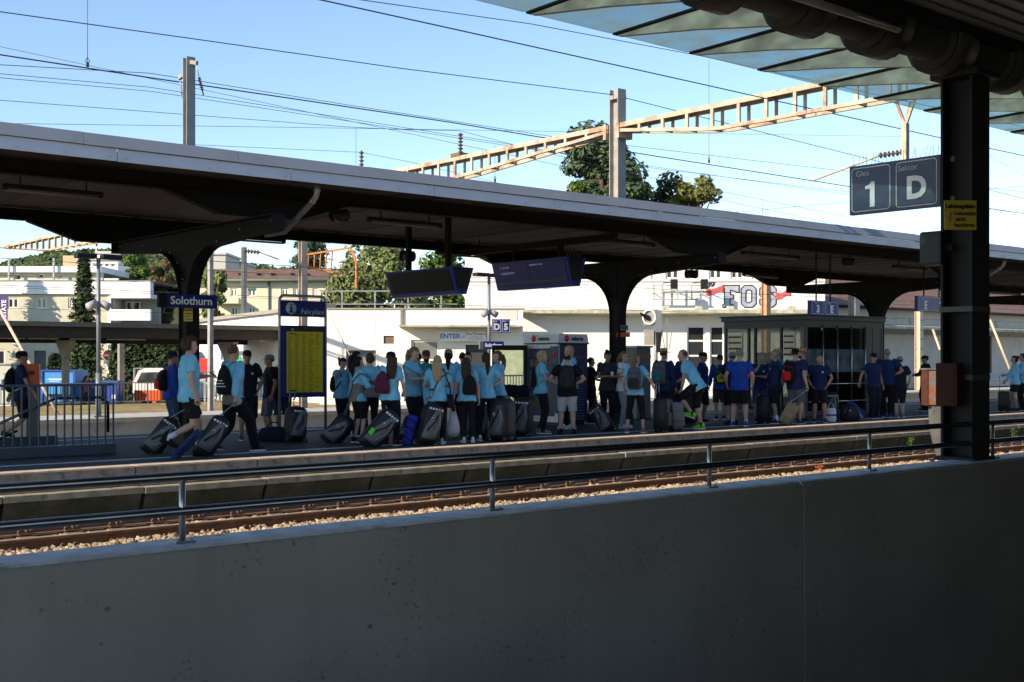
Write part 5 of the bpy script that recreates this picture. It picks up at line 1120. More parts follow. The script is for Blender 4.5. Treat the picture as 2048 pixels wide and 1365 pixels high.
# vending machine
YV = 20.9; VX = XatY(1116, YV); o = empty('vending_machine', (VX, YV, 0), 0, 'dark blue snack vending machine with white header and open door', 'vending machine')
LX, LY = XatY(1175, YV) - VX, 1.12; dv = YV / ray(1116).y; zf = lambda py: EYE + (HOR - py) * dv / FOC; zh0, zh1 = zf(688.5), zf(668)
M_vb = mat('vending_blue', (.015, .022, .075), .4, var=.1)
MB().box(.06, LX, .0, LY, .08, zh0).build('body', M_vb, o); MB().box(.1, LX - .05, .05, LY - .05, 0, .08).build('plinth', M_black, o)
MB().bbox(-.04, LX + .03, -.04, LY + .04, zh0, zh0 + .03, .004).build('cornice', M_black, o)
hd = MB().prism([(-.02, zh0 + .03), (LX + .02, zh0 + .03), (LX - .03, zh1), (.03, zh1)], 'y', -.02, LY + .02).build('header', mat('header_white', (.68, .68, .7), .5, var=.04), o)
M_sred = mat('logo_red', (.65, .03, .02), .5, var=.05)
def logo(parent, cx, cz, nx):
    if nx: MB().tube([(-.018, cx, cz), (-.022, cx, cz)], .075, 18).cbox(-.02, cx - .0, cz + .085, .004, .02, .05).build('logo_dot', M_sred, parent); text('lettering', 'selecta', .14, M_black, parent, (-.023, cx - .36, cz), FACE_NX, bold=.004)
    else: MB().tube([(cx, -.02, cz), (cx, -.028, cz)], .075, 18).cbox(cx, -.022, cz + .085, .02, .004, .05).build('logo_dot', M_sred, parent); text('lettering', 'selecta', .14, M_black, parent, (cx + .34, -.029, cz), FACE_NY, bold=.004)
logo(hd, .26, (zh0 + zh1) / 2 + .01, False); logo(hd, LY - .28, (zh0 + zh1) / 2 + .01, True)
# pattern of pale dots on the -Y side
dots = MB()
for i in range(13):
    for j in range(20):
        x = .15 + i * (LX - .25) / 13 + (.03 if j % 2 else 0); z = .15 + j * .065; s = .012 * (1.25 - .03 * j if j < 14 else .9)
        dots.prism([(x - s, z), (x, z - s * 1.3), (x + s, z), (x, z + s * 1.3)], 'y', -.004, -.001)
dots.build('dot_print', mat('dot_pale', (.25, .3, .45), .5, var=0), o, kind='stuff')
text('lettering', 'selecta', .1, M_sred, o, (LX * .7, -.004, 1.62), FACE_NY)
# open front on -X side: shelves with snacks
MB().box(.0, .06, 0, .12, .08, zh0).box(0, .06, LY - .06, LY, .08, zh0).box(0, .06, .12, LY - .06, zh0 - .1, zh0).box(0, .06, .12, LY - .06, .08, .22).build('front_frame', M_galv, o)
MB().box(-.02, .0, .0, .26, .3, zh0 - .05).build('control_panel', M_vb, o); MB().tube([(-.024, .12, 1.68), (-.021, .12, 1.68)], .06, 14).build('logo_dot', M_sred, o); MB().box(-.024, -.021, .06, .18, 1.25, 1.45).build('keypad', M_black, o)
rnd = random.Random(4); SNK = [mat('snack%d' % i, c, .4, var=.1) for i, c in enumerate(((.16, .02, .015), (.2, .13, .015), (.02, .05, .13), (.12, .06, .02), (.03, .1, .03), (.15, .15, .15)))]  # pack colours darkened to carry the shade inside the machine
for k in range(6):
    z = .42 + k * .24; MB().box(.062, .08, .28, LY - .08, z - .01, z + .005).build('shelf', M_galv, o)
    for j in range(8): y = .32 + j * .09; MB().bbox(.058 - .03, .075, y, y + .07, z + .006, z + rnd.uniform(.12, .19), .006).build('snack_pack', SNK[rnd.randrange(6)], o)
# open glass door
dr = MB().box(-.05, 0, 0, .07, 0, zh0 - .1).box(-.05, 0, .78, .85, 0, zh0 - .1).box(-.05, 0, .07, .78, zh0 - .22, zh0 - .1).box(-.05, 0, .07, .78, 0, .12).build('open_door', M_black, o, loc=(.0, LY, .08), rot=(0, 0, radians(62)))
MB().box(-.032, -.026, .07, .78, .12, zh0 - .22).build('door_glass', glass('door_glass', (.72, .78, .66), .1, (.6, .6, .5), .2), dr)
# shelter
YS = 20.3; SX = XatY(1612, YS); SL = XatY(1766, YS) - SX; SW = YatX(1448, SX) - YS; dS = YS / ray(1612).y; zf = lambda py: EYE + (HOR - py) * dS / FOC; zr = zf(640)
o = empty('waiting_shelter', (SX, YS, 0), 0, 'dark grey glazed waiting shelter with flat roof on the platform', 'shelter')
M_sh = mat('shelter_grey', (.05, .053, .055), .55, var=.1); G_sh = glass('shelter_glass', (.07, .08, .08), .03, (.1, .11, .11), .05); G_fr = glass('frosted_glass', (.3, .36, .38), .55, (.34, .41, .43), .05, 2)
MB().bbox(-.06, SL + .05, -.06, SW + .06, zr, zr + .12, .01).bbox(-.1, SL + .05, -.1, SW + .1, zr + .12, zr + .16, .006).build('roof', M_sh, o)
MB().box(.1, SL - .1, SW - .05, SW - .04, .12, zr - .2).build('back_glass', glass('clear_pane', (.62, .66, .66), .06, (.3, .3, .3), .05), o); MB().box(SL - .06, SL - .02, .1, SW - .1, .12, zr - .2).build('end_panel', mat('dark_interior', (.03, .032, .034), .7), o)  # solid end panel added to darken the view through the panes
fr_ = MB()
for x, y in ((0, 0), (SL - .08, 0), (0, SW - .08), (SL - .08, SW - .08)): fr_.box(x, x + .08, y, y + .08, 0, zr)
fr_.box(.08, SL - .08, 0, .06, zr - .2, zr).box(0, .06, .08, SW - .08, zr - .2, zr).box(.08, SL - .08, 0, .06, 0, .12).box(0, .06, .08, SW - .08, 0, .12).box(.08, SL - .08, SW - .06, SW, zr - .2, zr).box(.08, SL - .08, SW - .06, SW, 0, .12).build('frame', M_sh, o)
xe = SL - .95
MB().box(xe, SL - .08, .01, .05, .12, zr - .2).build('side_panel', M_sh, o); MB().box(xe + .42, xe + .44, .002, .01, .12, zr - .2).build('panel_seam', M_black, o)
n = 4
for i in range(n + 1):
    x0 = .08 + (xe - .08) * i / n
    if i < n:
        x1 = .08 + (xe - .08) * (i + 1) / n
        MB().box(x0 + .03, x1 - .005, .02, .03, .12, zr - .2).build('glass_pane', G_sh, o); MB().box(x0 + .03, x1 - .005, .014, .018, 1.2, 1.85).build('frosted_band', G_fr, o)
    if i > 0: MB().tube([(x0, -.02, .05), (x0, -.02, zr - .15)], .022, 10).build('glazing_post', mat('bright_steel', (.45, .45, .42), .25, metal=.9, var=.1), o)
MB().tube([(-.0, -.12, .87), (SL - .9, -.12, .87)], .022, 10).build('bar_rail', MATS['bright_steel'], o); MB().tube([(-.0, -.12, .38), (SL - .9, -.12, .38)], .018, 10).build('bar_rail', MATS['bright_steel'], o)
# -X end: louvre windows, centre panes
def ypx(px): return YatX(px, SX) - YS
for a, b in ((1590, 1568), (1485, 1457)):
    y0, y1 = ypx(a), ypx(b); fw = MB(); z0, z1 = 1.62, 2.32
    fw.box(-.03, .02, y0, y0 + .03, z0, z1).box(-.03, .02, y1 - .03, y1, z0, z1).box(-.03, .02, y0 + .03, y1 - .03, z1 - .03, z1).box(-.03, .02, y0 + .03, y1 - .03, z0, z0 + .03)
    w_ = fw.build('louvre_window', M_frame, o)
    for k in range(4): MB().bar((-.02, y0 + .03, z0 + .1 + k * .17), (-.02, y1 - .03, z0 + .1 + k * .17), .1, .012, up=(-.7, 0, .7)).build('louvre_pane', M_win, w_)
    MB().box(-.025, -.02, y0 + .03, y1 - .03, z0, z1).build('backing', M_win, w_)
MB().box(.02, .03, .08, SW - .08, .12, zr - .2).build('glass_pane', MATS['clear_pane'], o)
for px in (1562, 1510, 1497): y = ypx(px); MB().box(-.02, .06, y - .03, y + .03, .12, zr - .2).build('mullion', M_sh, o)
MB().box(.005, .015, ypx(1558), ypx(1514), .9, 1.75).build('frosted_band', G_fr, o)
MB().box(-.03, -.02, ypx(1500), ypx(1491), 1.28, 1.5).build('blue_sticker', M_blue2, o); MB().box(-.03, -.02, ypx(1500), ypx(1491), 1.02, 1.26).build('red_poster', M_sred, o)
# stair opening with railing
YR = 19.62; xr = XatY(228, YR); o = empty('stair_railing', (xr, YR, 0), 0, 'dark grey bar railing around the platform stairs at left', 'railing')
M_rl = mat('railing_grey', (.07, .08, .095), .5, var=.15)
MB().bbox(-14, 0, -.1, .1, 0, .17, .01).build('kerb', M_rl, o); MB().box(-14, 0, -.02, .02, 1.12, 1.16).build('top_rail', M_rl, o)
bar = MB().box(-.012, .012, -.012, .012, .17, 1.12).mesh('bar'); bar.materials.append(M_rl)
x = 0
while x > -5.5: share('bar', bar, o, (x - .012, 0, 0)); x -= .135
MB().tube([(-.06, .1, .35), (-.06, .1, .85), (-.2, .1, .93), (-.92, .1, .93), (-3.2, .1, -.05)], .024, 10).build('hand_rail', M_rail_s, o)
MB().tube([(-1.5, .2, .42), (-3.4, .2, -.45)], .02, 8).build('lower_hand_rail', M_rail_s, o)
o2 = MB().box(-14, 0, 2.55, 2.7, 0, .17).build('rear_kerb', M_rl, o)
MB().box(-20, 8.05, 19.55, 22.3, -3.6, -3.5).build('stair_pit', M_under, kind='structure')
for k in range(14): MB().box(8.05 - (k + 1) * .32, 8.05 - k * .32, 19.72, 22.3, -3.49, -.17 * (k + 1)).build('stair_step', mat('stair_concrete', (.14, .14, .14), .9, var=.15), kind='structure')
MB().box(-20, 8.05, 19.55, 19.7, -3.49, -.004).box(-20, 8.05, 22.302, 22.4, -3.49, -.004).build('stair_side_wall', M_under, kind='structure')
# orange ticket box on post
p = PG(65, 884); dB = p.length; o = empty('ticket_validator', (p.x, p.y, 0), AX - pi / 2 + .2, 'orange ticket box on a grey post behind the stair railing', 'ticket machine'); dB = Vector((p.x, p.y)).dot(Fv.xy); zf = lambda py: EYE + (HOR - py) * dB / FOC
MB().bbox(-.13, .13, -.1, .1, zf(770), zf(728), .015).build('box', M_orange, o); MB().bbox(-.1, .1, -.08, .08, .03, zf(770), .01).build('post', mat('post_grey', (.10, .11, .12), .6, var=.1), o); MB().bbox(-.2, .2, -.2, .2, 0, .03, .006).build('base', M_steel, o); MB().box(-.06, .06, -.105, -.1, zf(750), zf(742)).build('slot', M_black, o)
# ================================================================== people
def remesh(mb, name, vox, it=3, fac=.5, wr=0.0, seed=0):
    me = mb.mesh(name); t = bpy.data.objects.new(name, me)
    m = t.modifiers.new('r', 'REMESH'); m.mode = 'VOXEL'; m.voxel_size = vox; m.use_smooth_shade = True
    s = t.modifiers.new('s', 'SMOOTH'); s.factor = fac; s.iterations = it
    r = evalmesh(t)
    bpy.data.objects.remove(t); bpy.data.meshes.remove(me)
    if wr > 0:
        ns = [v.normal.copy() for v in r.vertices]
        for v, n in zip(r.vertices, ns):
            c = v.co; q = noise.noise((c.x * 9 + seed, c.y * 9, c.z * 5 + c.x * 3)) + .5 * noise.noise((c.x * 22, c.y * 22 + seed, c.z * 14))
            v.co = c + n * ((q + .35) * wr if q > -.35 else 0)
    r.polygons.foreach_set('use_smooth', [True] * len(r.polygons)); r.name = name
    return r
def ell(c, ax, ay, w, d, n=16, p=2.3):
    return [c + ax * (w * (abs(cos(a)) ** (2 / p)) * (1 if cos(a) >= 0 else -1)) + ay * (d * (abs(sin(a)) ** (2 / p)) * (1 if sin(a) >= 0 else -1)) for a in [2 * pi * i / n for i in range(n)]]
def ik(a, t, l1, l2, pole):
    d = t - a; L = d.length
    if L > (l1 + l2) * .995: t = a + d * ((l1 + l2) * .995 / L); d = t - a; L = d.length
    u = d / L; x = (l1 * l1 - l2 * l2 + L * L) / (2 * L); h = sqrt(max(0, l1 * l1 - x * x))
    pv = pole - u * pole.dot(u); pv = pv.normalized() if pv.length > 1e-4 else Vector((0, 1, 0))
    return a + u * x + pv * h, t
V = Vector
SKIN = {'l': (.52, .32, .24), 'm': (.42, .24, .165), 'd': (.33, .18, .12), 'p': (.60, .40, .32)}
def smat(k): return mat('skin_' + k, SKIN[k], .55, var=.06, scale=8)
def cmat(name, c, rough=.85): return mat('cloth_' + name, c, rough, var=.18, scale=7, bump=.9, bscale=11, spec=.2, stretch=(1.4, 1.4, .8))
TEE = cmat('light_blue', (.20, .52, .70)); TEEJ = cmat('light_blue_jacket', (.22, .54, .72), .6); GREYJ = cmat('taupe_grey', (.20, .17, .155), .7)
NAVY = cmat('navy', (.014, .026, .085)); ROYAL = cmat('royal_blue', (.015, .06, .33)); BLK = cmat('black', (.011, .011, .013)); DKNAVY = cmat('black_navy', (.012, .014, .022)); DENIM = cmat('denim', (.045, .08, .15)); LGREY = cmat('light_grey', (.50, .50, .52)); GREY = cmat('mid_grey', (.12, .12, .15)); WHITE = cmat('white', (.72, .72, .74)); CHAR = cmat('charcoal', (.03, .03, .035)); BROWNS = cmat('dark_khaki', (.06, .05, .035)); REDC = cmat('faded_red', (.35, .08, .08)); LPANT = cmat('pale_grey_trousers', (.32, .32, .35)); PETROL = cmat('petrol', (.05, .22, .27))
HAIRM = {k: mat('hair_' + k, c, .65, var=.4, scale=60, stretch=(1, 1, .12), spec=.2) for k, c in {'brown': (.05, .028, .016), 'dark': (.016, .011, .009), 'blond': (.40, .28, .15), 'dblond': (.20, .13, .07), 'grey': (.20, .195, .19), 'lbrown': (.10, .06, .035)}.items()}
PSN = [0]
EYE_ME = MB().sphere((0, 0, 0), .0115, .006, .008, nu=8, nv=6).mesh('eye'); EYE_ME.materials.append(mat('eye_dark', (.02, .015, .012), .2, var=0))
def person(px, feet, top, head, label, shirt=TEE, sleeve='s', pants=DKNAVY, leg=1.0, hair='brown', style='short', skin='m', f=0, legs=None, arms=('down', 'down'), lean=0, hy=0, hp=0, shoe=CHAR, sole=None, cap=None, build=1.0, belly=0, z=0.0, d=None, sock=None, yoke=None, collar=None, logo=False, backprint=False, bag=None, strap=None, glasses=False, beard=False, Hm=None, turn=0, polo=False):
    PSN[0] += 1; sd_ = PSN[0] * 1.7
    d0 = d; d = d or (EYE - z) * FOC / (feet - HOR)
    if not d0: d = max(d, 17.85 / ray(px).y)
    P = ray(px) * d
    H = (Hm or ((HOR - top) * d / FOC + EYE - z)); s = H / 1.76
    if cap: s *= .985
    c = -ray(px).normalized(); hd = Matrix.Rotation(radians(head), 3, 'Z') @ c; rz = atan2(hd.y, hd.x) - pi / 2
    root_loc = V((P.x, P.y, z))
    fem = f
    # ---- skeleton (unit person 1.76 m), x = right, y = forward
    legs = legs or ((.10, .02, 0), (-.10, -.02, 0))
    drop = .0
    for (lx, ly, lz) in legs: 
        hyp = sqrt(ly * ly + (abs(lx) - .09) ** 2); 
        if lz < .12: drop = max(drop, .86 - sqrt(max(.1, .855 ** 2 - hyp * hyp)))
    hz = .935 - drop + min(0, 0)
    pel = V((0, 0, hz)); la = radians(lean); U = V((0, sin(la), cos(la))); Fw = V((0, cos(la), -sin(la))); Rt = V((1, 0, 0))
    tw = Matrix.Rotation(radians(turn), 3, U); Fs = tw @ Fw; Rs = tw @ Rt
    sw = (.165 if fem else .187) * (1 + (build - 1) * .6)
    T = lambda u, x=0, y=0: pel + U * u + Rs * x + Fs * y
    sh = {1: T(.505, sw, -.005), -1: T(.505, -sw, -.005)}
    neck = T(.565, 0, -.005); lh = radians(lean * .35 - hp); Uh = V((0, sin(lh), cos(lh)))
    hc = neck + (U * .35 + Uh * .65).normalized() * .155 + Fs * .02
    hm = Matrix.Rotation(radians(-hy + turn), 3, 'Z') @ Matrix.Rotation(-radians(lean * .35 - hp), 3, 'X')
    # arms
    up_l, fo_l = .295, .255; el, wr = {}, {}
    A = {'down': (.10, .03, -.02, (.4, -1, 0)), 'relax': (.09, .10, .03, (.5, -1, 0)), 'bent': (-.02, .30, .22, (.8, -.8, -.4)), 'phone': (-.10, .30, .27, (.9, -.6, -.5)), 'hips': (-.03, .02, .16, (1, -.35, .2)), 'cross': (-.24, .19, .26, (.8, .0, -.6)), 'face': (-.16, .16, .57, (.7, .3, -.9)), 'shoulder': (-.03, .1, .5, (1, .1, -.3)), 'pocket': (.01, .06, .04, (1, -.6, 0)), 'back': (-.08, -.17, .1, (1, -.5, 0)), 'handle': (.13, -.20, .02, (.5, -1, 0)), 'fwdlow': (.02, .34, .03, (.6, -1, 0)), 'side': (.34, .02, .02, (.3, -1, 0)), 'strap': (-.07, .17, .37, (1, -.2, -.5)), 'swingf': (.06, .26, .0, (.5, -1, 0)), 'swingb': (.08, -.2, .0, (.5, -1, 0)), 'fwd': (-.05, .42, .30, (.7, -.4, -.6)), 'knee': (.0, .30, -.12, (.7, -.8, 0))}
    for side, nm in ((1, arms[0]), (-1, arms[1])):
        ax, ay, az, pl = A[nm] if isinstance(nm, str) else nm
        if isinstance(nm, str) and nm == 'knee': t = V((side * (sw * .6), .36, .62))
        else: t = T(az, side * (sw + ax), ay)
        pole = Rs * (side * pl[0]) + Fs * pl[1] + U * pl[2]
        el[side], wr[side] = ik(sh[side], t, up_l, fo_l, pole)
    # legs
    kn, an = {}, {}
    hip = {1: pel + V((.088, 0, 0)), -1: pel + V((-.088, 0, 0))}
    for side, (lx, ly, lz) in zip((1, -1), legs):
        kn[side], an[side] = ik(hip[side], V((lx, ly, .085 + lz)), .435, .425, V((side * .12, 1, 0)))
    bw = build
    def torso(u, w, dp, fo=0): return ell(T(u, 0, fo), Rs, Fs, w, dp)
    if fem: RG = [(-.11, .125, .10, 0), (-.05, .172, .122, -.01), (.03, .168, .118, -.005), (.13, .132, .098, .0), (.20, .128, .096, .005), (.29, .142, .108, .012), (.37, .156, .122, .018), (.44, .158, .10, .0), (.50, .148, .078, -.005), (.545, .085, .062, -.005), (.60, .05, .05, 0)]
    else: RG = [(-.11, .12, .10, 0), (-.05, .162, .116, 0), (.03, .163, .116, .0 + belly * .4), (.13, .156, .112 + belly * .5, belly), (.22, .158, .114 + belly * .4, belly * .9), (.31, .168, .12, belly * .4), (.39, .180, .122, .005), (.45, .182, .11, 0), (.505, .165, .085, -.005), (.55, .10, .068, -.005), (.60, .056, .056, 0)]
    RG = [(u, w * (1 + (bw - 1) * .9), dp * bw, fo) for u, w, dp, fo in RG]
    ar = .92 if fem else 1.0
    ar *= 1 + (bw - 1) * .6
    # ---- body (skin)
    b = MB(); b.rings([torso(u, w * .9, dp * .9, fo) for u, w, dp, fo in RG])
    b.tube([neck - U * .05, neck + (hc - neck) * .45], [.058 * ar, .052 * ar], 12)
    for sd in (1, -1):
        h_, k_, a_ = hip[sd], kn[sd], an[sd]
        b.tube([h_ + (h_ - k_) * .08, h_.lerp(k_, .3), h_.lerp(k_, .75), k_, k_.lerp(a_, .28), k_.lerp(a_, .6), a_.lerp(k_, .08), a_ - V((0, 0, .03))], [q * ar * bw ** .6 for q in (.085, .082, .062, .055, .058, .045, .036, .036)], 12)
        s_, e_, w_ = sh[sd], el[sd], wr[sd]
        b.tube([s_ + (s_ - e_) * .1, s_.lerp(e_, .25), s_.lerp(e_, .7), e_, e_.lerp(w_, .3), e_.lerp(w_, .7), w_], [q * ar for q in (.056, .052, .042, .039, .041, .032, .026)], 10)
    # head: lofted rings
    def hp_(x, y, z_): return hc + hm @ V((x, y, z_))
    HR = [(-.118, .020, .022, .052), (-.108, .038, .040, .042), (-.085, .052, .062, .028), (-.055, .061, .078, .016), (-.02, .068, .088, .008), (.015, .073, .095, .002), (.05, .074, .096, -.002), (.08, .067, .086, -.006), (.102, .050, .064, -.008), (.115, .024, .03, -.008)]
    b.rings([[hp_(w * .95 * cos(a), fo + dp * sin(a), z_) for a in [2 * pi * i / 16 for i in range(16)]] for z_, w, dp, fo in HR])
    b.tube([hp_(0, .088, .012), hp_(0, .102, -.018), hp_(0, .112, -.034), hp_(0, .09, -.042)], [.010, .013, .016, .010], 8)
    for sd in (1, -1): b.sphere(hp_(sd * .075, -.004, -.006), .014, .022, .03, nu=8, nv=6)
    b.tube([hp_(-.03, .079, .022), hp_(0, .09, .025), hp_(.03, .079, .022)], .012, 6)
    b.tube([hp_(-.018, .078, -.066), hp_(0, .086, -.066), hp_(.018, .078, -.066)], .011, 6)
    me = remesh(b, 'body', .0125, 2, .45)
    # hands joined into the same mesh
    hmz = MB()
    for sd in (1, -1):
        w_, e_ = wr[sd], el[sd]; dr = (w_ - e_).normalized(); pr = dr.cross(Fs if abs(dr.dot(Fs)) < .8 else U).normalized(); nm_ = pr.cross(dr).normalized()
        # palm: wide along nm_ (front-back when hanging)
        def hring(t, wd, th): return ell(w_ + dr * t, nm_, pr, wd, th, 10, 2.4)
        hmz.rings([hring(-.02, .024, .022), hring(.02, .032, .018), (hring(.06, .042, .016)), hring(.092, .040, .014)])
        inn = pr * (-sd) if pr.dot(Rs) * sd > 0 else pr * sd
        inn = inn if inn.dot(Rs) * sd < 0 else -inn
        for k, (o_, L_) in enumerate(((.030, .068), (.010, .077), (-.010, .072), (-.029, .056))):
            b0 = w_ + dr * .085 + nm_ * o_; b1 = b0 + (dr * .9 + inn * .3).normalized() * L_ * .5; b2 = b1 + (dr * .45 + inn * .9).normalized() * L_ * .5
            hmz.tube([b0, b1, b2], [.0095, .009, .007], 6)
        t0 = w_ + dr * .03 + nm_ * .036; t1 = t0 + (dr * .7 + nm_ * .6 + inn * .3).normalized() * .035; hmz.tube([w_ + dr * .02 + nm_ * .02, t0, t1, t1 + (dr * .9 + inn * .4).normalized() * .028], [.014, .013, .011, .008], 6)
    bm = bmesh.new(); bm.from_mesh(me); hme = hmz.mesh('hand'); bm.from_mesh(hme); bpy.data.meshes.remove(hme)
    for fc in bm.faces: fc.smooth = True
    bm.to_mesh(me); bm.free()
    root = link('person', me, smat(skin), None, label, 'person', loc=root_loc, rot=(0, 0, rz)); root.scale = (s, s, s)
    # face
    for sd in (1, -1):
        e = share('eye', EYE_ME, root, hp_(sd * .030, .079, .010)); e.rotation_euler = hm.to_euler()
    MB().tube([hp_(-.020, .0885, -.066), hp_(0, .098, -.064), hp_(.020, .0885, -.066)], [.003, .0055, .003], 6).build('mouth', mat('lips', (.30, .11, .09), .5, var=.05), root)
    if glasses:
        g = MB()
        for sd in (1, -1): g.tube([hp_(sd * .032 + .024 * cos(a), .094, .008 + .018 * sin(a)) for a in [2 * pi * i / 10 for i in range(11)]], .003, 5); g.tube([hp_(sd * .056, .092, .012), hp_(sd * .074, .0, .012)], .003, 5)
        g.tube([hp_(-.01, .097, .01), hp_(.01, .097, .01)], .003, 5).build('glasses', M_black, root)
    if beard:
        g = MB(); g.rings([[hp_(w * 1.04 * cos(a), fo + .004 + dp * 1.06 * sin(a), z_) for a in [pi * (i / 14) for i in range(15)] + [pi * 1.5]] for z_, w, dp, fo in HR[0:4]]).build('beard', HAIRM['dark'], root)
    # ---- clothes
    inf = .017
    def grow(c, a): return c
    st = MB()
    hem = -.065 if fem else (-.10 if not polo else -.085)
    rr = [(hem, RG[1][1] + inf * 1.9, RG[1][2] + inf * 2.0, RG[1][3]), (hem + .03, RG[1][1] + inf * 1.7, RG[1][2] + inf * 1.8, RG[1][3])] + [(u, w + inf + (.006 if not fem else 0), dp + inf, fo) for u, w, dp, fo in [q for q in [(RG[1][0], RG[1][1] + .012, RG[1][2] + .014, RG[1][3])] + RG[2:-2] if q[0] > hem + .04]] + [(.553, .098, .07, -.005), (.572, .066, .062, .002)]
    st.rings([torso(*q) for q in rr])
    slen = {'s': .62, 'l': 2.0, 'n': .05}[sleeve]
    for sd in (1, -1):
        s_, e_, w_ = sh[sd], el[sd], wr[sd]; r0 = .072 * ar
        if sleeve == 's': st.tube([s_ - (e_ - s_) * .18 - Rs * sd * .03, s_, s_.lerp(e_, .3), s_.lerp(e_, slen)], [r0 * .9, r0, r0 * .97, r0 * .94], 12)
        elif sleeve == 'l': st.tube([s_ - (e_ - s_) * .18 - Rs * sd * .03, s_, s_.lerp(e_, .35), s_.lerp(e_, .8), e_, e_.lerp(w_, .3), e_.lerp(w_, .75), e_.lerp(w_, .93)], [r0 * .9, r0, r0 * .95, r0 * .86, r0 * .8, r0 * .8, r0 * .66, r0 * .5], 12)
    sme = remesh(st, 'shirt', .015, 3, .5, .017, sd_)
    shirt_o = link('shirt' if sleeve == 's' else 'jacket', sme, shirt, root)
    if yoke is not None:      # two-tone jacket: lower part in another cloth
        sme.materials.append(yoke)
        for pgn in sme.polygons:
            c_ = pgn.center; u_ = (c_ - pel).dot(U); lat = abs((c_ - pel).dot(Rs))
            if u_ < .30 + .25 * (lat - .1) and lat < sw * .95: pgn.material_index = 1
    if collar is not None or polo:
        cm = collar or shirt
        MB().tube([neck - U * .03 + Rs * .062 * cos(a) + Fs * (.06 * sin(a)) + U * (.012 - .012 * sin(a)) for a in [2 * pi * i / 14 for i in range(15)]], .016, 8).build('collar', cm, root)
    pn = MB()
    pr_ = [(-.13, .11, .10, 0)] + [(u, w + (.004 if u < 0 else -.006), dp + (.004 if u < 0 else -.006), fo) for u, w, dp, fo in RG[1:4]]
    pr_ = [q for q in pr_ if q[0] <= .04] + [(.06, RG[2][1] - .012, RG[2][2] - .012, RG[2][3])]
    pn.rings([torso(*q) for q in pr_])
    wide = .0 if fem else .012
    for sd in (1, -1):
        h_, k_, a_ = hip[sd], kn[sd], an[sd]; pts = []; rs = []
        prof = [(0, .10), (.15, .102 + wide), (.32, .088 + wide), (.5, .072 + wide), (.65, .070 + wide), (.8, .062 + wide), (1.0, .060 + wide)]
        for t, r in prof:
            if t > leg: continue
            pts.append(h_.lerp(k_, t * 2) if t <= .5 else k_.lerp(a_, t * 2 - 1)); rs.append(r * bw ** .6 * (.95 if fem else 1))
        tl = leg; e_ = h_.lerp(k_, tl * 2) if tl <= .5 else k_.lerp(a_, tl * 2 - 1)
        pts[0] = h_ + (h_ - k_) * .05
        if (e_ - pts[-1]).length > .02: pts.append(e_); rs.append(rs[-1] * (1.06 if leg < .6 else .97))
        if leg >= 1: pts.append(a_ + V((0, 0, -.035))); rs.append(rs[-1])
        pn.tube(pts, rs, 12)
    link('trousers' if leg > .9 else 'shorts', remesh(pn, 'trousers', .015, 3, .5, .009, sd_ + 5), pants, root)
    # ---- shoes
    for sd, (lx, ly, lz) in zip((1, -1), legs):
        a_ = an[sd]; shn = (a_ - kn[sd]).normalized(); pit = 0.0
        if lz > .03: pit = -min(1.0, lz * 2.2) if ly < 0 else .35
        oy = radians(9) * sd
        fm_ = Matrix.Rotation(-oy, 3, 'Z') @ Matrix.Rotation(pit, 3, 'X')
        def fp(x, y, z_): return a_ + fm_ @ V((x, y, z_ - .085))
        SR = [(-.075, .022, .045, .048), (-.06, .034, .052, .055), (-.02, .037, .06, .062), (.03, .038, .05, .054), (.08, .044, .036, .04), (.13, .046, .028, .032), (.165, .036, .024, .028), (.185, .018, .02, .024)]
        so_ = MB(); so_.rings([[fp(w * cos(a), y, .018 + zc + hh_ * sin(a) if sin(a) > 0 else .018 + zc * (1 + sin(a)) * .8) for a in [2 * pi * i / 12 for i in range(12)]] for y, w, zc, hh_ in SR])
        sho = so_.build('shoe', shoe, root)
        pl_ = [(-.08, .02), (-.078, .036), (-.03, .040), (.05, .042), (.12, .05), (.17, .04), (.192, .018)]
        ol = [(w, y) for y, w in pl_] + [(-w, y) for y, w in reversed(pl_)]
        k_ = len(ol); MB().add([fp(x, y, 0) for x, y in ol] + [fp(x, y, .024) for x, y in ol], [tuple(range(k_))[::-1], tuple(range(k_, 2 * k_))] + [(i, (i + 1) % k_, k_ + (i + 1) % k_, k_ + i) for i in range(k_)]).build('sole', sole or WHITE, sho)
        if sock is not None: MB().tube([a_ + V((0, 0, -.03)), a_.lerp(kn[sd], .05), a_.lerp(kn[sd], sock[1])], [.042, .041, .045], 10).build('sock', sock[0], root)
    # ---- hair and headwear
    hh = MB(); hmat_ = HAIRM[hair]
    if style != 'bald':
        big = {'curly': 1.36, 'short': 1.07, 'crop': 1.04}.get(style, 1.17); NU, NV = 26, 16; rg = []
        for i in range(1, NV):
            t = -pi / 2 + pi * i / NV; row = []
            for j in range(NU):
                a = 2 * pi * j / NU; x, y, zz = cos(t) * cos(a), cos(t) * sin(a), sin(t)
                face = y > .15 - .25 * max(0, -zz) and zz < (.42 if style != 'crop' else .5)
                low_ = zz < (-.38 if style in ('short', 'crop') else -.62 if style == 'curly' else -.72)
                k = .78 if (face or low_) else big * (1 + .05 * noise.noise((x * 5 + sd_, y * 5, zz * 5)) * (3 if style == 'curly' else 1.3))
                row.append(hp_(x * .076 * k, -.006 + y * .098 * k, .012 + zz * .106 * k))
            rg.append(row)
        hh.rings(rg)
        bk = lambda y, z_, x=0: hp_(x, y, z_)
        Wd = (U * -1)
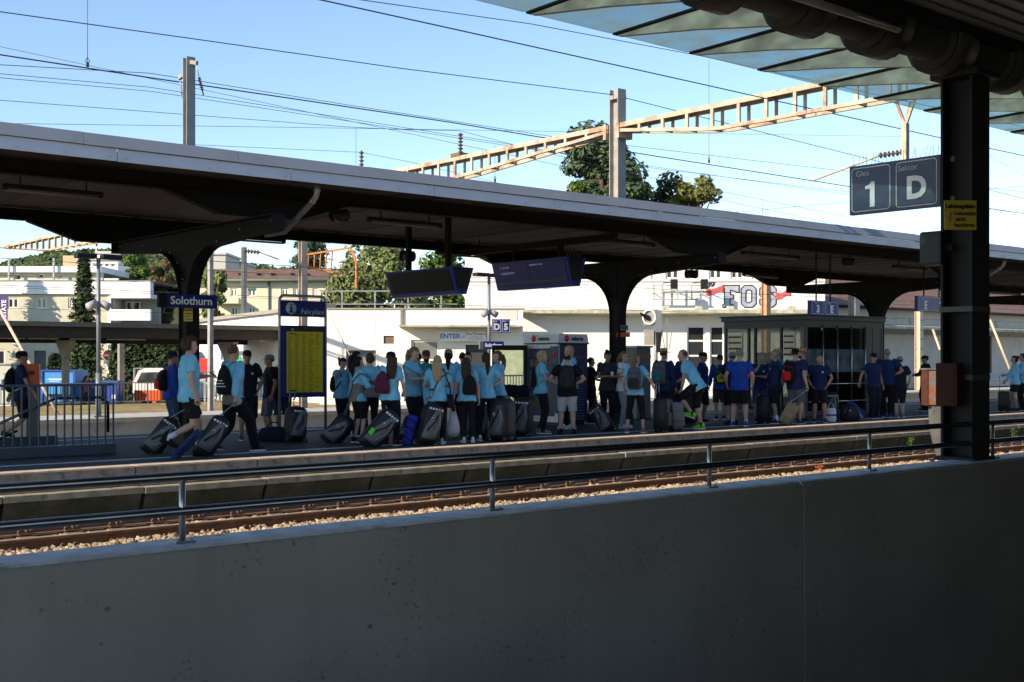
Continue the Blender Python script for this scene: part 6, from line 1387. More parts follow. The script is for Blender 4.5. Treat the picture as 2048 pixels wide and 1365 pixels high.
        if style == 'long':
            base = bk(-.07, .02); rg = []
            for i in range(9):
                t = i / 8; c_ = base + (-U) * (t * .40) + Fs * (-.035 * sin(t * 2.4) - .05 * t) ; rg.append(ell(c_, Rs, Fs, (.092 + .02 * sin(t * 3) - .035 * t ** 3), .055 - .02 * t, 14, 2.2))
            hh.rings(rg)
        elif style == 'bob':
            rg = []
            for i in range(6): t = i / 5; c_ = bk(-.02, .03 - .17 * t); rg.append(ell(c_, hm @ Rt, hm @ V((0, 1, 0)), .088 + .012 * sin(t * 3), .085 - .02 * t, 14, 2.2))
            hh.rings([[p if (p - hc).dot(hm @ V((0, 1, 0))) < .03 else hc + (p - hc) * .6 for p in r_] for r_ in rg])
        elif style in ('pony', 'hipony'):
            z0 = .02 if style == 'pony' else .06; p0 = bk(-.085, z0); dn = -U
            L_ = .34 if style == 'pony' else .42
            hh.tube([p0 + Fs * .03, p0 - Fs * .035 + U * .01, p0 - Fs * .055 + dn * .09, p0 - Fs * .06 + dn * L_ * .6, p0 - Fs * .05 + dn * L_], [.03, .04, .052, .042, .01], 10)
        elif style == 'bun': hh.sphere(bk(-.10, .085), .045, .045, .042, nu=12, nv=8)
        elif style == 'messy': hh.sphere(bk(-.115, .045), .05, .05, .055, nu=10, nv=7); hh.tube([bk(-.12, .06), bk(-.17, .08), bk(-.18, .02)], [.03, .03, .01], 8)
        hme = hh.mesh('hair'); 
        for v in hme.vertices:
            q = v.co; v.co = q + (q - hc).normalized() * (.006 * noise.noise((q.x * 45 + sd_, q.y * 45, q.z * 12)) + (.012 * noise.noise((q.x * 28, q.y * 28 + sd_, q.z * 28)) if style in ('curly', 'messy') else 0))
        link('hair', hme, hmat_, root)
    if cap:
        kind, cm = cap[0], cap[1]; band = cap[2] if len(cap) > 2 else None
        if kind in ('cap', 'visor'):
            c_ = MB(); rg = []
            for z_, k in ((.028, 1.10), (.05, 1.12), (.085, 1.08), (.112, .90), (.128, .6), (.134, .2)): rg.append([hp_(.076 * k * cos(a), -.004 + .1 * k * sin(a), z_) for a in [2 * pi * i / 20 for i in range(20)]])
            co = c_.rings(rg).build('cap', cm, root)
            br_ = MB(); bv = []
            for e_ in (0, .006):
                bv += [hp_(.074 * cos(a), .085 * sin(a) + .01, .034 + e_ - .004) for a in [pi * (.08 + .84 * i / 10) for i in range(11)]] + [hp_(.072 * cos(a), .03 + .155 * sin(a), .030 + e_ - .022 * sin(a)) for a in [pi * (.92 - .84 * i / 10) for i in range(11)]]
            n_ = 22; br_.add(bv, [tuple(range(n_))[::-1], tuple(range(n_, 2 * n_))] + [(i, (i + 1) % n_, n_ + (i + 1) % n_, n_ + i) for i in range(n_)]).build('brim', cap[2] if kind == 'visor' and len(cap) > 2 else cm, co)
        else:
            bw_ = .165 if kind == 'straw' else .14
            c_ = MB(); rg = [[hp_((w) * cos(a), -.004 + (w + .02) * sin(a), z_) for a in [2 * pi * i / 22 for i in range(22)]] for z_, w in ((.045, .082), (.09, .080), (.13, .072), (.145, .05), (.14, .01))]
            co = c_.rings(rg).build('hat', cm, root)
            MB().rings([[hp_(w * cos(a), -.004 + (w + .02) * sin(a), z_ + .012 * abs(cos(a)) * (w > .1)) for a in [2 * pi * i / 22 for i in range(22)]] for z_, w in ((.046, .07), (.04, bw_), (.046, bw_ + .002), (.054, .075))], cap=False).build('brim', cm, co)
            if band: MB().rings([[hp_(w * cos(a), -.004 + (w + .02) * sin(a), z_) for a in [2 * pi * i / 22 for i in range(22)]] for z_, w in ((.05, .0835), (.078, .0825))], cap=False).build('hat_band', band, co)
    # ---- prints and straps projected on the shirt
    bvh = BVHTree.FromPolygons([v.co.copy() for v in sme.vertices], [p.vertices[:] for p in sme.polygons])
    def decal(name, m, cu, cx, w_, h_, front, n=3):
        vs = []; ok = True
        for j in range(n + 1):
            for i in range(n + 1):
                q = T(cu + (j / n - .5) * h_, cx + (i / n - .5) * w_, .5 if front else -.5); hit = bvh.ray_cast(q, -Fs if front else Fs)
                if hit[0] is None: return None
                vs.append(hit[0] + (Fs if front else -Fs) * .005)
        return MB().add(vs, [(j * (n + 1) + i, j * (n + 1) + i + 1, (j + 1) * (n + 1) + i + 1, (j + 1) * (n + 1) + i) for j in range(n) for i in range(n)], True).build(name, m, root)
    if logo: decal('chest_logo', WHITE, .39, -.075, .045, .04, True, 2)
    if backprint:
        for k in range(7): decal('back_print', WHITE, .44 - k * .045, (k % 2) * .008, .018, .022, False, 1)
    if strap:
        for sm, side in strap:
            pts = []
            for i in range(29):
                a = 2 * pi * i / 28; x = side * .13 * cos(a); u_ = .27 + .25 * cos(a); dv = Fs * sin(a) + Rs * (.4 * side * cos(a))
                q = T(u_, x * .6, 0); hit = bvh.find_nearest(q + dv.normalized() * .3)
                pts.append(hit[0] + hit[1] * .006)
            MB().tube(pts, .014, 6, flat=.5).build('shoulder_strap', sm, root)
    if bag:
        bag(root, T, Rs, Fs, U, bvh, s)
    root['_hand_r'] = 0
    del root['_hand_r']
    M_ = Matrix.Translation(root_loc) @ Matrix.Rotation(rz, 4, 'Z') @ Matrix.Scale(s, 4)
    info = {'R': M_ @ (wr[1] + (wr[1] - el[1]).normalized() * .08), 'L': M_ @ (wr[-1] + (wr[-1] - el[-1]).normalized() * .08), 'M': M_, 'T': T, 'root': root, 'Rs': Rs, 'Fs': Fs, 'U': U, 'rz': rz}
    return info

# ---- bags worn on the body: things of their own, standing at the wearer's back
def worn(info, kind, m, label, m2=None, print_=None, off=0.0, side=0, size=1.0):
    T, Rs, Fs, U = info['T'], info['Rs'], info['Fs'], info['U']; Mx = info['M']; sc = info['root'].scale[0]
    rot = Matrix((Rs, Fs, U)).transposed().to_4x4()
    if kind == 'side': base = T(-.12, side * .26, -.06)
    else: base = T(.08 if kind != 'sack' else .10, off, -.125)
    o = empty({'pack': 'backpack', 'sack': 'drawstring_bag', 'side': 'shoulder_bag'}[kind], (0, 0, 0), 0, label, 'bag'); o.matrix_world = Mx @ Matrix.Translation(base) @ rot
    m2 = m2 or m
    q = size
    if kind == 'pack':
        rg = []
        for z_, w, y0, y1 in ((-.02, .10, -.08, .0), (.0, .135, -.13, .01), (.10, .15, -.17, .012), (.22, .148, -.17, .012), (.33, .135, -.14, .012), (.40, .11, -.09, .01), (.425, .07, -.05, .005)):
            rg.append([V((w * q * x, (y0 + y1) / 2 * q + (y1 - y0) / 2 * q * y, z_ * q)) for x, y in [(abs(cos(a)) ** .6 * (1 if cos(a) > 0 else -1), abs(sin(a)) ** .6 * (1 if sin(a) > 0 else -1)) for a in [2 * pi * i / 18 for i in range(18)]]])
        MB().rings(rg).build('pack_body', m, o)
        rg = [[V((w * q * cos(a), -.15 * q - .03 * q + .035 * q * sin(a), z_ * q)) for a in [2 * pi * i / 14 for i in range(14)]] for z_, w in ((.02, .07), (.05, .105), (.14, .11), (.20, .10), (.215, .06))]
        MB().rings(rg).build('front_pocket', m2, o)
        MB().tube([(-.03, -.02, .42 * q), (-.02, -.03, .46 * q), (.02, -.03, .46 * q), (.03, -.02, .42 * q)], .008, 6).build('top_loop', m, o)
        MB().tube([(-.12 * q, -.155 * q, .30 * q), (0, -.18 * q, .33 * q), (.12 * q, -.155 * q, .30 * q)], .006, 6).build('zip', m2, o)
    elif kind == 'sack':
        rg = []
        for z_, w, dp in ((-.04, .10, .03), (-.02, .145, .05), (.08, .15, .06), (.2, .14, .055), (.3, .11, .04), (.36, .05, .025), (.385, .03, .02)):
            rg.append([V((w * q * abs(cos(a)) ** .7 * (1 if cos(a) > 0 else -1) + .008 * noise.noise((z_ * 20, a * 2, w)), -.05 + dp * sin(a), z_ * q)) for a in [2 * pi * i / 16 for i in range(16)]])
        MB().rings(rg).build('sack_body', m, o)
    else:
        rg = [[V((.07 * k * cos(a), .17 * k * sin(a), z_)) for a in [2 * pi * i / 14 for i in range(14)]] for z_, k in ((-.08, .7), (-.06, 1.0), (.04, 1.05), (.12, .95), (.14, .6))]
        MB().rings(rg).build('bag_body', m, o)
    if kind != 'side':
        for sd in (-1, 1):
            pts = [(sd * .08, -.01, .38 * q), (sd * .085, .05, .47), (sd * .09, .14, .455), (sd * .10, .235, .36), (sd * .12, .235, .22), (sd * .16, .17, .1), (sd * .16, .06, .03), (sd * .12, -.02, .0)]
            MB().tube(pts, .018 if kind == 'pack' else .007, 8, flat=.5).build('strap', m2 if kind == 'pack' else (print_ if print_ is not None else m), o)
    else:
        MB().tube([(0, .12, .1), (0, .1, .3), (-side * .12, .06, .68), (-side * .14, -.02, .70), (-side * .12, -.1, .66), (0, -.12, .3), (0, -.12, .1)], .012, 6).build('strap', m, o)
    if kind == 'sack' and print_ is None:
        for k, wd in enumerate((.05, .09, .12)): MB().box(-wd, wd, -.118, -.112, .17 - k * .045, .185 - k * .045).build('print_line', WHITE, o)
    return o
CAPB = ('cap', BLK); STRAW = cmat('straw', (.42, .30, .13)); MAROON = cmat('maroon', (.16, .02, .03)); BURG = cmat('burgundy', (.10, .02, .045)); NEON = cmat('neon_green', (.25, .75, .03), .5); TAN = cmat('tan', (.30, .22, .13)); TEALB = cmat('teal', (.02, .16, .17)); REDB = cmat('bright_red', (.6, .02, .02)); PURP = cmat('purple_blue', (.05, .05, .42)); SLATE = cmat('slate', (.10, .105, .115)); SHOEG = cmat('shoe_grey', (.25, .25, .27)); SHOEB = cmat('shoe_blue', (.03, .08, .3)); SHOEN = cmat('shoe_navy', (.03, .04, .09)); SANDAL = cmat('sandal', (.10, .06, .035)); PINK = cmat('shoe_faded_red', (.32, .10, .10)); LIME = cmat('lime', (.45, .55, .02)); ORNG = cmat('orange_top', (.55, .14, .03)); NVC = cmat('navy_cap', (.02, .025, .05)); GRC = cmat('grey_cap', (.22, .22, .21)); WALK = ((.09, -.27, .10), (-.09, .26, 0)); WALK2 = ((.09, .30, 0), (-.09, -.30, .07)); WIDE = ((.17, .03, 0), (-.17, -.03, 0)); STEP = ((.11, .1, 0), (-.1, -.08, 0))
SH = dict(shoe=CHAR, sock=None)
NP = dict(shirt=NAVY, pants=BLK, leg=.52, skin='m', polo=True, logo=True)
GT = dict(shirt=TEE, f=1, pants=DKNAVY, shoe=WHITE, skin='l')
# --- left group
p1 = person(42, 884, 697, 90, 'man in navy shirt and black cap walking with black backpack by the stairs', shirt=NAVY, pants=BLK, leg=.5, cap=CAPB, legs=WALK, arms=('swingf', 'swingb'), shoe=BLK, skin='m')
worn(p1, 'pack', BLK, 'black backpack with white stripes on the man by the stairs', m2=WHITE, size=1.05)
p2 = person(343, 884, 702, 110, 'man in royal blue jacket and dark cap behind the station-name column', shirt=ROYAL, sleeve='l', pants=DENIM, leg=.55, cap=('cap', NVC), arms=('down', 'bent'), shoe=CHAR, d=23.3)
worn(p2, 'pack', BLK, 'black and red sports bag hanging behind the man in royal blue jacket', m2=REDB, size=.95)
p3 = person(378, 914, 675, 104, 'tall curly-haired youth in light blue t-shirt and black shorts striding right', shirt=TEE, pants=BLK, leg=.40, hair='brown', style='curly', skin='l', legs=((.09, -.34, .20), (-.09, .16, 0)), arms=('down', 'phone'), shoe=BLK, sole=BLK, sock=(WHITE, .32))
text('number_print', '21', .09, WHITE, p3['root'], (.172, -.02, .70), (pi / 2, 0, pi / 2))
p4 = person(466, 905, 681, 128, 'young man in light blue and grey jacket with black collar walking right', shirt=TEEJ, yoke=GREYJ, sleeve='l', pants=BLK, collar=BLK, hair='lbrown', style='short', skin='l', legs=((.09, .36, .0), (-.09, -.30, .05)), arms=('handle', 'swingf'), shoe=SHOEN, hy=-8)
worn(p4, 'sack', BLK, 'black drawstring bag with white lettering on the young man walking right', size=1.1, off=.0)
p5 = person(494, 881, 700, 12, 'man in black cap, dark polo, shorts and sandals facing the camera', shirt=DKNAVY, polo=True, logo=True, pants=BLK, leg=.55, cap=CAPB, arms=('down', 'pocket'), shoe=SANDAL, skin='d', legs=((.12, .02, 0), (-.12, 0, 0)), belly=.03)
p6 = person(540, 874, 709, 285, 'man in grey cap and dark clothes with a backpack beside the timetable board', shirt=DKNAVY, pants=GREY, leg=.55, cap=('cap', GRC), arms=('bent', 'down'), shoe=SANDAL)
worn(p6, 'pack', BLK, 'large black backpack on the man beside the timetable board', size=1.15)
p6b = person(566, 872, 712, 200, 'person in denim shorts hidden behind the timetable board', shirt=NAVY, pants=DENIM, leg=.55, hair='grey', arms=('down', 'down'), sole=WHITE)
# --- women group
p7 = person(683, 872, 718, 40, 'woman with messy brown bun adjusting her strap left of the group', hair='brown', style='messy', arms=('shoulder', 'bent'), hp=-18, **{**GT, 'shoe': BLK})
worn(p7, 'pack', BLK, 'dark backpack on the woman with messy brown bun', size=.95)
p8 = person(716, 886, 716, 118, 'woman with dark ponytail in blue and taupe jacket holding a wheeled bag', shirt=TEEJ, yoke=GREYJ, sleeve='l', f=1, pants=BLK, leg=.5, hair='dark', style='pony', arms=('bent', 'bent'), skin='l', strap=[(BLK, 1)], shoe=BLK)
p8b = person(712, 874, 705, 100, 'dark-haired woman half hidden behind the woman in taupe jacket', hair='dark', style='pony', arms=('down', 'bent'), **GT)
p9 = person(740, 879, 708, 190, 'woman in blue and taupe jacket with black sling strap seen from behind', shirt=TEEJ, yoke=GREYJ, sleeve='l', f=1, pants=BLK, hair='lbrown', style='messy', arms=('down', 'bent'), skin='l', strap=[(BLK, -1)], shoe=BLK)
p10 = person(781, 892, 703, 160, 'woman in dark cap with long brown hair and burgundy backpack', hair='brown', style='long', cap=CAPB, arms=('relax', 'bent'), hy=-50, **{**GT, 'shoe': MAROON}, backprint=False)
worn(p10, 'sack', BURG, 'burgundy drawstring backpack on the woman in dark cap', print_=BURG, off=-.1, size=1.0)
p11 = person(823, 886, 696, 62, 'tall blond woman in light blue t-shirt looking down at her phone', hair='dblond', style='pony', arms=('phone', 'phone'), hp=-20, strap=[(TAN, 1)], **GT)
p12 = person(852, 872, 700, 10, 'bearded man in dark red cap and blue t-shirt behind the blond women', shirt=PETROL, pants=BLK, hair='dark', cap=('cap', MAROON), beard=True, glasses=True, arms=('down', 'phone'), skin='d')
p12b = person(836, 868, 706, 200, 'dark-haired person in light blue between the phone woman and the red cap', shirt=TEE, hair='dark', style='short', pants=BLK, arms=('down', 'down'))
p13 = person(875, 891, 713, 178, 'woman with very long straight blond hair seen from behind', hair='blond', style='long', arms=('bent', 'bent'), backprint=True, strap=[(BLK, 1)], **GT)
worn(p13, 'side', BLK, 'black sling bag at the side of the long-haired blond woman', side=1, size=.7)
p14 = person(897, 874, 698, 175, 'person with tan cap and dark ponytail behind the blond woman', hair='dark', style='pony', cap=('cap', TAN), arms=('bent', 'down'), **GT)
p15 = person(933, 889, 717, 185, 'dark-haired woman with black and red sack holding a white carrier bag', hair='brown', style='long', arms=('down', 'down'), lean=4, hy=10, **GT, legs=((.14, .03, 0), (-.06, -.02, 0)))
worn(p15, 'sack', BLK, 'black drawstring bag with red cords on the dark-haired woman', print_=REDB, off=.05, size=1.0)
p16 = person(936, 868, 707, 2, 'woman with tied dark hair facing the camera in the middle of the group', hair='dark', style='bun', arms=('bent', 'down'), strap=[(BLK, -1)], **GT)
p16b = person(925, 858, 706, 185, 'dark-haired woman with orange top behind the facing woman', shirt=ORNG, f=1, pants=BLK, hair='dark', style='short', arms=('down', 'down'))
p17 = person(972, 882, 706, 195, 'woman with long brown ponytail standing with legs apart seen from behind', hair='brown', style='hipony', arms=('hips', 'bent'), backprint=True, legs=((.18, .06, 0), (-.15, -.05, 0)), **GT)
p18 = person(996, 876, 704, 290, 'blond woman in light blue jacket with dark collar facing left', shirt=TEEJ, sleeve='l', f=1, pants=BLK, collar=BLK, hair='lbrown', style='pony', arms=('bent', 'fwdlow'), skin='l', shoe=WHITE)
p19c = person(1044, 862, 0, 250, 'dark-haired person bending low over the luggage left of the machine', shirt=BLK, pants=BLK, hair='brown', style='short', arms=('fwdlow', 'fwdlow'), lean=88, Hm=1.7, legs=((.12, .25, 0), (-.12, -.1, 0)), hp=-30)
p19 = person(1083, 868, 703, 92, 'woman with blond bob facing the open vending machine', hair='blond', style='bob', arms=('bent', 'bent'), **{**GT, 'shoe': SHOEG})
worn(p19, 'sack', BLK, 'black drawstring bag with white print on the woman with blond bob')
p20 = person(1134, 869, 708, 180, 'person in black t-shirt and light grey shorts with black backpack seen from behind', shirt=BLK, pants=LGREY, leg=.5, hair='dark', style='crop', arms=('hips', 'hips'), shoe=BLK, sole=BLK, skin='l', build=1.1, legs=((.14, .0, 0), (-.14, 0, 0)))
worn(p20, 'pack', CHAR, 'black backpack on the person in light grey shorts', size=1.1)
p21 = person(1139, 858, 693, 300, 'tall blond woman in light blue jacket behind the person in black', shirt=TEEJ, sleeve='l', f=1, collar=BLK, pants=BLK, hair='blond', style='bob', arms=('bent', 'bent'), shoe=WHITE, skin='l')
p22 = person(1181, 848, 716, 110, 'person in black clothes half hidden by the vending machine', shirt=BLK, pants=BLK, hair='dark', style='short', arms=('bent', 'down'), f=1)
p23 = person(1214, 858, 703, 20, 'woman with dark top bun and dark grey t-shirt looking at her cup', shirt=CHAR, f=1, pants=BLK, hair='dark', style='bun', arms=('phone', 'phone'), hp=-22, shoe=BLK, skin='d')
p24 = person(1247, 857, 705, 60, 'woman in white t-shirt and pale grey trousers beside the middle column', shirt=WHITE, f=1, pants=LPANT, hair='dblond', style='pony', arms=('strap', 'bent'), glasses=True, shoe=WHITE, skin='l', strap=[(BLK, 1)])
p25 = person(1271, 868, 710, 172, 'woman with wavy ponytail, grey backpack and black capri leggings', hair='dblond', style='pony', arms=((.26, .03, .06, (.5, -1, 0)), 'relax'), legs=((.17, .05, 0), (-.19, .0, 0)), hy=35, **{**GT, 'shoe': PINK, 'pants': BLK}, leg=.74)
worn(p25, 'pack', SLATE, 'grey hiking backpack on the woman in capri leggings', m2=CHAR, size=1.12)
# --- men group
p26 = person(1327, 858, 697, 150, 'man in brown straw hat and navy clothes with a teal backpack', shirt=NAVY, sleeve='l', pants=DKNAVY, leg=.55, cap=('straw', STRAW, BLK), arms=('down', 'bent'), skin='d')
worn(p26, 'pack', SLATE, 'grey and teal backpack on the man in brown straw hat', m2=TEALB, size=1.1)
p27 = person(1350, 846, 700, 100, 'grey-haired man in dark cap and navy polo leaning forward', shirt=NAVY, polo=True, pants=DKNAVY, leg=.55, hair='grey', cap=('cap', NVC), arms=('fwd', 'fwd'), lean=16)
p28 = person(1396, 862, 705, 262, 'man in light blue t-shirt and neon green shoes bending with one knee raised', shirt=TEE, pants=BLK, leg=.56, hair='lbrown', style='crop', lean=30, arms=('fwd', 'knee'), legs=((.10, -.06, 0), (-.10, .10, .24)), shoe=NEON, sole=WHITE, sock=(BLK, .12), skin='l', Hm=1.86, hp=12)
p29 = person(1405, 846, 704, 80, 'man in black cap and navy top behind the bending man', shirt=NAVY, pants=BLK, cap=CAPB, hair='grey', arms=('down', 'down'), skin='d', leg=.55)
p30 = person(1440, 840, 709, 185, 'man in blue jacket with black and yellow backpack seen from behind', shirt=ROYAL, sleeve='l', pants=BROWNS, leg=.54, cap=('cap', NVC), arms=('down', 'down'))
worn(p30, 'pack', CHAR, 'black and lime backpack on the man in blue jacket', m2=LIME, size=1.0)
p31 = person(1465, 850, 704, 200, 'man in grey cap and dark shirt left of the man in royal blue', shirt=DKNAVY, pants=BLK, leg=.53, cap=('cap', GRC), arms=('down', 'bent'), shoe=CHAR, sole=CHAR)
p32 = person(1479, 853, 698, 178, 'grey-haired man in royal blue t-shirt and black shorts seen from behind', shirt=ROYAL, pants=BLK, leg=.46, hair='grey', style='short', cap=('visor', GRC, WHITE), arms=('relax', 'relax'), legs=((.15, 0, 0), (-.15, 0, 0)), shoe=SHOEB, sole=WHITE, sock=(WHITE, .14), skin='l', build=1.12, belly=.02)
p33 = person(1520, 845, 709, 8, 'grey-haired man in navy polo with hand at his face facing the camera', hair='grey', arms=('face', 'cross'), hp=-12, **{**NP, 'pants': DENIM})
p34 = person(1550, 848, 702, 290, 'grey-haired man with glasses in navy polo standing with hand in pocket', hair='grey', arms=('pocket', 'back'), glasses=True, **{**NP, 'pants': DKNAVY}, belly=.03, sock=(WHITE, .3))
p35 = person(1556, 836, 698, 250, 'man in yellow straw hat behind the grey-haired man with glasses', shirt=PETROL, pants=BLK, hair='grey', cap=('straw', cmat('yellow_straw', (.55, .36, .09))), arms=('down', 'down'))
p36 = person(1590, 851, 697, 150, 'man in black hat and navy shirt with red backpack pulling a tan trolley', shirt=NAVY, pants=GREY, leg=.47, hair='brown', cap=('hat', BLK), arms=('down', 'relax'), legs=((.14, -.05, 0), (-.12, .05, 0)), skin='l', build=1.08, shoe=SHOEN, belly=.03)
worn(p36, 'pack', BLK, 'black and red backpack on the man in black hat', m2=REDB, size=1.1, off=-.04)
p37 = person(1606, 845, 697, 275, 'man in pale straw hat with red band and navy shirt', shirt=NAVY, pants=GREY, leg=.52, hair='grey', cap=('straw', STRAW, REDB), beard=True, arms=('down', 'relax'), skin='l')
p38 = person(1639, 846, 711, 2, 'short-haired man in navy polo and black shorts with hands in pockets before the shelter', hair='brown', style='crop', arms=('pocket', 'pocket'), **NP, legs=((.13, .0, 0), (-.13, 0, 0)))
p39 = person(1747, 838, 706, 40, 'man in black cap and navy polo resting a hand on the shelter bar', shirt=NAVY, polo=True, pants=DKNAVY, cap=CAPB, arms=((.30, .02, .06, (.3, -1, 0)), 'down'), skin='m', belly=.02, hy=20)
p40 = person(1774, 836, 699, 180, 'man with hands on hips in navy polo and black trousers seen from behind', shirt=NAVY, polo=True, pants=BLK, hair='grey', style='short', arms=('hips', 'hips'), shoe=SHOEB, sole=WHITE, build=1.1)
p41 = person(1800, 836, 713, 200, 'man in grey cap, dark shirt and shorts right of the man with hands on hips', shirt=DKNAVY, pants=DKNAVY, leg=.6, cap=('cap', GRC), arms=('relax', 'relax'), shoe=SHOEG, skin='l')
p42 = person(1851, 823, 711, 290, 'person in black cap and dark jacket standing apart by the track cabinet', shirt=DKNAVY, sleeve='l', pants=BLK, cap=CAPB, arms=('bent', 'down'))
p43 = person(2030, 824, 713, 285, 'woman in light blue jacket and dark shorts with luggage at the right edge', shirt=TEEJ, sleeve='l', f=1, pants=DKNAVY, leg=.35, hair='dark', style='bun', arms=('bent', 'fwdlow'), skin='m')
p44 = person(2046, 822, 708, 270, 'man in light blue jacket at the very right edge of the picture', shirt=TEEJ, sleeve='l', pants=BLK, hair='dark', style='short', arms=('bent', 'bent'))
p45 = person(173, 0, 754, 90, 'woman in red top and dark trousers walking across the yard', shirt=REDC, f=1, pants=CHAR, hair='brown', style='pony', arms=('bent', 'bent'), d=62, z=ZG, Hm=1.68, legs=WALK2, skin='p')
# phones and carried things
def phone(info, side, label):
    p = info[side]; o = MB().bbox(-.037, .037, -.005, .005, -.07, .07, .004).build('mobile_phone', M_black, label=label, cat='phone', loc=p + V((0, 0, .03)), rot=(radians(60), 0, info['rz']))
phone(p11, 'R', 'dark mobile phone held by the tall blond woman'); phone(p3, 'L', 'dark mobile phone held up by the curly-haired youth')
c = p23['R']; MB().rings([[(r * cos(a), r * sin(a), z) for a in [2 * pi * i / 12 for i in range(12)]] for z, r in ((-.04, .027), (.05, .035), (.052, .032))]).build('paper_cup', WHITE, label='white paper cup held by the woman with dark top bun', cat='cup', loc=c + V((0, 0, .04)))
# ================================================================== luggage
def sq(w, d, z, n=20, p=.5, dx=0): return [V((dx + w * abs(cos(a)) ** p * (1 if cos(a) > 0 else -1), d * abs(sin(a)) ** p * (1 if sin(a) > 0 else -1), z)) for a in [2 * pi * i / n for i in range(n)]]
BAGB = mat('bag_black_nylon', (.014, .014, .016), .55, var=.2, scale=12, bump=.3, bscale=60); BAGG = mat('bag_grey_nylon', (.14, .145, .15), .6, var=.15, scale=10, bump=.3, bscale=60); REFL = mat('reflective_piping', (.4, .41, .42), .4, var=.1)
def base_frame(px, py, lean, yaw=0, z=0):
    P = PG(px, py, z); r = ray(px); P = P if P.y > 17.8 else PD(px, 0, 17.8 / r.y); P.z = z; o_rz = atan2(r.y, r.x) - pi / 2 + radians(yaw)
    return P, o_rz
def duffel(px, py, lean, label, L=.78, yaw=0, extra=None, panel=None, hand=None, w=.19, d_=.19, letters=True, handle=.0):
    P, rz = base_frame(px, py, lean, yaw); o = empty('wheeled_duffel', P, 0, label, 'luggage'); o.rotation_mode = 'XYZ'
    o.matrix_world = Matrix.Translation(P) @ Matrix.Rotation(rz, 4, 'Z') @ Matrix.Rotation(radians(lean), 4, 'Y')
    pn = panel or BAGG
    rg = [sq(w * k, d_ * kk, z) for z, k, kk in ((.05, .75, .8), (.08, .95, .95), (.2, 1.0, 1.0), (L * .5, .97, 1.0), (L * .78, .98, 1.0), (L * .92, .9, .93), (L, .6, .7), (L + .01, .2, .3))]
    for r_ in rg:
        for q in r_: q += V((.008 * noise.noise(q * 9), .01 * noise.noise(q * 7 + V((px, 0, 0))), 0))
    MB().rings(rg).build('bag_body', BAGB, o)
    for s in (-1, 1):      # curved side panels
        vs = []
        for j in range(9):
            t = j / 8; z = .12 + (L * .72) * t; x0 = -w * .9 + w * .9 * t ** 1.5; x1 = w * .55 * (1 - .9 * abs(t - .5)) + w * .2
            vs += [(x0, s * (d_ + .006) * (1 - .0 * t), z), ((x0 + x1) / 2, s * (d_ + .016), z), (x1, s * (d_ + .006), z)]
        fs = [(j * 3 + i, j * 3 + i + 1, j * 3 + i + 4, j * 3 + i + 3) for j in range(8) for i in range(2)]
        q = MB().add(vs, fs, True).build('side_panel', pn, o); m_ = q.modifiers.new('s', 'SOLIDIFY'); m_.thickness = .008
        MB().tube([(w * .1 + w * .45 * sin(t * 2.4), s * (d_ + .02), .2 + L * .5 * t) for t in [i / 8 for i in range(9)]], .005, 5).build('piping', REFL, q)
    MB().rings([sq(w * 1.02, d_ * .5, .0), sq(w * 1.03, d_ * .55, .05), sq(w * .9, d_ * .9, .13)]).build('bumper', BAGB, o)
    for s in (-1, 1):
        q = MB().tube([(w * .75, s * (d_ - .01), .045), (w * .75, s * (d_ - .055), .045)], .045, 14).build('wheel', M_black, o); MB().tube([(w * .75, s * (d_ - .008), .045), (w * .75, s * (d_ - .012), .045)], .022, 10).build('hub', BAGG, q)
    MB().tube([(-w * .5, -d_ - .01, L * .35), (-w * .2, -d_ - .05, L * .5), (w * .1, -d_ - .055, L * .6), (w * .3, -d_ - .01, L * .78)], .014, 8).build('carry_handle', BAGB, o)
    MB().rings([sq(w * .4, .012, 0, 10), sq(w * .4, .012, .015, 10)]).build('end_grip', BAGB, o, loc=(0, 0, L + .012))
    MB().box(-w * .32, -w * .08, -d_ - .024, -d_ - .02, L * .61, L * .68).build('club_badge', LGREY, o); MB().box(-w * .29, -w * .11, -d_ - .0275, -d_ - .0245, L * .62, L * .65).build('badge_red', MAROON, o)
    if letters:
        for k in range(5): MB().box(-w * .72 + k * w * .3, -w * .72 + k * w * .3 + w * .2, -d_ - .003, -d_ * .99 - .001 + .004, L * .86, L * .91).build('white_letter', WHITE, o, rot=(0, 0, 0))
    Mi = o.matrix_world.inverted()
    if hand is not None:
        h = Mi @ hand; a = V((-w * .5, 0, L)); 
        for s in (-1, 1): MB().tube([a + V((0, s * .09, -.05)), h + V((0, s * .05, 0))], .008, 6).build('pull_rod', M_galv, o)
        MB().tube([h + V((0, -.07, 0)), h + V((0, .07, 0))], .014, 8).build('pull_grip', M_black, o)
    elif handle > 0:
        for s in (-1, 1): MB().tube([(-w * .6, s * .09, L - .05), (-w * .6, s * .09, L + handle)], .008, 6).build('pull_rod', M_galv, o)
        MB().tube([(-w * .6, -.1, L + handle), (-w * .6, .1, L + handle)], .015, 8).build('pull_grip', M_black, o)
    return o
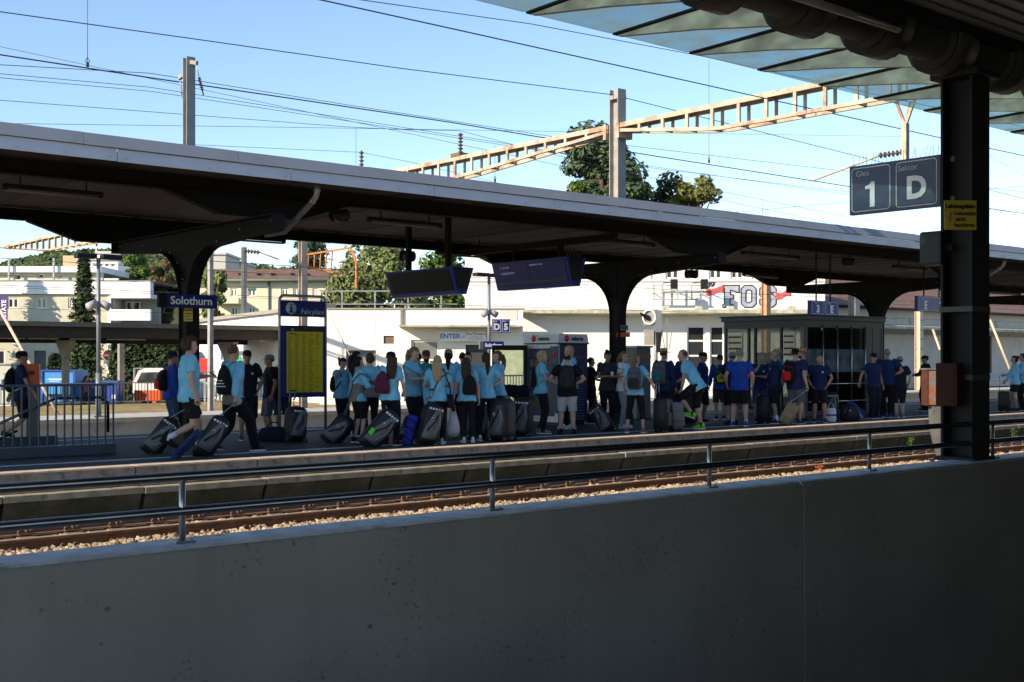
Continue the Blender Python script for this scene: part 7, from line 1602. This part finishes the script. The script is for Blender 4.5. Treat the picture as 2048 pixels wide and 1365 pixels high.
def trolley(px, py, lean, label, m, L=.6, w=.13, d_=.2, yaw=0, handle=.35, hand=None, m2=None):
    P, rz = base_frame(px, py, lean, yaw); o = empty('trolley_case', P, 0, label, 'suitcase'); o.matrix_world = Matrix.Translation(P) @ Matrix.Rotation(rz, 4, 'Z') @ Matrix.Rotation(radians(lean), 4, 'Y')
    MB().rings([sq(w * k, d_ * kk, z, p=.35) for z, k, kk in ((.05, .8, .85), (.07, 1, 1), (L * .5, 1.0, 1.0), (L - .04, 1, 1), (L, .85, .9), (L + .005, .3, .4))]).build('shell', m, o)
    MB().rings([sq(w * .5, d_ * .8, z, p=.4, dx=w * .72) for z in (.12, .14, L * .55, L * .58)]).build('front_pocket', m2 or m, o)
    for t in (.35, .7): MB().rings([sq(w * 1.02, d_ * 1.015, L * t, p=.35), sq(w * 1.02, d_ * 1.015, L * t + .012, p=.35)]).build('seam', m2 or BAGB, o)
    for s in (-1, 1): MB().tube([(-w * .6, s * d_ * .8, .035), (-w * .6, s * (d_ * .8 - .03), .035)], .035, 12).build('wheel', M_black, o)
    MB().cbox(w * .6, 0, .03, .05, d_ * 1.4, .05).build('foot', M_black, o)
    MB().tube([(-.02, -.06, L), (-.02, -.04, L + .03), (-.02, .04, L + .03), (-.02, .06, L)], .01, 6).build('carry_handle', M_black, o)
    Mi = o.matrix_world.inverted()
    h = Mi @ hand if hand is not None else V((-w * .7, 0, L + handle)); st = h + V((0, 0, 0))
    for s in (-1, 1): MB().tube([(-w * .7, s * d_ * .45, L - .02), h + V((0, s * d_ * .4, 0))], .009, 6).build('pull_rod', MATS['bright_steel'], o)
    MB().tube([h + V((0, -d_ * .45, 0)), h + V((0, d_ * .45, 0))], .015, 8).build('pull_grip', M_black, o)
    return o
duffel(296, 907, 38, 'black and grey wheeled sports bag trailing behind the striding youth', yaw=-8, L=.70, w=.17, hand=p3['R'])
o = duffel(402, 912, 30, 'grey wheeled sports bag pulled by the young man in jacket', L=.70, w=.17, hand=p4['R'])
P, rz = base_frame(345, 918, 0); o = empty('tube_bag', P, 0, 'long navy tube bag leaning beside the wheeled bags', 'bag'); o.matrix_world = Matrix.Translation(P) @ Matrix.Rotation(rz, 4, 'Z') @ Matrix.Rotation(radians(45), 4, 'Y')
MB().rings([sq(.07, .07, z, 14) if 0 < z < .6 else sq(.05, .05, z, 14) for z in (0, .02, .3, .58, .6)]).build('tube', cmat('navy_tube', (.02, .04, .12)), o); MB().tube([(0, -.075, .1), (0, -.11, .3), (0, -.075, .5)], .012, 6).build('strap', BLK, o)
duffel(588, 884, 5, 'black wheeled sports bag standing behind the timetable board', yaw=28, L=.66, handle=.3)
P, rz = base_frame(548, 883, 0); o = empty('soft_bag', P, rz, 'soft dark blue bag on the ground behind the timetable board', 'bag'); MB().rings([sq(.3 * k, .18 * k, z) for z, k in ((0, .8), (.04, 1), (.16, 1), (.25, .8), (.28, .3))]).build('bag_body', cmat('dark_blue_bag', (.012, .016, .035)), o); MB().tube([(-.14, 0, .26), (-.05, -.05, .36), (.05, -.05, .36), (.14, 0, .26)], .012, 6).build('grip', BLK, o)
duffel(655, 886, 42, 'low black wheeled bag tilted at the left of the women', yaw=-14, L=.62, letters=False, hand=p7['L'])
o = duffel(730, 895, 40, 'grey wheeled bag with bright green tag tilted toward the group', yaw=10, L=.80, hand=p8['R']); MB().box(-.17, -.09, -.225, -.222, .22, .34).build('green_tag', mat('green_tag', (.1, .8, .05), .5, var=0), o)
duffel(850, 892, 14, 'black wheeled bag with reflective piping beside the purple roll', yaw=18, L=.76, handle=.25)
P, rz = base_frame(813, 890, 0); o = empty('sleeping_mat', P, 0, 'rolled purple-blue mat tied with black cords', 'rolled mat'); o.matrix_world = Matrix.Translation(P) @ Matrix.Rotation(rz, 4, 'Z') @ Matrix.Rotation(radians(14), 4, 'Y')
MB().rings([sq(.1 + .006 * sin(z * 30), .1, z, 18, .95) for z in [i * .055 for i in range(11)]]).build('roll', PURP, o)
for z in (.12, .3, .46): MB().tube([(.108 * cos(a), .108 * sin(a), z + .03 * sin(a * 2)) for a in [2 * pi * i / 16 for i in range(17)]], .008, 5).build('cord', BLK, o)
duffel(1005, 882, 0, 'big upright grey and black sports bag at the right of the women', yaw=-32, panel=mat('bag_dark_grey', (.09, .095, .10), .6, var=.2), L=.80, w=.22, d_=.22, letters=False)
duffel(1044, 874, 4, 'black bag with white lettering behind the big upright bag', L=.78, yaw=-15)
duffel(953, 880, 3, 'grey sports bag between the legs of the ponytail women', L=.72, yaw=20)
duffel(812, 884, 20, 'dark wheeled bag hidden among the legs of the women', L=.5, letters=False)
o = duffel(1222, 862, -38, 'grey trolley bag tipped to the left beside the middle column', L=.66, w=.17, d_=.2, hand=p22['R'])
trolley(1325, 868, 0, 'large black upright trolley case right of the capri woman', BAGB, L=.72, w=.16, d_=.2, yaw=-20, handle=.36)
trolley(1352, 866, 0, 'grey sided trolley case behind the large black one', BAGG, L=.62, w=.14, yaw=10, handle=.05)
trolley(1378, 850, 0, 'black trolley case under the raised knee of the bending man', BAGB, L=.72, w=.15, d_=.2, yaw=-20, handle=.04)
trolley(1566, 857, 27, 'tan trolley case pulled by the man in black hat', TAN, L=.56, w=.15, d_=.18, yaw=0, hand=p36['R'], m2=cmat('tan_dark', (.20, .15, .09)))
trolley(1528, 848, 0, 'black trolley case standing before the man in denim shorts', BAGB, L=.68, w=.17, d_=.2, yaw=-10, handle=.05)
duffel(1664, 842, 0, 'grey sports bag with black lettered top beside the shelter', L=.72, w=.17)
P, rz = base_frame(1662, 848, 0); o = empty('white_bag', P, rz, 'white and blue carrier bag on the ground before the shelter', 'bag'); MB().rings([sq(.13 * k, .08 * k, z, 14, .6) for z, k in ((0, .9), (.02, 1), (.25, 1), (.34, .85), (.35, .5))]).build('bag_body', WHITE, o); MB().rings([sq(.132, .082, .16, 14, .6), sq(.132, .082, .2, 14, .6)]).build('blue_band', ROYAL, o); MB().tube([(-.08, 0, .34), (-.04, -.02, .46), (.04, -.02, .46), (.08, 0, .34)], .008, 6).build('grip', WHITE, o)
P, rz = base_frame(1700, 842, 0); o = empty('black_bag', P, rz, 'black rucksack lying by the shelter bars', 'bag'); MB().rings([sq(.26 * k, .16 * k, z) for z, k in ((0, .85), (.05, 1), (.25, .95), (.4, .6), (.44, .2))]).build('bag_body', BAGB, o); MB().tube([(-.12, -.15, .1), (-.05, -.2, .25), (0, -.12, .4)], .015, 6).build('strap', BLK, o); MB().box(-.03, .03, -.17, -.155, .25, .28).build('buckle', REFL, o)
P, rz = base_frame(1728, 838, 0); o = empty('sports_bag', P, 0, 'blue and white racket bag leaning right of the black rucksack', 'bag'); o.matrix_world = Matrix.Translation(P) @ Matrix.Rotation(rz, 4, 'Z') @ Matrix.Rotation(radians(-42), 4, 'Y'); MB().rings([sq(.11 * k, .1 * k, z, 16, .7) for z, k in ((0, .5), (.05, .9), (.3, 1.1), (.5, .9), (.6, .4))]).build('bag_body', ROYAL, o); MB().rings([sq(.05 * k, .105 * k, z, 16, .7) for z, k in ((.05, .9), (.3, 1.1), (.5, .92))]).build('white_panel', WHITE, o)
trolley(2008, 826, 0, 'dark trolley case before the woman at the right edge', BAGB, L=.62, w=.17, d_=.2, yaw=0, handle=.45)
# white carrier bag in the woman's hand
h = p15['L']; o = empty('carrier_bag', h, p15['rz'], 'white plastic carrier bag hanging from the dark-haired woman\'s hand', 'bag')
rg = [[V((w * cos(a) + .012 * noise.noise((z * 9, a * 2, 1)), dp * sin(a) + .012 * noise.noise((z * 9, a * 2, 5)), z)) for a in [2 * pi * i / 18 for i in range(18)]] for z, w, dp in ((-.62, .06, .05), (-.60, .12, .09), (-.5, .135, .11), (-.36, .11, .09), (-.24, .075, .05), (-.16, .05, .02))]
MB().rings(rg).build('bag_body', mat('thin_white_plastic', (.68, .68, .72), .35, var=.08, bump=.5, bscale=25), o)
for s in (-1, 1): MB().tube([(s * .045, 0, -.18), (s * .03, 0, -.08), (s * .005, 0, 0)], [.022, .012, .01], 6, flat=.4).build('loop', MATS['thin_white_plastic'], o)
# light blue jacket held by the phone woman, grey jacket over an arm
def drape(p, w_, h_, m, label, rz):
    rg = [[V((w_ * k * cos(a) + .02 * noise.noise((z * 6, a, 2)), .04 * k * sin(a) + .02 * noise.noise((z * 7, a, 3)), -z)) for a in [2 * pi * i / 18 for i in range(18)]] for z, k in ((-.03, .4), (.0, .9), (.1, 1), (h_ * .5, 1.05), (h_ * .85, .8), (h_, .45))]
    MB().rings(rg).build('folded_jacket', m, label=label, cat='jacket', loc=p, rot=(0, 0, rz))
drape((p11['R'] + p11['L']) / 2 + V((0.03, 0.03, -.04)), .11, .62, TEEJ, 'light blue jacket draped over the tall blond woman\'s arm', AX - pi / 2); drape(p22['R'] + V((0, 0, .05)), .1, .5, SLATE, 'grey jacket over the arm of the person behind the machine', AX - pi / 2)
bpy.data.scenes.remove(TMP)
